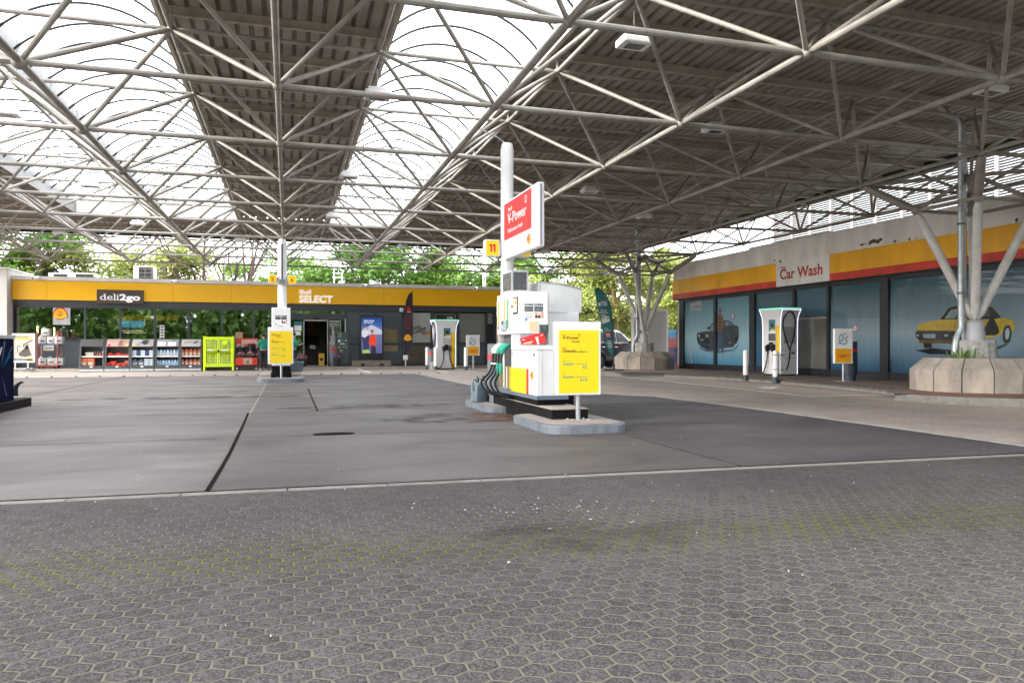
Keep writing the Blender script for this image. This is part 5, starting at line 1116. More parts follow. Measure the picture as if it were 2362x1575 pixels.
# ---------------------------------------------------------------- goods in front of the shop
NR=40.2
rk=[(183.5,241),(242.3,300.3),(301,356.5),(358,415),(414.8,465.5)]
rlab=['display rack with a plain dark header nearest the left end of the row','display rack of red goods, second from the left end','display rack of dark cans under a picture header in the middle of the row','display rack of blue-white bottles with two white cards on top','display rack of orange bottles next to the lime cage']
rx=[]
for k,(a,b) in enumerate(rk):
    x0,x1=EN(a,NR),EN(b,NR); rx.append((x0,x1))
    t=thing('display_rack',rlab[k],'display rack',((x0+x1)/2,NR+.3,0),'display racks along the shop front')
    rm=M('rack_grey',(.055,.058,.064),.5,dirt=.15)
    for x in (x0,x1-.07): part('side_panel',rm,t,lambda m:m.prismX([(NR-.18,.0),(NR+.62,.0),(NR+.62,1.55),(NR+.28,1.55),(NR+.02,1.2)],x,x+.07))
    part('back_panel',M('rack_back',(.12,.11,.10),.6,dirt=.1),t,lambda m:m.box(x0+.07,x1-.07,NR+.56,NR+.6,.1,1.5)); part('base',rm,t,lambda m:m.box(x0+.07,x1-.07,NR-.16,NR+.56,.0,.27,.01)); part('shelf',rm,t,lambda m:m.box(x0+.07,x1-.07,NR-.0,NR+.56,.70,.735)); part('shelf_edge',white,t,lambda m:m.box(x0+.07,x1-.07,NR-.02,NR,.69,.74))
    part('foot_strip',lgr,t,lambda m:m.box(x0+.01,x1-.01,NR-.2,NR-.165,.02,.12)); part('price_tag',white,t,lambda m:m.box((x0+x1)/2-.06,(x0+x1)/2+.06,NR-.175,NR-.161,.2,.26))
    hm=rm if k==0 else M('header_%d'%k,[(.3,.28,.27),(.45,.33,.31),(.40,.39,.38),(.33,.33,.35),(.48,.46,.47)][k],.35,dirt=.45,scale=3)
    part('header',hm,t,lambda m:m.prismX([(NR+.0,1.2),(NR+.03,1.2),(NR+.28,1.54),(NR+.25,1.55)],x0+.07,x1-.07))
    hz=lambda u,v:(x0+.07+(x1-x0-.14)*u,NR-.012+.25*v+.0,1.20+.345*v)
    def hp(name,mt,pts): part(name,mt,t,lambda m:m.poly([(hz(u,v)[0],hz(u,v)[1]-.0,hz(u,v)[2]) for u,v in pts]))
    if k==1: hp('print',red,[(.04,.05),(.16,.05),(.16,.35),(.04,.35)]); hp('print',M('print_pink',(.5,.2,.18),.4,dirt=.2),[(.04,.6),(.28,.75),(.28,.95),(.04,.85)]); hp('print',M('print_skin',(.30,.13,.09),.4,dirt=.4,scale=9),[(.5,.05),(.72,.1),(.7,.85),(.55,.9)]); hp('print',yel2,[(.86,.05),(.98,.05),(.98,.3),(.86,.3)])
    if k==2: hp('print',dgr,[(.42,.5),(.5,.95),(.75,.95),(.72,.4),(.6,.2)]); hp('print',yel2,[(.02,.05),(.14,.05),(.14,.25),(.02,.25)]); hp('print',red,[(.74,.6),(.8,.3),(.77,.8)]); hp('print',mgr,[(.2,.15),(.42,.6),(.44,.5),(.25,.1)])
    if k==3: hp('print',white,[(.03,.08),(.4,.08),(.4,.65),(.03,.65)]); hp('print',white,[(.5,.08),(.87,.08),(.87,.65),(.5,.65)])
    if k==4: hp('print',mgr,[(.1,.6),(.6,.75),(.6,.68),(.1,.5)]); hp('print',dgr,[(.6,.5),(.8,.8),(.9,.7),(.7,.4)]); hp('print',yel3,[(.02,.08),(.1,.05),(.1,.3),(.02,.3)])
gm={n_:M('pack_'+n_,c,.35,dirt=.3,scale=18) for n_,c in dict(white=(.5,.5,.5),ivory=(.45,.42,.36),red=(.50,.03,.015),blk=(.02,.018,.018),navy=(.03,.06,.14),grey=(.10,.13,.17),blue=(.20,.40,.60),pale=(.50,.56,.62),orange=(.45,.11,.05),pink=(.5,.12,.12),brown=(.25,.12,.07)).items()}
def pack(shape,mt,x,y,z,w,d,h,label,grp,cap=None):
    m=MB()
    if shape=='box': m.box(x-w/2,x+w/2,y-d/2,y+d/2,z,z+h,.008)
    elif shape=='bottle': m.lathe([(w*.48,z),(w*.5,z+.02),(w*.5,z+h*.62),(w*.3,z+h*.82),(w*.16,z+h*.86),(w*.16,z+h),(0,z+h)],(x,y,0),10)
    elif shape=='jug':
        m.prismY([(x-w/2,z),(x+w/2,z),(x+w/2,z+h*.55),(x+w*.15,z+h*.88),(x+w*.12,z+h),(x-w*.18,z+h),(x-w*.2,z+h*.86),(x-w/2,z+h*.6)],y-d/2,y+d/2); bmesh.ops.bevel(m.b,geom=list(m.b.edges),offset=.015,segments=1,affect='EDGES')
    o=m.build({'box':'carton','bottle':'bottle','jug':'jug_bottle'}[shape],gm[mt],None,smooth=shape!='box'); tag(o,label,{'box':'carton','bottle':'bottle','jug':'bottle'}[shape],grp)
    if cap: part('label_print',cap,o,lambda m:m.box(x-w*.3,x+w*.3,y-d/2-.006-(w*.0),y-d/2+.0,z+h*.1,z+h*.5)) if shape!='bottle' else part('label_print',cap,o,lambda m:m.lathe([(w*.51,z+h*.15),(w*.51,z+h*.45)],(x,y,0),10))
    return o
def row(k,z,n_,shape,mt,w,h,label,grp,u0=.08,u1=.92,y=NR+.12,d=.16,cap=None,alt=None,jit=.0):
    x0,x1=rx[k]
    for q in range(n_):
        u=u0+(u1-u0)*(q+.5)/n_; mm_=mt if not alt or q%2==0 else alt
        pack(shape,mm_,x0+(x1-x0)*u,y,z,w,d,h*(1+rnd.uniform(-jit,jit)),label,grp,cap)
row(0,.737,4,'bottle','blk',.11,.27,'black bottle with orange label on the middle shelf under the plain header','black bottles on the first rack',.5,.86,cap=gm['orange']); row(0,.737,1,'bottle','white',.09,.30,'white bottle with red cap at the right end of the black bottles','white bottle',.86,.98,cap=red)
for q in range(3): pack('box','ivory',rx[0][0]+.42,NR+.15,.737+q*.062,.34,.25,.06,'flat pale pack in the small pile on the first rack','flat packs on the first rack')
row(0,.275,2,'box','orange',.33,.36,'printed orange carton on the bottom shelf of the first rack','printed cartons on the first rack',.04,.58,d=.3,cap=gm['ivory'])
row(1,.737,5,'box','red',.19,.16,'small red pack on the middle shelf of the red rack','red packs on the second rack',.1,.95,jit=.45,cap=gm['orange']); row(1,.275,4,'box','red',.26,.17,'crumpled red pack on the bottom shelf of the red rack','red packs on the bottom shelf',.04,.80,d=.3,jit=.4); row(1,.275,1,'box','pink',.24,.24,'pink pack at the right end of the bottom shelf of the red rack','pink pack',.78,.98)
row(2,.737,5,'box','pale',.19,.28,'pale or navy can on the middle shelf of the third rack','cans on the third rack',.06,.95,alt='navy'); row(2,.275,2,'jug','grey',.29,.32,'dark grey jug on the bottom shelf of the third rack','dark jugs on the third rack',.05,.55,cap=gm['white']); row(2,.275,2,'box','pale',.2,.33,'pale blue carton beside the dark jugs','pale cartons on the third rack',.55,.97)
row(3,.737,7,'jug','blue',.155,.31,'blue and white bottle on the middle shelf of the fourth rack','blue bottles on the fourth rack',.03,.97,alt='pale',cap=gm['white']); row(3,.275,8,'jug','pale',.14,.27,'blue and white bottle on the bottom shelf of the fourth rack','blue bottles on the bottom shelf of the fourth rack',.03,.97,alt='blue',cap=gm['blue'])
row(4,.737,5,'jug','orange',.19,.33,'orange bottle with white label on the middle shelf of the fifth rack','orange bottles on the fifth rack',.02,.97,cap=gm['ivory']); row(4,.275,5,'jug','orange',.19,.30,'orange bottle on the bottom shelf of the fifth rack','orange bottles on the bottom shelf of the fifth rack',.02,.97,cap=gm['white'])
# lime gas cage
NCg=40.0; x0,x1=EN(468.5,NCg),EN(539,NCg); z1=ZZ(500,775.5,NCg)
CG=thing('gas_cage','bright lime wire cage with double doors holding gas bottles','cage',((x0+x1)/2,NCg+.4,0))
w=.085
def cagef(m):
    for x in (x0,x1-w):
        for y in (NCg,NCg+.8): m.box(x,x+w,y,y+w,.0,z1)
    for z in (.2,z1-w-.03):
        m.box(x0+w,x1-w,NCg+.003,NCg+w,z,z+w); m.box(x0+w,x1-w,NCg+.8,NCg+.8+w,z,z+w)
        for x in (x0+.004,x1-w): m.box(x,x+w-.004,NCg+w,NCg+.8,z,z+w)
part('frame',lime,CG,cagef); xm=(x0+x1)/2; zm=.2+(z1-.2)*.53
for a,b in ((x0+w,xm-.01),(xm+.01,x1-w)):
    dd=part('door',lime,CG,lambda m:(m.box(a,a+.05,NCg-.012,NCg+.03,.3,z1-.12),m.box(b-.05,b,NCg-.012,NCg+.03,.3,z1-.12),m.box(a+.05,b-.05,NCg-.012,NCg+.03,.3,.35),m.box(a+.05,b-.05,NCg-.012,NCg+.03,z1-.17,z1-.12),m.box(a+.05,b-.05,NCg-.012,NCg+.03,zm,zm+.045)))
    def mesh_(m):
        nx=int((b-a-.1)/.072); nz=int((z1-.47)/.072)
        for k in range(1,nx): m.box(a+.05+k*.072-.008,a+.05+k*.072+.008,NCg+.004,NCg+.012,.35,z1-.17)
        for k in range(1,nz): m.box(a+.05,b-.05,NCg+.012,NCg+.02,.35+k*.072-.008,.35+k*.072+.008)
    part('wire_mesh',lime,dd,mesh_); part('label_plate',white,dd,lambda m:m.box(a+.12,a+.42,NCg-.02,NCg-.013,zm-.01,zm+.05))
part('lock',blk,CG,lambda m:m.box(xm-.05,xm+.05,NCg-.04,NCg-.014,zm-.1,zm+.02)); part('side_mesh',lime,CG,lambda m:[m.box(x0+.03,x0+.045,NCg+w+k*.072,NCg+w+k*.072+.014,.28,z1-.1) for k in range(1,10)]+[m.box(x1-.045,x1-.03,NCg+w+k*.072,NCg+w+k*.072+.014,.28,z1-.1) for k in range(1,10)])
part('tag_plate',lime,CG,lambda m:m.box(x1-.52,x1-.3,NCg-.02,NCg-.012,z1-.42,z1-.2)); part('back_sheet',M('cage_back',(.10,.14,.02),.6,dirt=.3),CG,lambda m:m.box(x0+.09,x1-.09,NCg+.83,NCg+.85,.2,z1-.1)); part('middle_floor',lime,CG,lambda m:m.box(x0+w,x1-w,NCg+.1,NCg+.8,zm-.03,zm))
gb=None
for q,(u,zb) in enumerate(((.2,.25),(.42,.25),(.62,.25),(.8,.25),(.2,zm+.01),(.42,zm+.01),(.62,zm+.01),(.82,zm+.01))):
    x=x0+(x1-x0)*u
    if gb is None:
        gb=thing('gas_bottle','grey gas bottle with an orange cap standing inside the lime cage','gas bottle',(x,NCg+.4,zb),'gas bottles in the lime cage'); 
        part('body',gm['ivory'],gb,lambda m:m.lathe([(.13,zb),(.15,zb+.03),(.15,zb+.42),(.1,zb+.5),(.05,zb+.52),(0,zb+.52)],(x,NCg+.4,0),14),True); part('cap',gm['orange'],gb,lambda m:m.lathe([(.07,zb+.521),(.07,zb+.6),(0,zb+.61)],(x,NCg+.4,0),10),True)
    else: o=copy_tree(gb); o.location=(x,NCg+.4,zb)
# red flower stand
NFl=40.0; x0,x1=EN(543.5,NFl),EN(594,NFl); z1=ZZ(570,780,NFl)
FS=thing('flower_stand','red and black flower stand on castors beside the lime cage','flower stand',((x0+x1)/2,NFl+.3,0))
fr_=M('stand_red',(.55,.025,.012),.4,dirt=.15)
part('header_board',fr_,FS,lambda m:m.box(x0,x1,NFl+.45,NFl+.5,z1-.42,z1)); part('header_print',M('stand_pink',(.6,.3,.27),.4,dirt=.4,scale=8),FS,lambda m:m.box(x0+.25,x1-.05,NFl+.443,NFl+.449,z1-.32,z1-.06))
part('foot_board',fr_,FS,lambda m:m.box(x0,x1,NFl-.05,NFl,.28,.64)); part('foot_print',M('stand_tan',(.45,.30,.22),.4,dirt=.3,scale=6),FS,lambda m:m.box(x0+.36,x0+.78,NFl-.056,NFl-.051,.32,.62)); part('foot_print',dgr,FS,lambda m:m.poly([(x0+.50,NFl-.06,.38),(x0+.66,NFl-.06,.38),(x0+.58,NFl-.06,.54)]))
part('frame',blk,FS,lambda m:(m.box(x0+.02,x1-.02,NFl,NFl+.5,.18,.28),m.box(x0+.02,x1-.02,NFl+.22,NFl+.5,.62,.72),m.box(x0,x0+.04,NFl+.44,NFl+.5,.28,z1-.42),m.box(x1-.04,x1,NFl+.44,NFl+.5,.28,z1-.42),m.box(x0+.04,x1-.04,NFl+.5,NFl+.52,.3,z1-.4)))
for x in (x0+.06,x1-.06): part('castor',steel,FS,lambda m:m.tube((x-.03,NFl+.0,.08),(x+.03,NFl+.0,.08),.08,12))
def vase(x,y,z,h,mt,seed,label,flw=True,grp='flower buckets on the red stand'):
    t=thing('flower_bucket',label,'flower bucket',(x,y,z),grp); part('bucket',blk,t,lambda m:m.lathe([(.12,z),(.17,z+h),(.15,z+h),(.14,z+h*.9),(0,z+h*.9)],(x,y,0),14),True)
    if flw: part('leaves',leafA,t,lambda m:flower(m,x,y,z+h-.02,.19,40,seed)); part('petals',mt,t,lambda m:flower(m,x,y,z+h+.06,.2,60,seed+1))
for k in range(3): vase(x0+.25+k*.46,NFl+.12,.285,.46,pinkm,30+k,['front left bucket of pink flowers on the red stand','front middle bucket of pink flowers on the red stand','front right bucket of pink flowers on the red stand'][k])
for k,fm in ((0,whm),(1,None),(2,whm)): vase(x0+.22+k*.5,NFl+.36,.725,.42 if fm else .62,fm,40+k,['white flowers at the back left of the red stand','empty black bucket in the middle of the red stand','white and green flowers at the back right of the red stand'][k],fm is not None)
WB=thing('wicker_box','small tan carton on the window ledge behind the flower stand','carton',(EN(551,41.2),41.2,.13)); part('body',M('tan_box',(.35,.24,.14),.6,dirt=.4,scale=8),WB,lambda m:m.box(EN(543,41.2),EN(560,41.2),41.1,41.4,.13,ZZ(551,766,41.2)))
# trolley of grey canisters
NT=41.3; x0,x1=EN(85.5,NT),EN(143,NT); zt=ZZ(100,764,NT)
TR=thing('roll_trolley','red wire trolley with a blue shelf holding pale canisters','trolley',((x0+x1)/2,NT+.4,.12)); rw=M('trolley_red',(.42,.06,.03),.5,dirt=.3)
part('frame',rw,TR,lambda m:[m.tube((x,y,.2),(x,y,zt),.022,6) for x in (x0,x1-.2) for y in (NT,NT+.7)]+[m.tube((x0,NT,.25),(x1-.2,NT,.25),.022,6),m.tube((x1-.2,NT,.25),(x1-.2,NT+.7,.25),.022,6),m.tube((x1-.2,NT,1.3),(x1-.2,NT+.7,1.3),.022,6)])
part('base_shelf',rw,TR,lambda m:m.box(x0,x1-.2,NT,NT+.7,.22,.28)); part('blue_shelf',M('shelf_blue',(.03,.10,.22),.5,dirt=.1),TR,lambda m:m.box(x0-.03,x1-.15,NT-.02,NT+.7,1.26,1.31)); part('castor',rub,TR,lambda m:[m.tube((x-.03,y,.17),(x+.03,y,.17),.06,10) for x in (x0+.1,x1-.3) for y in (NT,NT+.6)]); part('price_card',gm['ivory'],TR,lambda m:m.box(x0+.28,x0+.72,NT-.05,NT-.035,1.0,1.26)); T((x0+.34,NT-.052,1.09),'25,99€',.06,dgr,TR,width=.32,bold=.02)
ca=None
for q,(u,z) in enumerate(((.06,.285),(.42,.285),(.74,.285),(.06,1.315),(.40,1.315),(.72,1.315),(.18,1.70))):
    x=x0+u*1.05+.15
    if ca is None:
        ca=thing('canister','pale plastic canister on the red trolley','canister',(x,NT+.3,z),'pale canisters on the red trolley')
        def cb(m): m.box(x-.18,x+.16,NT+.05,NT+.5,z,z+.36,.035,2)
        part('body',gm['white'],ca,cb,True); part('cap',blk,ca,lambda m:m.tube((x+.05,NT+.2,z+.36),(x+.05,NT+.2,z+.40),.035,8)); part('handle',gm['white'],ca,lambda m:m.path([(x-.1,NT+.1,z+.355),(x-.1,NT+.15,z+.42),(x-.1,NT+.4,z+.42),(x-.1,NT+.45,z+.355)],.025,6)); part('label_print',dgr,ca,lambda m:m.poly([(x-.12,NT+.046,z+.13),(x+.08,NT+.046,z+.13),(x+.1,NT+.046,z+.19),(x-.06,NT+.046,z+.19)]))
    else: o=copy_tree(ca); o.location=(x,NT+.3,z)
ca['label']='pale plastic canister on the red trolley'
# poster stand
NP=41.0; x0,x1=EN(28,NP),EN(80.8,NP); z0_,z1=ZZ(55,836,NP),ZZ(55,769,NP)
PS=thing('poster_stand','free-standing white poster frame with a picture of a man with a dog-sized bundle','poster stand',((x0+x1)/2,NP,0)); PS['label']='free-standing framed beige advertising poster left of the canister trolley'
part('frame',white,PS,lambda m:(m.box(x0,x0+.07,NP-.03,NP+.03,z0_,z1),m.box(x1-.07,x1,NP-.03,NP+.03,z0_,z1),m.box(x0+.07,x1-.07,NP-.03,NP+.03,z0_,z0_+.07),m.box(x0+.07,x1-.07,NP-.03,NP+.03,z1-.07,z1)))
part('poster',M('poster_beige',(.48,.45,.40),.4,dirt=.08),PS,lambda m:m.box(x0+.07,x1-.07,NP-.02,NP-.005,z0_+.07,z1-.07)); part('foot',lgr,PS,lambda m:(m.box(x0+.1,x0+.16,NP-.03,NP+.03,.1,z0_),m.box(x1-.32,x1-.26,NP-.03,NP+.03,.1,z0_),m.box(x0-.1,x1-.1,NP-.04,NP+.04,.12,.18),m.box(x1-.34,x1-.24,NP-.5,NP+.5,.121,.17)))
T((EN(36.5,NP),NP-.024,ZZ(55,783.5,NP)),'VORN',.115,yel2,PS,bold=.03,width=.62); T((EN(38,NP),NP-.024,ZZ(55,778,NP)),'EINFACH WEITER',.045,mgr,PS,width=.5)
pf=lambda name,mt,pts:part(name,mt,PS,lambda m:m.poly([(EN(a,NP),NP-.024,ZZ(a,b,NP)) for a,b in pts]))
pf('print_figure',M('poster_dark',(.10,.085,.065),.5,dirt=.5,scale=7),[(43,815),(50,809),(56,804),(61,797),(66,800),(70,812),(74,819),(60,823),(45,821)]); pf('print_face',M('poster_skin',(.32,.18,.12),.5,dirt=.2),[(58,796),(60,793),(65,793),(66,799),(64,804),(60,804)]); pf('print_frame',dgr,[(40,799),(49,796.5),(49,798),(41.5,800),(41.5,814),(40,814)]); pf('print_frame',dgr,[(54,793),(77.5,783),(77.5,785),(56,794),(56,801),(54,801)]); pf('print_base',mgr,[(32,826),(76,828),(76,833),(32,832)]); pf('print_logo',yel2,[(63,826),(77,826),(77,831),(63,831)])
# ---------------------------------------------------------------- people
def skin_mesh(name,verts,edges,radii,mat,parent=None,loc=None,sub=2,root=0):
    me=bpy.data.meshes.new(name); me.from_pydata(verts,edges,[]); o=bpy.data.objects.new(name,me); COL.objects.link(o)
    sk=o.modifiers.new('s','SKIN'); sk.use_smooth_shade=True
    for i,v in enumerate(me.skin_vertices[0].data):
        r_=radii[i]; v.radius=(r_,r_) if not isinstance(r_,tuple) else r_; v.use_root=(i==root)
    sb=o.modifiers.new('b','SUBSURF'); sb.levels=sub; sb.render_levels=sub
    dg=bpy.context.evaluated_depsgraph_get(); nm=bpy.data.meshes.new_from_object(o.evaluated_get(dg)); bpy.data.objects.remove(o)
    nm.materials.clear(); nm.materials.append(mat); nm.name=name
    for f in nm.polygons: f.use_smooth=True
    q=bpy.data.objects.new(name,nm); COL.objects.link(q)
    if parent is not None: q.parent=parent
    if loc is not None: q.location=loc
    return q
skin_=M('skin',(.42,.24,.17),.5,dirt=.08); shirt=M('shirt_green',(.004,.22,.15),.75,dirt=.15,scale=9); trous=M('trousers_black',(.016,.014,.018),.8,dirt=.15); hairm=M('hair_dark',(.018,.012,.010),.7,dirt=.2,scale=30); shoe=M('shoe_pale',(.38,.37,.37),.6,dirt=.2)
def person(label,loc,h,rz,arms):
    # stands facing +y before rotation; s scales a figure modelled 1.75 tall
    s=h/1.75; t=None
    J=dict(pel=(0,0,.95),wai=(0,.0,1.08),che=(0,.01,1.30),nk=(0,.0,1.47),hd=(0,.03,1.60),tp=(0,.03,1.72))
    V=[];Rr=[];Ed=[];ix={}
    def add(n,p,r_,par=None):
        ix[n]=len(V); V.append(tuple(c*s for c in p)); Rr.append(tuple(q*s for q in r_) if isinstance(r_,tuple) else r_*s)
        if par: Ed.append((ix[par],ix[n]))
    add('pel',J['pel'],(.145,.10)); add('wai',J['wai'],(.13,.09),'pel'); add('che',J['che'],(.165,.10),'wai'); add('nk0',(0,0,1.44),(.08,.06),'che'); add('nk',(0,.005,1.50),.052,'nk0'); add('hd0',(0,.03,1.56),(.065,.075),'nk'); add('hd',(0,.035,1.64),(.078,.095),'hd0'); add('tp',(0,.02,1.71),(.06,.075),'hd')
    for sd,arm in ((-1,arms[0]),(1,arms[1])):
        n_='L' if sd<0 else 'R'
        add(n_+'hip',(sd*.09,0,.88),.092,'pel'); add(n_+'kn',(sd*.10,.015,.49),.062,n_+'hip'); add(n_+'cf',(sd*.10,-.02,.36),.06,n_+'kn'); add(n_+'an',(sd*.105,-.01,.09),.038,n_+'cf'); add(n_+'to',(sd*.12,.14,.035),.035,n_+'an')
        add(n_+'sh',(sd*.175,0,1.40),.058,'che'); add(n_+'el',arm[0],.042,n_+'sh'); add(n_+'wr',arm[1],.030,n_+'el'); add(n_+'pm',arm[2],.034,n_+'wr')
        p=Vector(arm[2]); d=(p-Vector(arm[1])).normalized(); side=d.cross(Vector((0,1,0))); side=side.normalized() if side.length>.1 else Vector((1,0,0))
        for f in range(4): add(n_+'f%d'%f,tuple(p+d*(.085-.012*abs(f-1.3))+side*(f-1.5)*.02+Vector((0,.012,0))),.009,n_+'pm')
        add(n_+'th',tuple(p+d*.03+side*.055+Vector((0,.02,0))),.010,n_+'pm')
    root=skin_mesh('person',V,Ed,Rr,skin_,None,loc); root.rotation_euler.z=rz; tag(root,label,'person')
    def sub(name,keys,grow,mt):
        vs=[];rr_=[];ee=[];mp={}
        for k in keys:
            mp[ix[k]]=len(vs); vs.append(V[ix[k]]); q=Rr[ix[k]]; rr_.append(tuple(c+grow*s for c in q) if isinstance(q,tuple) else q+grow*s)
        for a,b in Ed:
            if a in mp and b in mp: ee.append((mp[a],mp[b]))
        return skin_mesh(name,vs,ee,rr_,mt,root)
    sub('shirt',['pel','wai','che','nk0','Lsh','Lel','Rsh','Rel'],.034,shirt); sub('trousers',['pel','Lhip','Lkn','Lcf','Lan','Rhip','Rkn','Rcf','Ran'],.026,trous); 
    for n_ in 'LR': sub('shoe',[n_+'an',n_+'to'],.014,shoe)
    part('hair',hairm,root,lambda m:m.ball(Vector((0,.005,1.665))*s,.1*s,3,(.86,1.0,.92)),True) if False else None
    m=MB(); m.ball(Vector((0,.004,1.668))*s,.1*s,3,(.90,1.03,.90)); 
    for v in list(m.b.verts):
        if v.co.y>.075*s and v.co.z<1.70*s: m.b.verts.remove(v)
    me=bpy.data.meshes.new('hair'); m.b.to_mesh(me); m.b.free(); me.materials.append(hairm)
    o=bpy.data.objects.new('hair',me); COL.objects.link(o); o.parent=root
    m=MB()
    for sx in (-1,1): m.ball(Vector((sx*.088,.03,1.63))*s,.02*s,1,(.5,1,1.5)); m.ball(Vector((sx*.032,.125,1.648))*s,.011*s,1)
    m.ball(Vector((0,.132,1.615))*s,.018*s,1,(.8,1,1.2)); me=bpy.data.meshes.new('face_features'); m.b.to_mesh(me); m.b.free(); me.materials.append(skin_); o=bpy.data.objects.new('face_features',me); COL.objects.link(o); o.parent=root
    return root
a=G(607.5,855); person('person in green shirt and dark trousers standing back turned by the red flower stand',(a[0],a[1],0),1.86,R(20),(((-.24,.05,1.16),(-.22,.26,1.08),(-.21,.33,1.07)),((.22,-.02,1.12),(.23,.06,.88),(.235,.085,.80))))
n=39.0; person('person in a green shirt half hidden behind the far yellow price board',(EN(677.5,n),n,0),1.9,R(-60),(((-.22,-.02,1.12),(-.23,.08,.88),(-.235,.10,.80)),((.24,.05,1.16),(.2,.25,1.2),(.19,.32,1.23))))
# ---------------------------------------------------------------- chargers
led=M('led_white',(.5,.5,.6),.4,dirt=0,emit=(.75,.78,1),estr=.42); ledg=M('led_green',(.1,.5,.35),.4,dirt=0,emit=(.18,.85,.5),estr=.16)
chg=M('charger_pale',(.74,.74,.75),.38,dirt=.06); chp=M('charger_panel',(.36,.37,.40),.4,dirt=.08)
def charger(label,loc,rz,hgt=2.62,W=1.02,Dp=.82,screen_lit=False):
    # local: screen face towards -y
    t=thing('ev_charger',label,'charger',loc,'electric car chargers'); s=hgt/2.62; ox,oy,oz=loc
    P=lambda x,y,z:(ox+x*s,oy+y*s,oz+z*s)
    prof=[(.5,.06),(.505,1.9),(.53,2.25),(.62,2.48),(.66,2.56),(.66,2.60)]
    def body(m):
        prev=None
        for hw,z in prof:
            k=hw/.5; d=.40+(hw-.5)*.25
            ring=[m.b.verts.new(P(*q)) for q in ((-hw*W,-d,z),(hw*W,-d,z),(hw*W,d,z),(-hw*W,d,z))]
            if prev: [m.b.faces.new((prev[i],prev[(i+1)%4],ring[(i+1)%4],ring[i])) for i in range(4)]
            else: m.b.faces.new(ring[::-1])
            prev=ring
        m.b.faces.new(prev)
    part('body',chg,t,body); part('foot',blk,t,lambda m:m.box(ox-.46*s,ox+.46*s,oy-.36*s,oy+.36*s,oz,oz+.06*s))
    B=lambda name,mt,x0,x1,z0,z1,d=.004,y=-.40: part(name,mt,t,lambda m:m.box(ox+x0*s,ox+x1*s,oy+(y-d)*s,oy+(y+.01)*s,oz+z0*s,oz+z1*s))
    part('top_led',ledg,t,lambda m:(m.box(ox-.665*s*W,ox+.665*s*W,oy-.452*s,oy-.43*s,oz+2.565*s,oz+2.61*s),m.box(ox-.672*s*W,ox-.655*s*W,oy-.43*s,oy+.44*s,oz+2.585*s,oz+2.612*s),m.box(ox+.655*s*W,ox+.672*s*W,oy-.43*s,oy+.44*s,oz+2.585*s,oz+2.612*s)))
    for sx in (-1,1):
        for d in (-1,1):
            part('side_led',led,t,lambda m:m.path([P(sx*hw*W*1.003,d*(.40+(hw-.5)*.25)*1.0,z) for hw,z in prof[:-1]],.009*s,6))
        part('side_led',led,t,lambda m:m.path([P(sx*.665,-.43,2.54),P(sx*.668,0,2.548),P(sx*.665,.43,2.54)],.008*s,6))
        part('side_panel',chp,t,lambda m:m.box(ox+(sx*.512-.008)*s*W,ox+(sx*.512+.008)*s*W,oy-.26*s,oy+.30*s,oz+1.25*s,oz+1.88*s) or m.box(ox+(sx*.512-.008)*s*W,ox+(sx*.512+.008)*s*W,oy-.26*s,oy+.30*s,oz+.2*s,oz+.65*s))
        part('panel_seam',mgr,t,lambda m:(m.box(ox+(sx*.508-.004)*s*W,ox+(sx*.508+.004)*s*W,oy-.38*s,oy+.39*s,oz+.98*s,oz+.99*s),m.box(ox+(sx*.506-.004)*s*W,ox+(sx*.506+.004)*s*W,oy-.38*s,oy+.39*s,oz+.7*s,oz+.71*s),m.box(ox+(sx*.513-.005)*s*W,ox+(sx*.513+.005)*s*W,oy+.1*s,oy+.28*s,oz+.82*s,oz+.93*s)))
        cable=[P(sx*.50,-.30,2.40),P(sx*.62,-.26,2.36),P(sx*.70,-.20,2.1),P(sx*.74,-.1,1.65),P(sx*.70,.0,1.25),P(sx*.60,.02,1.02),P(sx*.55,-.1,.85)]
        cable2=[P(sx*.60,.05,2.44),P(sx*.66,.12,2.35),P(sx*.66,.2,2.0),P(sx*.65,.16,1.55),P(sx*.62,.06,1.1),P(sx*.60,-.05,.85),P(sx*.585,-.16,.5),P(sx*.57,-.28,.2),P(sx*.52,-.46,.10),P(sx*.30,-.50,.16),P(sx*.17,-.49,.5),P(sx*.16,-.46,.92)]
        def cr(P_,n_=5):
            P_=[Vector(p) for p in P_]; o_=[]
            for i in range(len(P_)-1):
                a,b,c,d=P_[max(i-1,0)],P_[i],P_[i+1],P_[min(i+2,len(P_)-1)]
                for q in range(n_):
                    u=q/n_; o_.append(.5*((2*b)+(c-a)*u+(2*a-5*b+4*c-d)*u*u+(3*b-a-3*c+d)*u**3))
            return o_+[P_[-1]]
        loop=cr([P(sx*.60,-.05,1.02),P(sx*.58,-.30,1.7),P(sx*.60,-.33,2.15),P(sx*.63,-.16,2.42),P(sx*.63,.05,2.43),P(sx*.62,.20,2.15),P(sx*.60,.18,1.6),P(sx*.60,.0,1.08),P(sx*.60,-.05,.7),P(sx*.58,-.14,.3),P(sx*.54,-.34,.11),P(sx*.36,-.50,.10),P(sx*.20,-.49,.45),P(sx*.15,-.45,.93)])
        cb=part('cable',rub,t,lambda m:m.path(loop,.026*s,8),True)
        part('plug',blk,t,lambda m:(m.path([P(sx*.16,-.42,1.16),P(sx*.17,-.50,1.10),P(sx*.16,-.49,.92)],[.07*s,.075*s,.045*s],10),m.box(ox+(sx*.14-.10)*s,ox+(sx*.14+.10)*s,oy-.44*s,oy-.40*s,oz+.98*s,oz+1.22*s,.02)),True)
    B('socket_block',blk,-.10,.10,1.0,1.3,.05)
    B('screen_surround',mgr,-.17,.24,1.335,1.635,.006); B('screen',M('charger_screen',(.50,.50,.53),.2,dirt=.1) if not screen_lit else M('charger_screen_dark',(.10,.105,.11),.15,dirt=.4,scale=12),-.155,.225,1.35,1.62,.010)
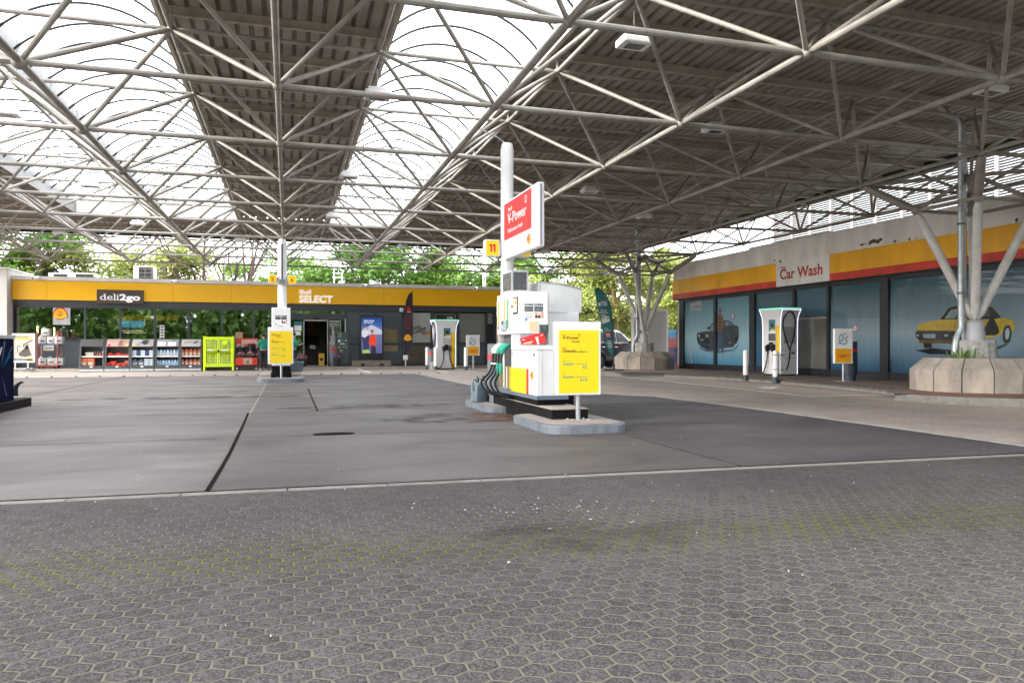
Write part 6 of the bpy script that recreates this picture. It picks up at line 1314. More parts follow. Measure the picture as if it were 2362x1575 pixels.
    B('advert',M('advert_teal',(.01,.22,.30),.35,dirt=.08),-.15,.22,1.72,2.28,.006); B('advert_print',white,-.13,.0,2.2,2.26,.009); B('advert_print',M('print_brownskin',(.30,.17,.10),.4,dirt=.4,scale=7),-.05,.13,1.82,2.05,.009); B('advert_print',blk,-.03,.12,1.88,2.02,.011); B('advert_print',yel2,-.04,.22,1.725,1.79,.009)
    B('yellow_panel',yel2,.285,.46,.1,1.95,.006); B('red_edge',red,.262,.285,.1,1.95,.006); B('logo',yel3,-.12,-.07,2.34,2.40,.008); B('logo_text',chp,-.05,.1,2.35,2.385,.006)
    for x in (-.09,.2): part('button',dgr,t,lambda m:m.tube(P(x,-.405,1.27),P(x,-.415,1.27),.03*s,10))
    part('seam',mgr,t,lambda m:m.box(ox-.5*s,ox+.5*s,oy-.403*s,oy-.39*s,oz+2.3*s,oz+2.306*s)); part('antenna',blk,t,lambda m:[m.lathe([(.04*s,oz+2.6*s),(.03*s,oz+2.66*s),(0,oz+2.67*s)],(ox+x*s,oy-.1*s,0),8) for x in (-.4,.05,.45)])
    t.rotation_euler.z=rz; return t
a=G(1028.5,851.5); charger('pale electric charger with facing screen in front of the shop',(a[0],a[1]+.4,0),R(4))
charger('pale electric charger glowing at its edges by the blue carwash windows',(17.32,23.72,.155),R(-86),2.46,screen_lit=True)
def bollard(x,y,z,h,label,r_=.085):
    t=thing('bollard',label,'bollard',(x,y,z),'white bollards guarding the chargers'); part('post',white,t,lambda m:m.lathe([(r_,z+.22),(r_,z+h-.04),(r_*.7,z+h),(0,z+h)],(x,y,0),18),True); part('foot',M('bollard_foot',(.05,.075,.09),.5,dirt=.2),t,lambda m:m.lathe([(r_*1.05,z),(r_*1.05,z+.22),(0,z+.22)],(x,y,0),18),True); return t
hb=lambda x,y,px,pt:(YH-pt)*((x*SN+y*CS))/FPX+H
for px,py,pt,lb in ((985.3,851.3,800.8,'white bollard left of the far charger, beside a grey bin'),(1004.8,854.3,801.2,'white bollard touching the left side of the far charger'),(1074.6,854.5,801,'white bollard between the far charger and its 150 kW sign')):
    x,y=G(px,py); bollard(x,y,0,hb(x,y,px,pt),lb,.095)
for px,py,pt,lb in ((1720,878.8,808,'white bollard standing alone left of the glowing charger'),(1788.3,884.2,808.5,'white bollard with two straps in front of the glowing charger')):
    x,y=G(px,py); t=bollard(x,y,0,hb(x,y,px,pt),lb,.088)
part('strap',mgr,t,lambda m:[m.lathe([(.088,z),(.092,z+.005),(.092,z+.02),(.088,z+.025)],(x,y,0),16) for z in (.45,.93)]); part('guard_plate',lgr,t,lambda m:m.box(x+.09,x+.30,y-.16,y+.1,.32,1.0,.01)); part('guard_strap',blk,t,lambda m:[m.tube((x+.08,y-.17,z),(x+.2,y-.17,z),.014,6) for z in (.46,.94)])
x,y=G(995.5,852.5); bin_(x,y,0,'grey bin with a red band between two bollards left of the far charger',.98)
t=thing('small_marker','small pale plastic marker at the foot of the grey bin by the far charger','marker',(x+.05,y-.3,0)); part('body',M('marker',(.45,.42,.40),.5,dirt=.2),t,lambda m:m.box(x-.1,x+.12,y-.34,y-.26,0,.42,.03))
def evsign(x0,x1,yf,z0,z1,zb,label,rz=0):
    xc=(x0+x1)/2; t=thing('ev_sign',label,'sign',(xc,yf,zb),'signs for the charging bays'); w=x1-x0; h=z1-z0
    part('board',white2,t,lambda m:m.box(x0,x1,yf,yf+.10,z0,z1,.012)); part('yellow_panel',yel3,t,lambda m:m.box(x0+.035*w,x1-.09*w,yf-.004,yf+.002,z0+.03*h,z0+.43*h)); part('post',galv,t,lambda m:m.tube((xc+.02,yf+.05,zb),(xc+.02,yf+.05,z0),.04,10),True); part('foot_plate',kerbl,t,lambda m:m.box(xc-.16,xc+.2,yf-.1,yf+.2,zb,zb+.012))
    T((x0+.13*w,yf-.005,z0+.17*h),'150',.085*h,tred,t,width=.37*w,bold=.03); T((x0+.54*w,yf-.005,z0+.215*h),'KW',.045*h,tred,t,width=.25*w,bold=.02); part('underline',tred,t,lambda m:m.box(x0+.54*w,x0+.68*w,yf-.006,yf-.002,z0+.175*h,z0+.185*h))
    c=(x0+.46*w,z0+.70*h); u=.175*w*1.15
    q=lambda a,b:(c[0]+a*u,yf-.010,c[1]+b*u)
    leafp=[q(-1.35,-1.25),q(-.95,-.75),q(-1.15,-.1),q(-1.05,.6),q(-.55,1.3),q(-.1,.75),q(.2,.35),q(-.2,-.2),q(-.95,-.75)]
    part('symbol',tblue,t,lambda m:(m.path(leafp,.10*u,6),m.path([q(-.95,-.75),q(-.5,-1.15),q(.1,-1.3),q(.75,-1.1),q(1.15,-.55),q(.55,-.05)],.10*u,6),m.path([q(.55,-.05),q(1.3,.8)],.10*u,6),m.path([q(.25,1.0),q(.62,1.55)],.10*u,6)))
    t.rotation_euler.z=rz; return t
n=38.6; evsign(EN(1076,n),EN(1106.5,n),n,ZZ(1091,819.8,n),ZZ(1091,772.5,n),0,'upright white and orange 150 KW sign beside the far charger')
n=17.6+.0; a=G(1948,880,.155); n=a[1]; evsign(EN(1927,n),EN(1965,n),n,ZZ(1945,838.5,n),ZZ(1945,758,n),.155,'upright white and orange 150 KW sign in front of the blue carwash windows',R(-8))
x,y=a[0]+.62,a[1]+.5; bin_(x,y,.155,'navy bin with a red band behind the near 150 KW sign',1.12,M('bin_navy',(.03,.04,.07),.45,dirt=.12))
# ---------------------------------------------------------------- car wash
EW=18.4; NL=33.35; NS_=9.0
CW=thing('car_wash','long car wash with yellow and red fascia and blue printed windows on the right','car wash',(EW,21,0))
z=lambda px,py:ZE(px,py,EW)
zb_,zr,zy,zp=3.52,3.76,4.44,5.02
part('wall',concw,CW,lambda m:(m.box(EW+.05,26,NL-.2,NL-.02,0,5),m.box(EW+.3,26,NS_,NL-.25,.1,.16),m.box(25.8,26,NS_,NL-.2,.1,5)))
part('roof',M('wash_roof',(.3,.3,.3),.8,dirt=.2),CW,lambda m:m.box(EW-.05,26,NS_,NL,4.8,4.95))
part('parapet',conp,CW,lambda m:(m.box(EW-.12,EW+.3,NS_,NL+.1,zy+.004,zp),m.box(EW+.301,26,NL-.18,NL+.1,zy,zp)))
part('coping',conp,CW,lambda m:m.box(EW-.06,EW+.36,NS_,NL+.04,zp+.002,5.22))
ns,ne=NE(1799,EW),NE(1923,EW)
cws=M('fascia_yellow_worn',(.92,.46,.003),.4,dirt=.22,scale=.9,streak=3)
for a,b in ((NL+.1,NE(1690,EW)),(NE(1690,EW),ns),(ne,NE(2150,EW)),(NE(2150,EW),NS_)):
    part('fascia_panel',cws,CW,lambda m:m.box(EW-.16,EW,b+.004,a-.004,zr+.003,zy)); part('fascia_stripe',redw,CW,lambda m:m.box(EW-.16,EW,b+.004,a-.004,zb_,zr))
part('soffit',blk,CW,lambda m:m.box(EW-.14,EW+.2,NS_,NL+.08,zb_-.05,zb_-.003))
part('sign_panel',M('sign_dirty_white',(.80,.79,.75),.5,dirt=.22,scale=1.5,streak=4),CW,lambda m:m.box(EW-.175,EW,ne+.004,ns-.004,zb_,zy))
sw=ns-ne
T((EW-.178,ns-.085*sw,zb_+.70*(zy-zb_)+.03),'Shell',.095,redw,CW,face='W',bold=.01,width=.10*sw)
T((EW-.178,ns-.075*sw,zb_+.27),'Car Wash',.40,M('text_red_faded',(.50,.05,.05),.5,dirt=.45,scale=2.2),CW,face='W',bold=.03,width=.80*sw)
r=random.Random(12); pm_=M('peel',(.11,.09,.07),.9,dirt=.4,scale=10)
for px,py,sx,sy in ((1988,565,5,3),(1996,562,3,2),(2013,557,11,6),(2026,556,9,6),(2064,557,3,4),(2098,552,3,4),(2112,550,3,1.5),(1787,601,2,3),(1800,603,3,3),(2345,508,4,5)):
    pts=[]
    for k in range(12):
        a=k/12*6.283; q=r.uniform(.6,1.25); X_=px+sx*q*math.cos(a); Y_=py+sy*q*math.sin(a)-(X_-px)*.25; pts.append((EW-.124,NE(X_,EW-.12),ZE(X_,Y_,EW-.12)))
    part('peeled_patch',pm_,CW,lambda m:m.poly(pts))
# window bays
fpx=[(1569,1579),(1648,1654),(1730.5,1743),(1830,1836),(1909,1915),(2032.5,2051.5),(2214,2226)]
for a,b in fpx: part('window_frame',M('frame_black',(.018,.018,.024),.45,dirt=.2),CW,lambda m:m.box(EW-.06,EW+.14,NE(b,EW),NE(a,EW),.15,zb_-.05))
part('window_frame',MATS['frame_black'],CW,lambda m:m.box(EW-.04,EW+.12,NS_,NE(1570,EW),.15,.40)); part('window_frame',MATS['frame_black'],CW,lambda m:m.box(EW-.04,EW+.12,NS_,NE(1570,EW),zb_-.19,zb_-.055))
def film(name,top,mid,bot):
    m=bpy.data.materials.new(name); n_,l,p=nt(m); tc=n_.new('ShaderNodeTexCoord'); sp=n_.new('ShaderNodeSeparateXYZ'); l.new(tc.outputs['Generated'],sp.inputs[0])
    rp=n_.new('ShaderNodeValToRGB'); e=rp.color_ramp.elements; e[0].position=.02; e[0].color=(*bot,1); e[1].position=.95; e[1].color=(*top,1); x=e.new(.42); x.color=(*mid,1); x=e.new(.2); x.color=(*[(a+b)/2 for a,b in zip(mid,bot)],1)
    z_=n_.new('ShaderNodeTexNoise'); z_.inputs['Scale'].default_value=2.5; z_.inputs['Detail'].default_value=6; mp=n_.new('ShaderNodeMapping'); mp.inputs['Scale'].default_value=(1,3,.25); l.new(tc.outputs['Object'],mp.inputs[0]); l.new(mp.outputs[0],z_.inputs['Vector'])
    mr=n_.new('ShaderNodeMapRange'); mr.inputs['To Min'].default_value=.78; mr.inputs['To Max'].default_value=1.2; l.new(z_.outputs['Fac'],mr.inputs[0]); mx=n_.new('ShaderNodeMix'); mx.data_type='RGBA'; mx.blend_type='MULTIPLY'; mx.inputs[0].default_value=1
    l.new(sp.outputs[2],rp.inputs[0]); l.new(rp.outputs[0],mx.inputs[6]); l.new(mr.outputs[0],mx.inputs[7]); l.new(mx.outputs[2],p.inputs['Base Color']); p.inputs['Roughness'].default_value=.3; p.inputs['Coat Weight'].default_value=.32; p.inputs['Coat Roughness'].default_value=.02; p.inputs['Specular IOR Level'].default_value=.3; return m
filmA=film('film_light',(.10,.24,.32),(.33,.52,.60),(.07,.24,.38)); filmB=film('film_deep',(.035,.10,.15),(.055,.15,.22),(.035,.10,.18)); filmC=film('film_mid',(.014,.07,.10),(.19,.28,.34),(.012,.075,.15))
bays=[(1579,1648,filmA),(1654,1730.5,filmA),(1743,1830,filmB),(1836,1909,filmB),(1915,2032.5,filmC),(2051.5,2214,filmC)]
panes=[]
for a,b,mt in bays: panes.append(part('window_pane',mt,CW,lambda m:m.box(EW+.02,EW+.05,NE(b,EW),NE(a,EW),.40,zb_-.19)))
panes.append(part('window_pane',filmC,CW,lambda m:m.box(EW+.02,EW+.05,NS_,NE(2226,EW),.40,zb_-.19)))
panes.append(part('concrete_backing',M('clear_pane_view',(.17,.17,.15),.12,dirt=.18,scale=1.5,coat=.8),CW,lambda m:m.box(EW+.008,EW+.019,NE(1909,EW),NE(1838,EW),.42,2.22)))
part('lit_edge',M('warm_edge',(.5,.4,.25),.4,dirt=.3),CW,lambda m:m.box(EW+.004,EW+.02,NE(1909,EW),NE(1838,EW),2.22,2.28))
_o=EW+.012
wp=lambda name,mt,pts,d=0,pr=None:part(name,mt,pr or panes[0],lambda m:m.poly([(_o-d,NE(a,_o-d),ZE(a,b,_o-d)) for a,b in pts]))
K=lambda n_,c,ro=.35:M('decal_'+n_,c,ro,dirt=.3,scale=3,coat=.35,spec=.25)
Q=lambda x,y:(1560+x/5.8075,600+y/5.8075)       # measured on an enlargement of this stretch of window
kd=K('dark',(.055,.07,.08)); kd2=K('darker',(.018,.024,.030)); kg=K('glass',(.20,.28,.32)); kl2=K('lamp',(.30,.38,.42)); kr=K('shirt',(.20,.10,.09)); kb=K('jean',(.06,.10,.15)); ks=K('skin',(.22,.16,.14)); kw=K('paper',(.34,.40,.44)); ksh=K('shade',(.10,.15,.18))
def car(pr,shift,pts_list):
    for nm,mt,pts,d in pts_list: wp(nm,mt,[Q(x,y) for x,y in pts],d,pr)
lo=[('print_shadow',ksh,[(300,1170),(510,1215),(510,1235),(400,1225),(310,1190)],.001),('print_car',kd,[(275,1000),(285,970),(400,950),(505,948),(512,948),(512,1205),(440,1205),(330,1165),(285,1110),(275,1060)],.002),('print_grille',kd2,[(285,985),(440,985),(440,1040),(285,1035)],.003),('print_lamp',kl2,[(292,992),(320,992),(320,1030),(292,1028)],.004),('print_lamp',kl2,[(390,995),(432,995),(432,1030),(390,1030)],.004),('print_bumper',kd2,[(280,1045),(445,1055),(445,1120),(300,1105)],.003),('print_plate',kg,[(315,1055),(365,1058),(365,1085),(315,1080)],.004),('print_screen',kg,[(430,905),(505,835),(512,835),(512,945),(440,945)],.003),('print_pillar',kd2,[(420,912),(500,828),(512,825),(512,835),(436,912)],.004),('print_mirror',kd2,[(405,905),(430,895),(460,905),(450,925),(415,922)],.005),('print_wheel',kd2,[(330,1130),(350,1150),(400,1190),(440,1205),(440,1150)],.004)]
hi=[('print_shadow',ksh,[(545,1215),(760,1195),(835,1130),(830,1160),(760,1215),(560,1240)],.001),('print_car',kd,[(545,870),(600,845),(640,808),(690,806),(740,830),(770,870),(825,880),(835,950),(835,1040),(800,1110),(760,1165),(700,1170),(560,1190),(545,1190)],.002),('print_glass',kg,[(650,835),(690,815),(735,845),(755,872),(650,880)],.003),('print_pillar',kd2,[(690,812),(700,812),(765,985),(750,1165),(745,1165),(752,985)],.004),('print_handle',kl2,[(700,1100),(735,1098),(735,1108),(700,1110)],.004),('print_wheel',kd2,[(770,1060),(790,1030),(825,1020),(832,1060),(810,1110),(780,1130)],.004),
    ('print_person',kr,[(548,745),(575,725),(605,728),(625,760),(632,850),(620,940),(600,970),(560,965),(545,940)],.006),('print_head',ks,[(572,670),(590,655),(603,672),(602,705),(588,725),(574,705)],.007),('print_hair',kd2,[(570,680),(575,655),(595,652),(604,668),(590,665)],.008),('print_arm',ks,[(545,850),(556,850),(560,960),(550,965)],.007),('print_arm',ks,[(622,850),(634,850),(630,905),(618,905)],.007),('print_leg',kb,[(552,965),(608,968),(630,1100),(632,1215),(600,1215),(588,1080),(575,1215),(548,1215)],.006),('print_mat',kr,[(545,1228),(640,1226),(640,1240),(545,1246)],.005)]
car(panes[0],0,lo); car(panes[1],0,hi)
wp('sticker',kw,[Q(*p) for p in ((185,565),(338,540),(342,672),(188,684))],.003,panes[0]); y_=NE(Q(196,0)[0],_o-.006)
T((_o-.006,y_,ZE(*Q(196,645),_o-.006)),'Car Wash',.115,K('bluetext',(.10,.22,.32)),panes[0],face='W',width=NE(Q(196,0)[0],_o)-NE(Q(325,0)[0],_o),bold=.01); T((_o-.006,y_,ZE(*Q(196,590),_o-.006)),'Shell',.08,K('redtext',(.40,.12,.12)),panes[0],face='W',width=.3)
def nosmoke(px,py,rr,pr):
    yv,zv=NE(px,_o-.01),ZE(px,py,_o-.01)
    part('no_smoking_sign',tred,pr,lambda m:m.tube((_o-.01,yv,zv),(_o-.004,yv,zv),rr,18)); part('no_smoking_face',white,pr,lambda m:m.tube((_o-.013,yv,zv),(_o-.009,yv,zv),rr*.78,18)); part('no_smoking_bar',tred,pr,lambda m:m.poly([(_o-.016,yv+rr*.6,zv+rr*.5),(_o-.016,yv+rr*.5,zv+rr*.62),(_o-.016,yv-rr*.6,zv-rr*.5),(_o-.016,yv-rr*.5,zv-rr*.62)])); part('no_smoking_mark',blk,pr,lambda m:m.box(_o-.015,_o-.012,yv-rr*.5,yv+rr*.4,zv-.01,zv+.014))
nosmoke(1690.5,729,.10,panes[1]); nosmoke(1972.3,757.5,.10,panes[4])
for pp in (((1589,800),(1600,849),(1597,849),(1584,790)),((1585,815),(1593,849),(1590,849),(1582,800))): wp('film_crease',K('pale',(.35,.45,.52)),pp,.002,panes[0])
# yellow sports coupe printed on the near bay (a plain, generic car)
V_=lambda x,y:(2080+x/4.614,600+y/4.614)
ky=K('yellow',(.45,.33,.015)); ky2=K('yellowdeep',(.42,.29,.008)); kk=K('black',(.008,.009,.011)); kt=K('tyre',(.012,.013,.015))
nl=2214; 
def clip(pts,x0,x1):
    def half(P,f,lim):
        out=[]
        for i in range(len(P)):
            a,b=P[i],P[(i+1)%len(P)]; ina,inb=f(a[0]),f(b[0])
            if ina: out.append(a)
            if ina!=inb: t_=(lim-a[0])/(b[0]-a[0]); out.append((lim,a[1]+t_*(b[1]-a[1])))
        return out
    P=half(pts,lambda x:x>=x0,x0); return half(P,lambda x:x<=x1,x1) if P else []
coupe=[('print_shadow',kk,[(140,960),(330,935),(560,960),(900,960),(1080,900),(1140,890),(1000,960),(800,1010),(300,1000)],.001),('print_wheel',kt,[(225,870),(320,870),(318,930),(240,935)],.002),('print_wheel',kt,[(1075,770),(1100,700),(1150,690),(1170,760),(1150,870),(1100,895),(1075,850)],.003),('print_wheel_rim',kl2,[(1098,760),(1115,725),(1140,725),(1150,770),(1135,835),(1108,845)],.004),
 ('print_car',ky,[(150,760),(165,700),(200,675),(410,632),(480,620),(620,625),(900,640),(985,622),(1100,615),(1180,640),(1205,690),(1200,740),(1170,765),(1150,690),(1105,690),(1070,760),(1050,800),(860,840),(580,880),(400,890),(180,870),(150,820)],.0015),('print_bonnet_line',ky2,[(200,690),(560,665),(580,690),(560,752),(165,745)],.0028),('print_bumper',kk,[(143,770),(165,748),(565,752),(575,790),(560,850),(180,850),(150,820)],.004),('print_valance',K('brownish',(.10,.06,.02)),[(180,850),(560,850),(550,890),(190,880)],.0038),('print_plate',kg,[(225,785),(360,785),(358,832),(228,828)],.005),('print_lamp',kl2,[(455,790),(490,790),(490,812),(455,812)],.005),('print_lamp',kl2,[(160,790),(180,792),(180,812),(160,810)],.005),
 ('print_roof',kk,[(410,630),(500,510),(600,485),(860,480),(960,500),(1060,610),(985,625),(640,628),(430,632)],.003),('print_glass',kg,[(455,622),(520,530),(600,515),(590,590),(570,618)],.004),('print_glass',K('darkglass',(.05,.06,.07)),[(640,560),(660,520),(840,515),(930,530),(940,600),(660,615)],.004),('print_door',kk,[(860,760),(900,690),(960,580),(1030,720),(1040,770),(1000,800),(880,800)],.004),('print_indicator',K('amber',(.30,.10,.02)),[(545,715),(570,690),(578,700),(560,738)],.005)]
for nm,mt,pts,d in coupe:
    P=[V_(x,y) for x,y in pts]
    for (a,b,pr) in ((2052,2214,panes[5]),(2226,2420,panes[6])):
        c_=clip(P,a,b)
        if len(c_)>2: wp(nm,mt,c_,d,pr)
t=thing('basket_trolley','dark wire basket lying behind the near planter','basket',(17.4,13.2,.16))
x_=17.3; part('frame',blk,t,lambda m:[m.tube((x_,12.2+k*.12,.9-.0),(x_,12.2+k*.12,1.25+.02*k),.012,5) for k in range(14)]+[m.tube((x_,12.2,.9+k*.1),(x_,13.76,.9+k*.1),.012,5) for k in range(4)]+[m.tube((x_,12.2,.16),(x_,12.2,1.25),.03,6),m.tube((x_,13.76,.16),(x_,13.76,1.3),.03,6),m.tube((x_,12.2,1.25),(x_,13.76,1.25),.02,6)])
t=thing('roof_rail','pale metal gutter rail on the car wash roof edge','rail',(EW+.8,27,5)); part('rail',white,t,lambda m:m.box(EW+.5,EW+.7,NE(1912,EW+.5),NE(1727,EW+.5),5.22,5.42,.01)); part('rail_joint',mgr,t,lambda m:[m.box(EW+.49,EW+.71,NE(p,EW+.5)-.01,NE(p,EW+.5)+.01,5.22,5.425) for p in (1760,1800,1840,1880)])
# louvred building behind
EL=26.3; LB=thing('louvred_building','tall pale building clad in horizontal white louvres behind the car wash','building',(EL,20,0))
nA=NE(1779,EL); nB=-6
part('wall',M('louvre_back',(.17,.19,.20),.6,dirt=.1),LB,lambda m:m.box(EL+.12,EL+14,nB,nA,0,17))
lv=M('louvre_white',(.32,.33,.34),.4,dirt=.08)
edges=[1779,1785,1827,1869,1916,1966,2020,2081,2146,2217,2300]; ys=[NE(p,EL) for p in edges[1:]]; st=ys[-2]-ys[-1]
while ys[-1]>nB: ys.append(ys[-1]-st)
for a,b in zip(ys,ys[1:]):
    part('louvre_bay',lv,LB,lambda m:[m.poly([(EL-.02,b+.07,zz),(EL-.02,a-.07,zz),(EL+.06,a-.07,zz+.056),(EL+.06,b+.07,zz+.056)]) for zz in [3.2+.105*q for q in range(118)]])
    part('mullion',M('mullion_pink',(.20,.175,.175),.5,dirt=.1),LB,lambda m:m.box(EL-.05,EL+.1,a-.09,a+.07,0,16.4))
part('end_bay',lv,LB,lambda m:[m.poly([(EL-.02,ys[0]+.09,zz),(EL-.02,nA,zz),(EL+.06,nA,zz+.056),(EL+.06,ys[0]+.09,zz+.056)]) for zz in [3.2+.105*q for q in range(118)]])
# white box unit, blue containers, red cage, car behind the distant column
n=34.3; WX=thing('white_cabin','plain pale cabin wall behind the distant branching column','cabin',(EN(1501,n),n,.1)); part('body',concw,WX,lambda m:m.box(EN(1463,n),EN(1540,n),n,n+.35,.1,ZZ(1500,716,n))); part('edge',white,WX,lambda m:(m.box(EN(1537.5,n),EN(1541,n),n-.01,n+.36,.1,ZZ(1500,714,n)),m.box(EN(1463,n),EN(1537.4,n),n-.01,n+.36,ZZ(1500,717,n),ZZ(1500,714,n))))
n=38.5; BC=thing('blue_container','light blue containers seen in the gap left of the car wash','container',(EN(1570,n),n,0)); part('body',M('cont_blue',(.10,.36,.55),.5,dirt=.15),BC,lambda m:(m.box(EN(1530,n),EN(1560,n),n,n+2,0,ZZ(1550,760,n)),m.box(EN(1560.5,n),EN(1590,n),n-.4,n+2,0,ZZ(1550,762,n)))); part('print',white,BC,lambda m:m.box(EN(1563,n),EN(1572,n),n-.41,n-.4,ZZ(1550,775,n),ZZ(1550,763,n))); part('print_yellow',yel2,BC,lambda m:m.box(EN(1541,n),EN(1556,n),n-.01,n,.4,ZZ(1550,813,n)))
n=36.5; RC=thing('roll_cage','red and orange wire roll cage before the blue containers','roll cage',(EN(1556,n),n,0)); rd=M('cage_red',(.55,.07,.04),.45,dirt=.2); x0,x1=EN(1541,n),EN(1574,n); xm=EN(1552,n)
part('frame',rd,RC,lambda m:[m.tube((x,n,.12),(x,n,1.75),.02,5) for x in (x0,(x0+xm)/2,xm,(xm+x1)/2,x1)]+[m.tube((x0,n,q),(x1,n,q),.016,5) for q in (.3,.8,1.25,1.75)]+[m.box(x0,x1,n,n+.7,.12,.2)]); part('goods',M('goods_blue',(.04,.13,.30),.5,dirt=.4,scale=4),RC,lambda m:m.box(xm+.02,x1-.02,n+.05,n+.6,.2,1.15)); part('goods',M('goods_pink',(.55,.22,.2),.5,dirt=.5,scale=5),RC,lambda m:m.box(xm+.05,x1-.05,n+.05,n+.6,1.15,1.6))
def suv(label,loc,rz):
    t=thing('parked_car',label,'car',loc); k=1.19; ox,oy,oz=loc; paint=M('car_black',(.018,.018,.022),.22,dirt=.06,coat=1.0); gl=M('car_glass',(.05,.06,.065),.06,dirt=.1,spec=.8,coat=.8)
    # local x = forward, y = left
    side=[(-2.35,.55),(-2.4,.95),(-2.3,1.12),(-1.5,1.14),(0,1.12),(1.0,1.10),(1.15,1.08),(2.1,1.0),(2.35,.85),(2.38,.5),(2.2,.36),(-2.2,.36)]
    top=[(-2.28,1.12),(-1.95,1.62),(-1.5,1.74),(-.4,1.78),(.25,1.72),(.55,1.55),(1.15,1.10)]
    f=lambda x,y,z:(ox+x*k,oy+y*k,oz+z*k)
    def body(m):
        for y in (-.92,.92): pass
        secs=[]
        a=[m.b.verts.new(f(x,-.92 if z<1.0 else -.90,z)) for x,z in side]; b=[m.b.verts.new(f(x,.92 if z<1.0 else .90,z)) for x,z in side]; n_=len(side)
        m.b.faces.new(a); m.b.faces.new(b[::-1])
        for i in range(n_): m.b.faces.new((a[i],a[(i+1)%n_],b[(i+1)%n_],b[i]))
        a=[m.b.verts.new(f(x,-.88+.17*max(0,(z-1.1)/.68),z)) for x,z in top]; b=[m.b.verts.new(f(x,.88-.17*max(0,(z-1.1)/.68),z)) for x,z in top]; n_=len(top)
        m.b.faces.new(a); m.b.faces.new(b[::-1])
        for i in range(n_): m.b.faces.new((a[i],a[(i+1)%n_],b[(i+1)%n_],b[i]))
        bmesh.ops.bevel(m.b,geom=list(m.b.edges),offset=.06*k,segments=3,affect='EDGES',profile=.6,clamp_overlap=True)
    part('body',paint,t,body,True)
    yy=lambda z:-.885+.17*max(0,(z-1.1)/.68)
    for s in (-1,1):
        for pts in ([(-1.85,1.18),(-1.55,1.60),(-1.05,1.66),(-1.05,1.18)],[(-.98,1.18),(-.98,1.66),(-.12,1.67),(-.12,1.18)],[(-.04,1.18),(-.04,1.66),(.3,1.62),(.92,1.17)]):
            part('side_window',gl,t,lambda m:m.poly([f(x,s*(-yy(z)+.012),z) for x,z in pts]))
            part('window_trim',steel,t,lambda m:m.path([f(x,s*(-yy(z)+.012),z) for x,z in [pts[0],pts[-1]]],.012,6))
        for x in (-1.42,1.45):
            w=part('wheel',rub,t,lambda m:m.path([f(x,s*.70,.37),f(x,s*.94,.37)],.37*k,24),True); part('rim',M('rim_dark',(.10,.10,.11),.35,.7,dirt=.1),w,lambda m:m.path([f(x,s*.94,.37),f(x,s*.955,.37)],.23*k,18)); part('wheel_arch',blk,t,lambda m:m.path([f(x+.44*math.cos(q),s*.925,.37+.44*math.sin(q)) for q in [i*.2618 for i in range(13)]],.035*k,6))
        part('mirror',blk,t,lambda m:m.path([f(.78,s*.9,1.18),f(.74,s*1.08,1.22)],[.05*k,.11*k],10),True); part('door_handle',steel,t,lambda m:(m.path([f(-.35,s*.935,.98),f(-.15,s*.935,.98)],.018,6),m.path([f(-1.25,s*.935,.98),f(-1.05,s*.935,.98)],.018,6)))
        part('headlight',M('headlamp',(.5,.5,.52),.1,dirt=.05),t,lambda m:m.path([f(2.1,s*.72,.88),f(2.36,s*.6,.80)],.10,8)); part('tail_light',red,t,lambda m:m.path([f(-2.33,s*.85,.85),f(-2.30,s*.85,1.1)],.07,8))
        part('door_line',blk,t,lambda m:(m.path([f(-.08,s*.927,.45),f(-.08,s*.912,1.12)],.008,4),m.path([f(-1.02,s*.927,.6),f(-1.02,s*.912,1.12)],.008,4)))
    part('windscreen',gl,t,lambda m:m.poly([f(.58,-.68,1.55),f(.58,.68,1.55),f(1.12,.80,1.14),f(1.12,-.80,1.14)]))
    t.rotation_euler.z=rz; return t
suv('black parked estate car behind the teal feather flag',(16.6,38.2,0),R(28))
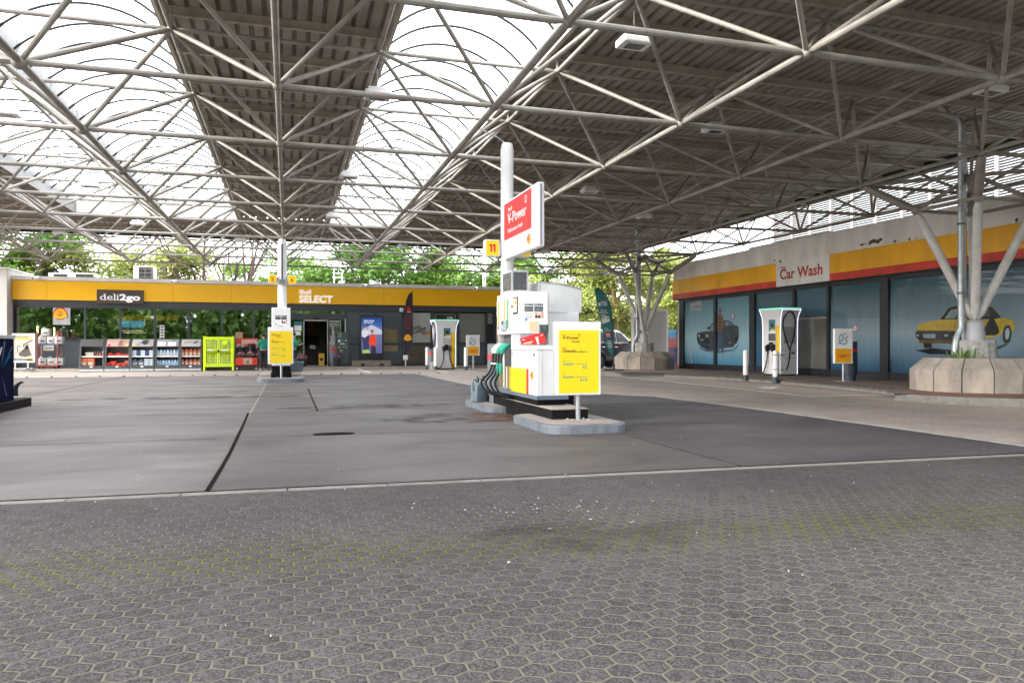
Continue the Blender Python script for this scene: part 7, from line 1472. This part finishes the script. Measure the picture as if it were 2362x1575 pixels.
# ---------------------------------------------------------------- trees
def tree_mesh(seed,h,cr,z0,nl,ls,limbs=9,clumps=32,lean=0,spread=1.0):
    r=random.Random(seed); tk=MB(); tips=[]
    top=Vector((r.gauss(0,.3)+lean,r.gauss(0,.3),h*.62)); tr=h*.022
    tk.path([(0,0,-.1),(r.gauss(0,.05),r.gauss(0,.05),h*.16),(top.x*.4,top.y*.4,h*.34),top],[tr*1.25,tr,tr*.8,tr*.35],8)
    for i in range(limbs):
        a=i*2.4+r.random()*.8; zb=h*r.uniform(.2,.52); b=Vector((top.x*zb/h,top.y*zb/h,zb)); e=Vector((math.cos(a)*cr*r.uniform(.5,.92),math.sin(a)*cr*r.uniform(.5,.92),z0+(h-z0)*r.uniform(.12,.92))); mid=b.lerp(e,.5)+Vector((r.gauss(0,.2),r.gauss(0,.2),r.uniform(.1,.6)))
        tk.path([b,mid,e],[tr*.5,tr*.3,tr*.08],6); tips.append(e)
        for k in range(3):
            e2=mid.lerp(e,r.random())+Vector((r.gauss(0,cr*.25),r.gauss(0,cr*.25),r.gauss(0,h*.07))); tk.path([mid,mid.lerp(e2,.5)+Vector((0,0,.1)),e2],[tr*.24,tr*.15,tr*.05],5); tips.append(e2)
    V=[];F=[]
    for c in range(clumps):
        t=r.choice(tips); q=Vector((r.gauss(0,cr*.2*spread),r.gauss(0,cr*.2*spread),r.gauss(0,(h-z0)*.07*spread)))
        c0=t+q; cs=cr*r.uniform(.12,.27); nn=int(nl/clumps*r.uniform(.5,1.5))
        for k in range(nn):
            d=Vector((r.gauss(0,1),r.gauss(0,1),r.gauss(0,.55))); p=c0+d*cs*.62; s=ls*r.uniform(.6,1.35)
            u=Vector((r.gauss(0,1),r.gauss(0,1),r.gauss(0,.45))).normalized(); w=u.cross(Vector((r.gauss(0,.5),r.gauss(0,.5),1))).normalized()
            i=len(V); V+=[tuple(p-u*s),tuple(p+w*s*.5),tuple(p+u*s),tuple(p-w*s*.5)]; F.append((i,i+1,i+2,i+3))
    me=bpy.data.meshes.new('crown'); me.from_pydata(V,[],F)
    return tk,me
TV={}
def make_tree(name,label,loc,key,seed,h,cr,z0,nl,ls,leaf,bk=bark,rz=0,sc_=1.0,grp='trees behind the shop',**kw):
    if key not in TV:
        t=thing(name,label,'tree',(0,0,0),grp); tk,me=tree_mesh(seed,h,cr,z0,nl,ls,**kw); tk.build('trunk',bk,t,True)
        me.materials.append(leaf); o=bpy.data.objects.new('crown',me); COL.objects.link(o); o.parent=t; TV[key]=t
    else: t=copy_tree(TV[key]); t['label']=label; t['group']=grp
    t.location=(loc[0],loc[1],0); t.rotation_euler.z=rz; t.scale=(sc_,)*3
    return t
A_=dict(key='A',seed=11,h=10.2,cr=4.9,z0=3.0,nl=11000,ls=.19,leaf=leafC); B_=dict(key='B',seed=23,h=9.3,cr=4.6,z0=3.0,nl=10000,ls=.17,leaf=leafB); C_=dict(key='C',seed=31,h=9.8,cr=4.8,z0=3.0,nl=11000,ls=.18,leaf=leafA)
def tp(px,n): return (EN(px,n),n)
make_tree('leafy_tree','deep green tree above the concrete wall at far left',tp(40,56),rz=.3,**A_)
make_tree('leafy_tree','yellowish tree above the low roof units',tp(205,60),rz=1.2,sc_=1.0,**B_)
make_tree('leafy_tree','light tree behind the tall roof unit with the grille',tp(365,58),rz=2.6,sc_=1.0,**B_)
make_tree('leafy_tree','sparse green tree behind the post numbered 5 and 6',tp(640,66),rz=.9,sc_=.86,**C_)
make_tree('leafy_tree','full green tree above the raised white lettering',tp(762,60),rz=4.1,**C_)
make_tree('leafy_tree','deep green tree above the digital screen',tp(880,57),rz=2.2,**A_)
make_tree('leafy_tree','bright green tree behind the dark feather flag',tp(985,60),rz=5.2,**C_)
make_tree('leafy_tree','green tree behind the number 11 sign',tp(1090,58),rz=3.4,**C_)
make_tree('leafy_tree','deep green tree just left of the white pump mast',tp(1180,64),rz=1.0,sc_=.9,**A_)
make_tree('leafy_tree','small yellow tree at the extreme left beyond the concrete wall',tp(-90,60),rz=4.4,sc_=.9,**B_)
D_=dict(key='D',seed=47,h=10.6,cr=4.9,z0=1.8,nl=18000,ls=.15,leaf=leafB,bk=barkl,grp='trees right of the shop')
make_tree('roadside_tree','yellow-green tree with a lichen-yellow trunk behind the black car',tp(1425,54),rz=.5,**D_)
make_tree('roadside_tree','yellow-green tree rising right of the shop roof',tp(1310,60),rz=2.1,sc_=.95,**D_)
make_tree('roadside_tree','yellow-green tree behind the distant branching column',tp(1500,60),rz=3.7,sc_=1.0,**D_)
make_tree('roadside_tree','thin yellow-green tree peeping over the car wash corner',tp(1590,68),rz=5.0,sc_=1.12,**D_)
E_d=dict(key='E',seed=53,h=8,cr=4.2,z0=.6,nl=12000,ls=.15,leaf=leafB,grp='shrubs behind the car park',clumps=60)
for px,n_,rz_,lb in ((1275,50,0,'low pale bush showing between the pump hood and the price board'),(1370,62,1.5,'low bush behind the teal flag'),(1460,64,3,'low bush behind the black car roof'),(1545,52,4.3,'low bush filling the gap left of the car wash')):
    make_tree('bush',lb,tp(px,n_),rz=rz_,sc_=.8,**E_d)
# leafless tree
def bare():
    r=random.Random(77); t=thing('bare_tree','leafless tree with upright dark branches behind the shop','tree',(0,0,0)); m=MB()
    def br(p,d,l,ra,dep):
        pts=[p]; q=p
        for k in range(3):
            d=(d+Vector((r.gauss(0,.13),r.gauss(0,.13),r.gauss(.04,.06)))).normalized(); q=q+d*l/3; pts.append(q)
        m.path(pts,[ra,ra*.85,ra*.7,ra*.55],5)
        if dep>0:
            for k in range(3 if dep>1 else 2):
                a=pts[1+k%3]; e=(d+Vector((r.gauss(0,.55),r.gauss(0,.55),r.gauss(.1,.25)))).normalized(); br(a,e,l*r.uniform(.5,.75),ra*.5,dep-1)
    for k in range(8):
        a=k*.8; br(Vector((math.cos(a)*.4,math.sin(a)*.4,-.1)),Vector((math.cos(a)*.38,math.sin(a)*.3,1)).normalized(),r.uniform(7,10),.12,3)
    m.build('trunk',M('bark_red',(.075,.045,.04),.9,dirt=.3),t,True); return t
t=bare(); t.location=(*tp(505,55),0)
# woodland on the far side of the road, behind the camera: seen only mirrored in the windows
V=[];F=[]; r=random.Random(99)
for c in range(1000):
    c0=Vector((r.uniform(-46,46),r.uniform(-30,-22),r.uniform(.4,8))); s0=r.uniform(.6,1.3)
    for k in range(34):
        p=c0+Vector((r.gauss(0,1),r.gauss(0,.8),r.gauss(0,.8)))*s0; s=r.uniform(.3,.6); u=Vector((r.gauss(0,1),r.gauss(0,1),r.gauss(0,1))).normalized(); w=u.cross(Vector((r.gauss(0,1),r.gauss(0,1),r.gauss(0,1)))).normalized(); i=len(V)
        V+=[tuple(p-u*s),tuple(p+w*s*.6),tuple(p+u*s),tuple(p-w*s*.6)]; F.append((i,i+1,i+2,i+3))
me=bpy.data.meshes.new('woodland'); me.from_pydata(V,[],F); me.materials.append(leafC); o=bpy.data.objects.new('woodland',me); COL.objects.link(o); tag(o,kind='stuff')
# hedge line far behind the shop so that no bare horizon shows under the crowns
V=[];F=[]
for c in range(300):
    c0=Vector((r.uniform(-50,70),r.uniform(72,80),r.uniform(.2,3.2))); s0=r.uniform(.7,1.3)
    for k in range(24):
        p=c0+Vector((r.gauss(0,1),r.gauss(0,.8),r.gauss(0,.7)))*s0; s=r.uniform(.25,.5); u=Vector((r.gauss(0,1),r.gauss(0,1),r.gauss(0,1))).normalized(); w=u.cross(Vector((r.gauss(0,1),r.gauss(0,1),r.gauss(0,1)))).normalized(); i=len(V)
        V+=[tuple(p-u*s),tuple(p+w*s*.6),tuple(p+u*s),tuple(p-w*s*.6)]; F.append((i,i+1,i+2,i+3))
me=bpy.data.meshes.new('hedge'); me.from_pydata(V,[],F); me.materials.append(leafB); o=bpy.data.objects.new('distant_hedge',me); COL.objects.link(o); tag(o,kind='stuff')
# ---------------------------------------------------------------- to metres
bpy.context.view_layer.update()
SM=Matrix.Scale(UNIT,4)
for o in list(sc.objects):
    if o.parent is None: o.matrix_world=SM@o.matrix_world
# ---------------------------------------------------------------- light, sky, camera
w=bpy.data.worlds.new('World'); sc.world=w; w.use_nodes=True; n=w.node_tree.nodes; l=w.node_tree.links; bg=n['Background']
sky=n.new('ShaderNodeTexSky'); sky.sky_type='NISHITA'; sky.sun_disc=False; sky.sun_elevation=R(29); sky.sun_rotation=R(258); sky.air_density=1; sky.dust_density=3
mx=n.new('ShaderNodeMix'); mx.data_type='RGBA'; mx.inputs[0].default_value=.80
tc=n.new('ShaderNodeTexCoord'); nz=n.new('ShaderNodeTexNoise'); nz.inputs['Scale'].default_value=2.2; nz.inputs['Detail'].default_value=5; l.new(tc.outputs['Generated'],nz.inputs['Vector'])
rp=n.new('ShaderNodeValToRGB'); rp.color_ramp.elements[0].position=.3; rp.color_ramp.elements[1].position=.75; rp.color_ramp.elements[0].color=(7.6,7.8,8.2,1); rp.color_ramp.elements[1].color=(9.6,9.6,9.7,1)
l.new(nz.outputs['Fac'],rp.inputs[0]); l.new(sky.outputs[0],mx.inputs[6]); l.new(rp.outputs[0],mx.inputs[7]); l.new(mx.outputs[2],bg.inputs[0]); bg.inputs[1].default_value=.12
su=bpy.data.lights.new('Sun','SUN'); su.energy=2.0; su.angle=R(18); su.color=(1,.96,.9); so=bpy.data.objects.new('Sun',su); COL.objects.link(so)
el,ro=R(29),R(258); d=Vector((math.sin(ro)*math.cos(el),math.cos(ro)*math.cos(el),math.sin(el))); so.rotation_euler=d.to_track_quat('Z','Y').to_euler()
cam=bpy.data.cameras.new('Camera'); co=bpy.data.objects.new('Camera',cam); COL.objects.link(co); sc.camera=co
co.location=(0,0,H*UNIT); co.rotation_euler=(R(90),0,-TH); cam.sensor_width=36; cam.lens=36*FPX/2362; cam.shift_y=(YH-787.5)/2362; cam.clip_end=2000; cam.clip_start=.05
sc.view_settings.view_transform='Standard'; sc.view_settings.look='None'; sc.view_settings.exposure=2.6; sc.view_settings.gamma=1
try:
    sc.cycles.use_denoising=True; sc.cycles.max_bounces=8; sc.cycles.transparent_max_bounces=16
except Exception: pass
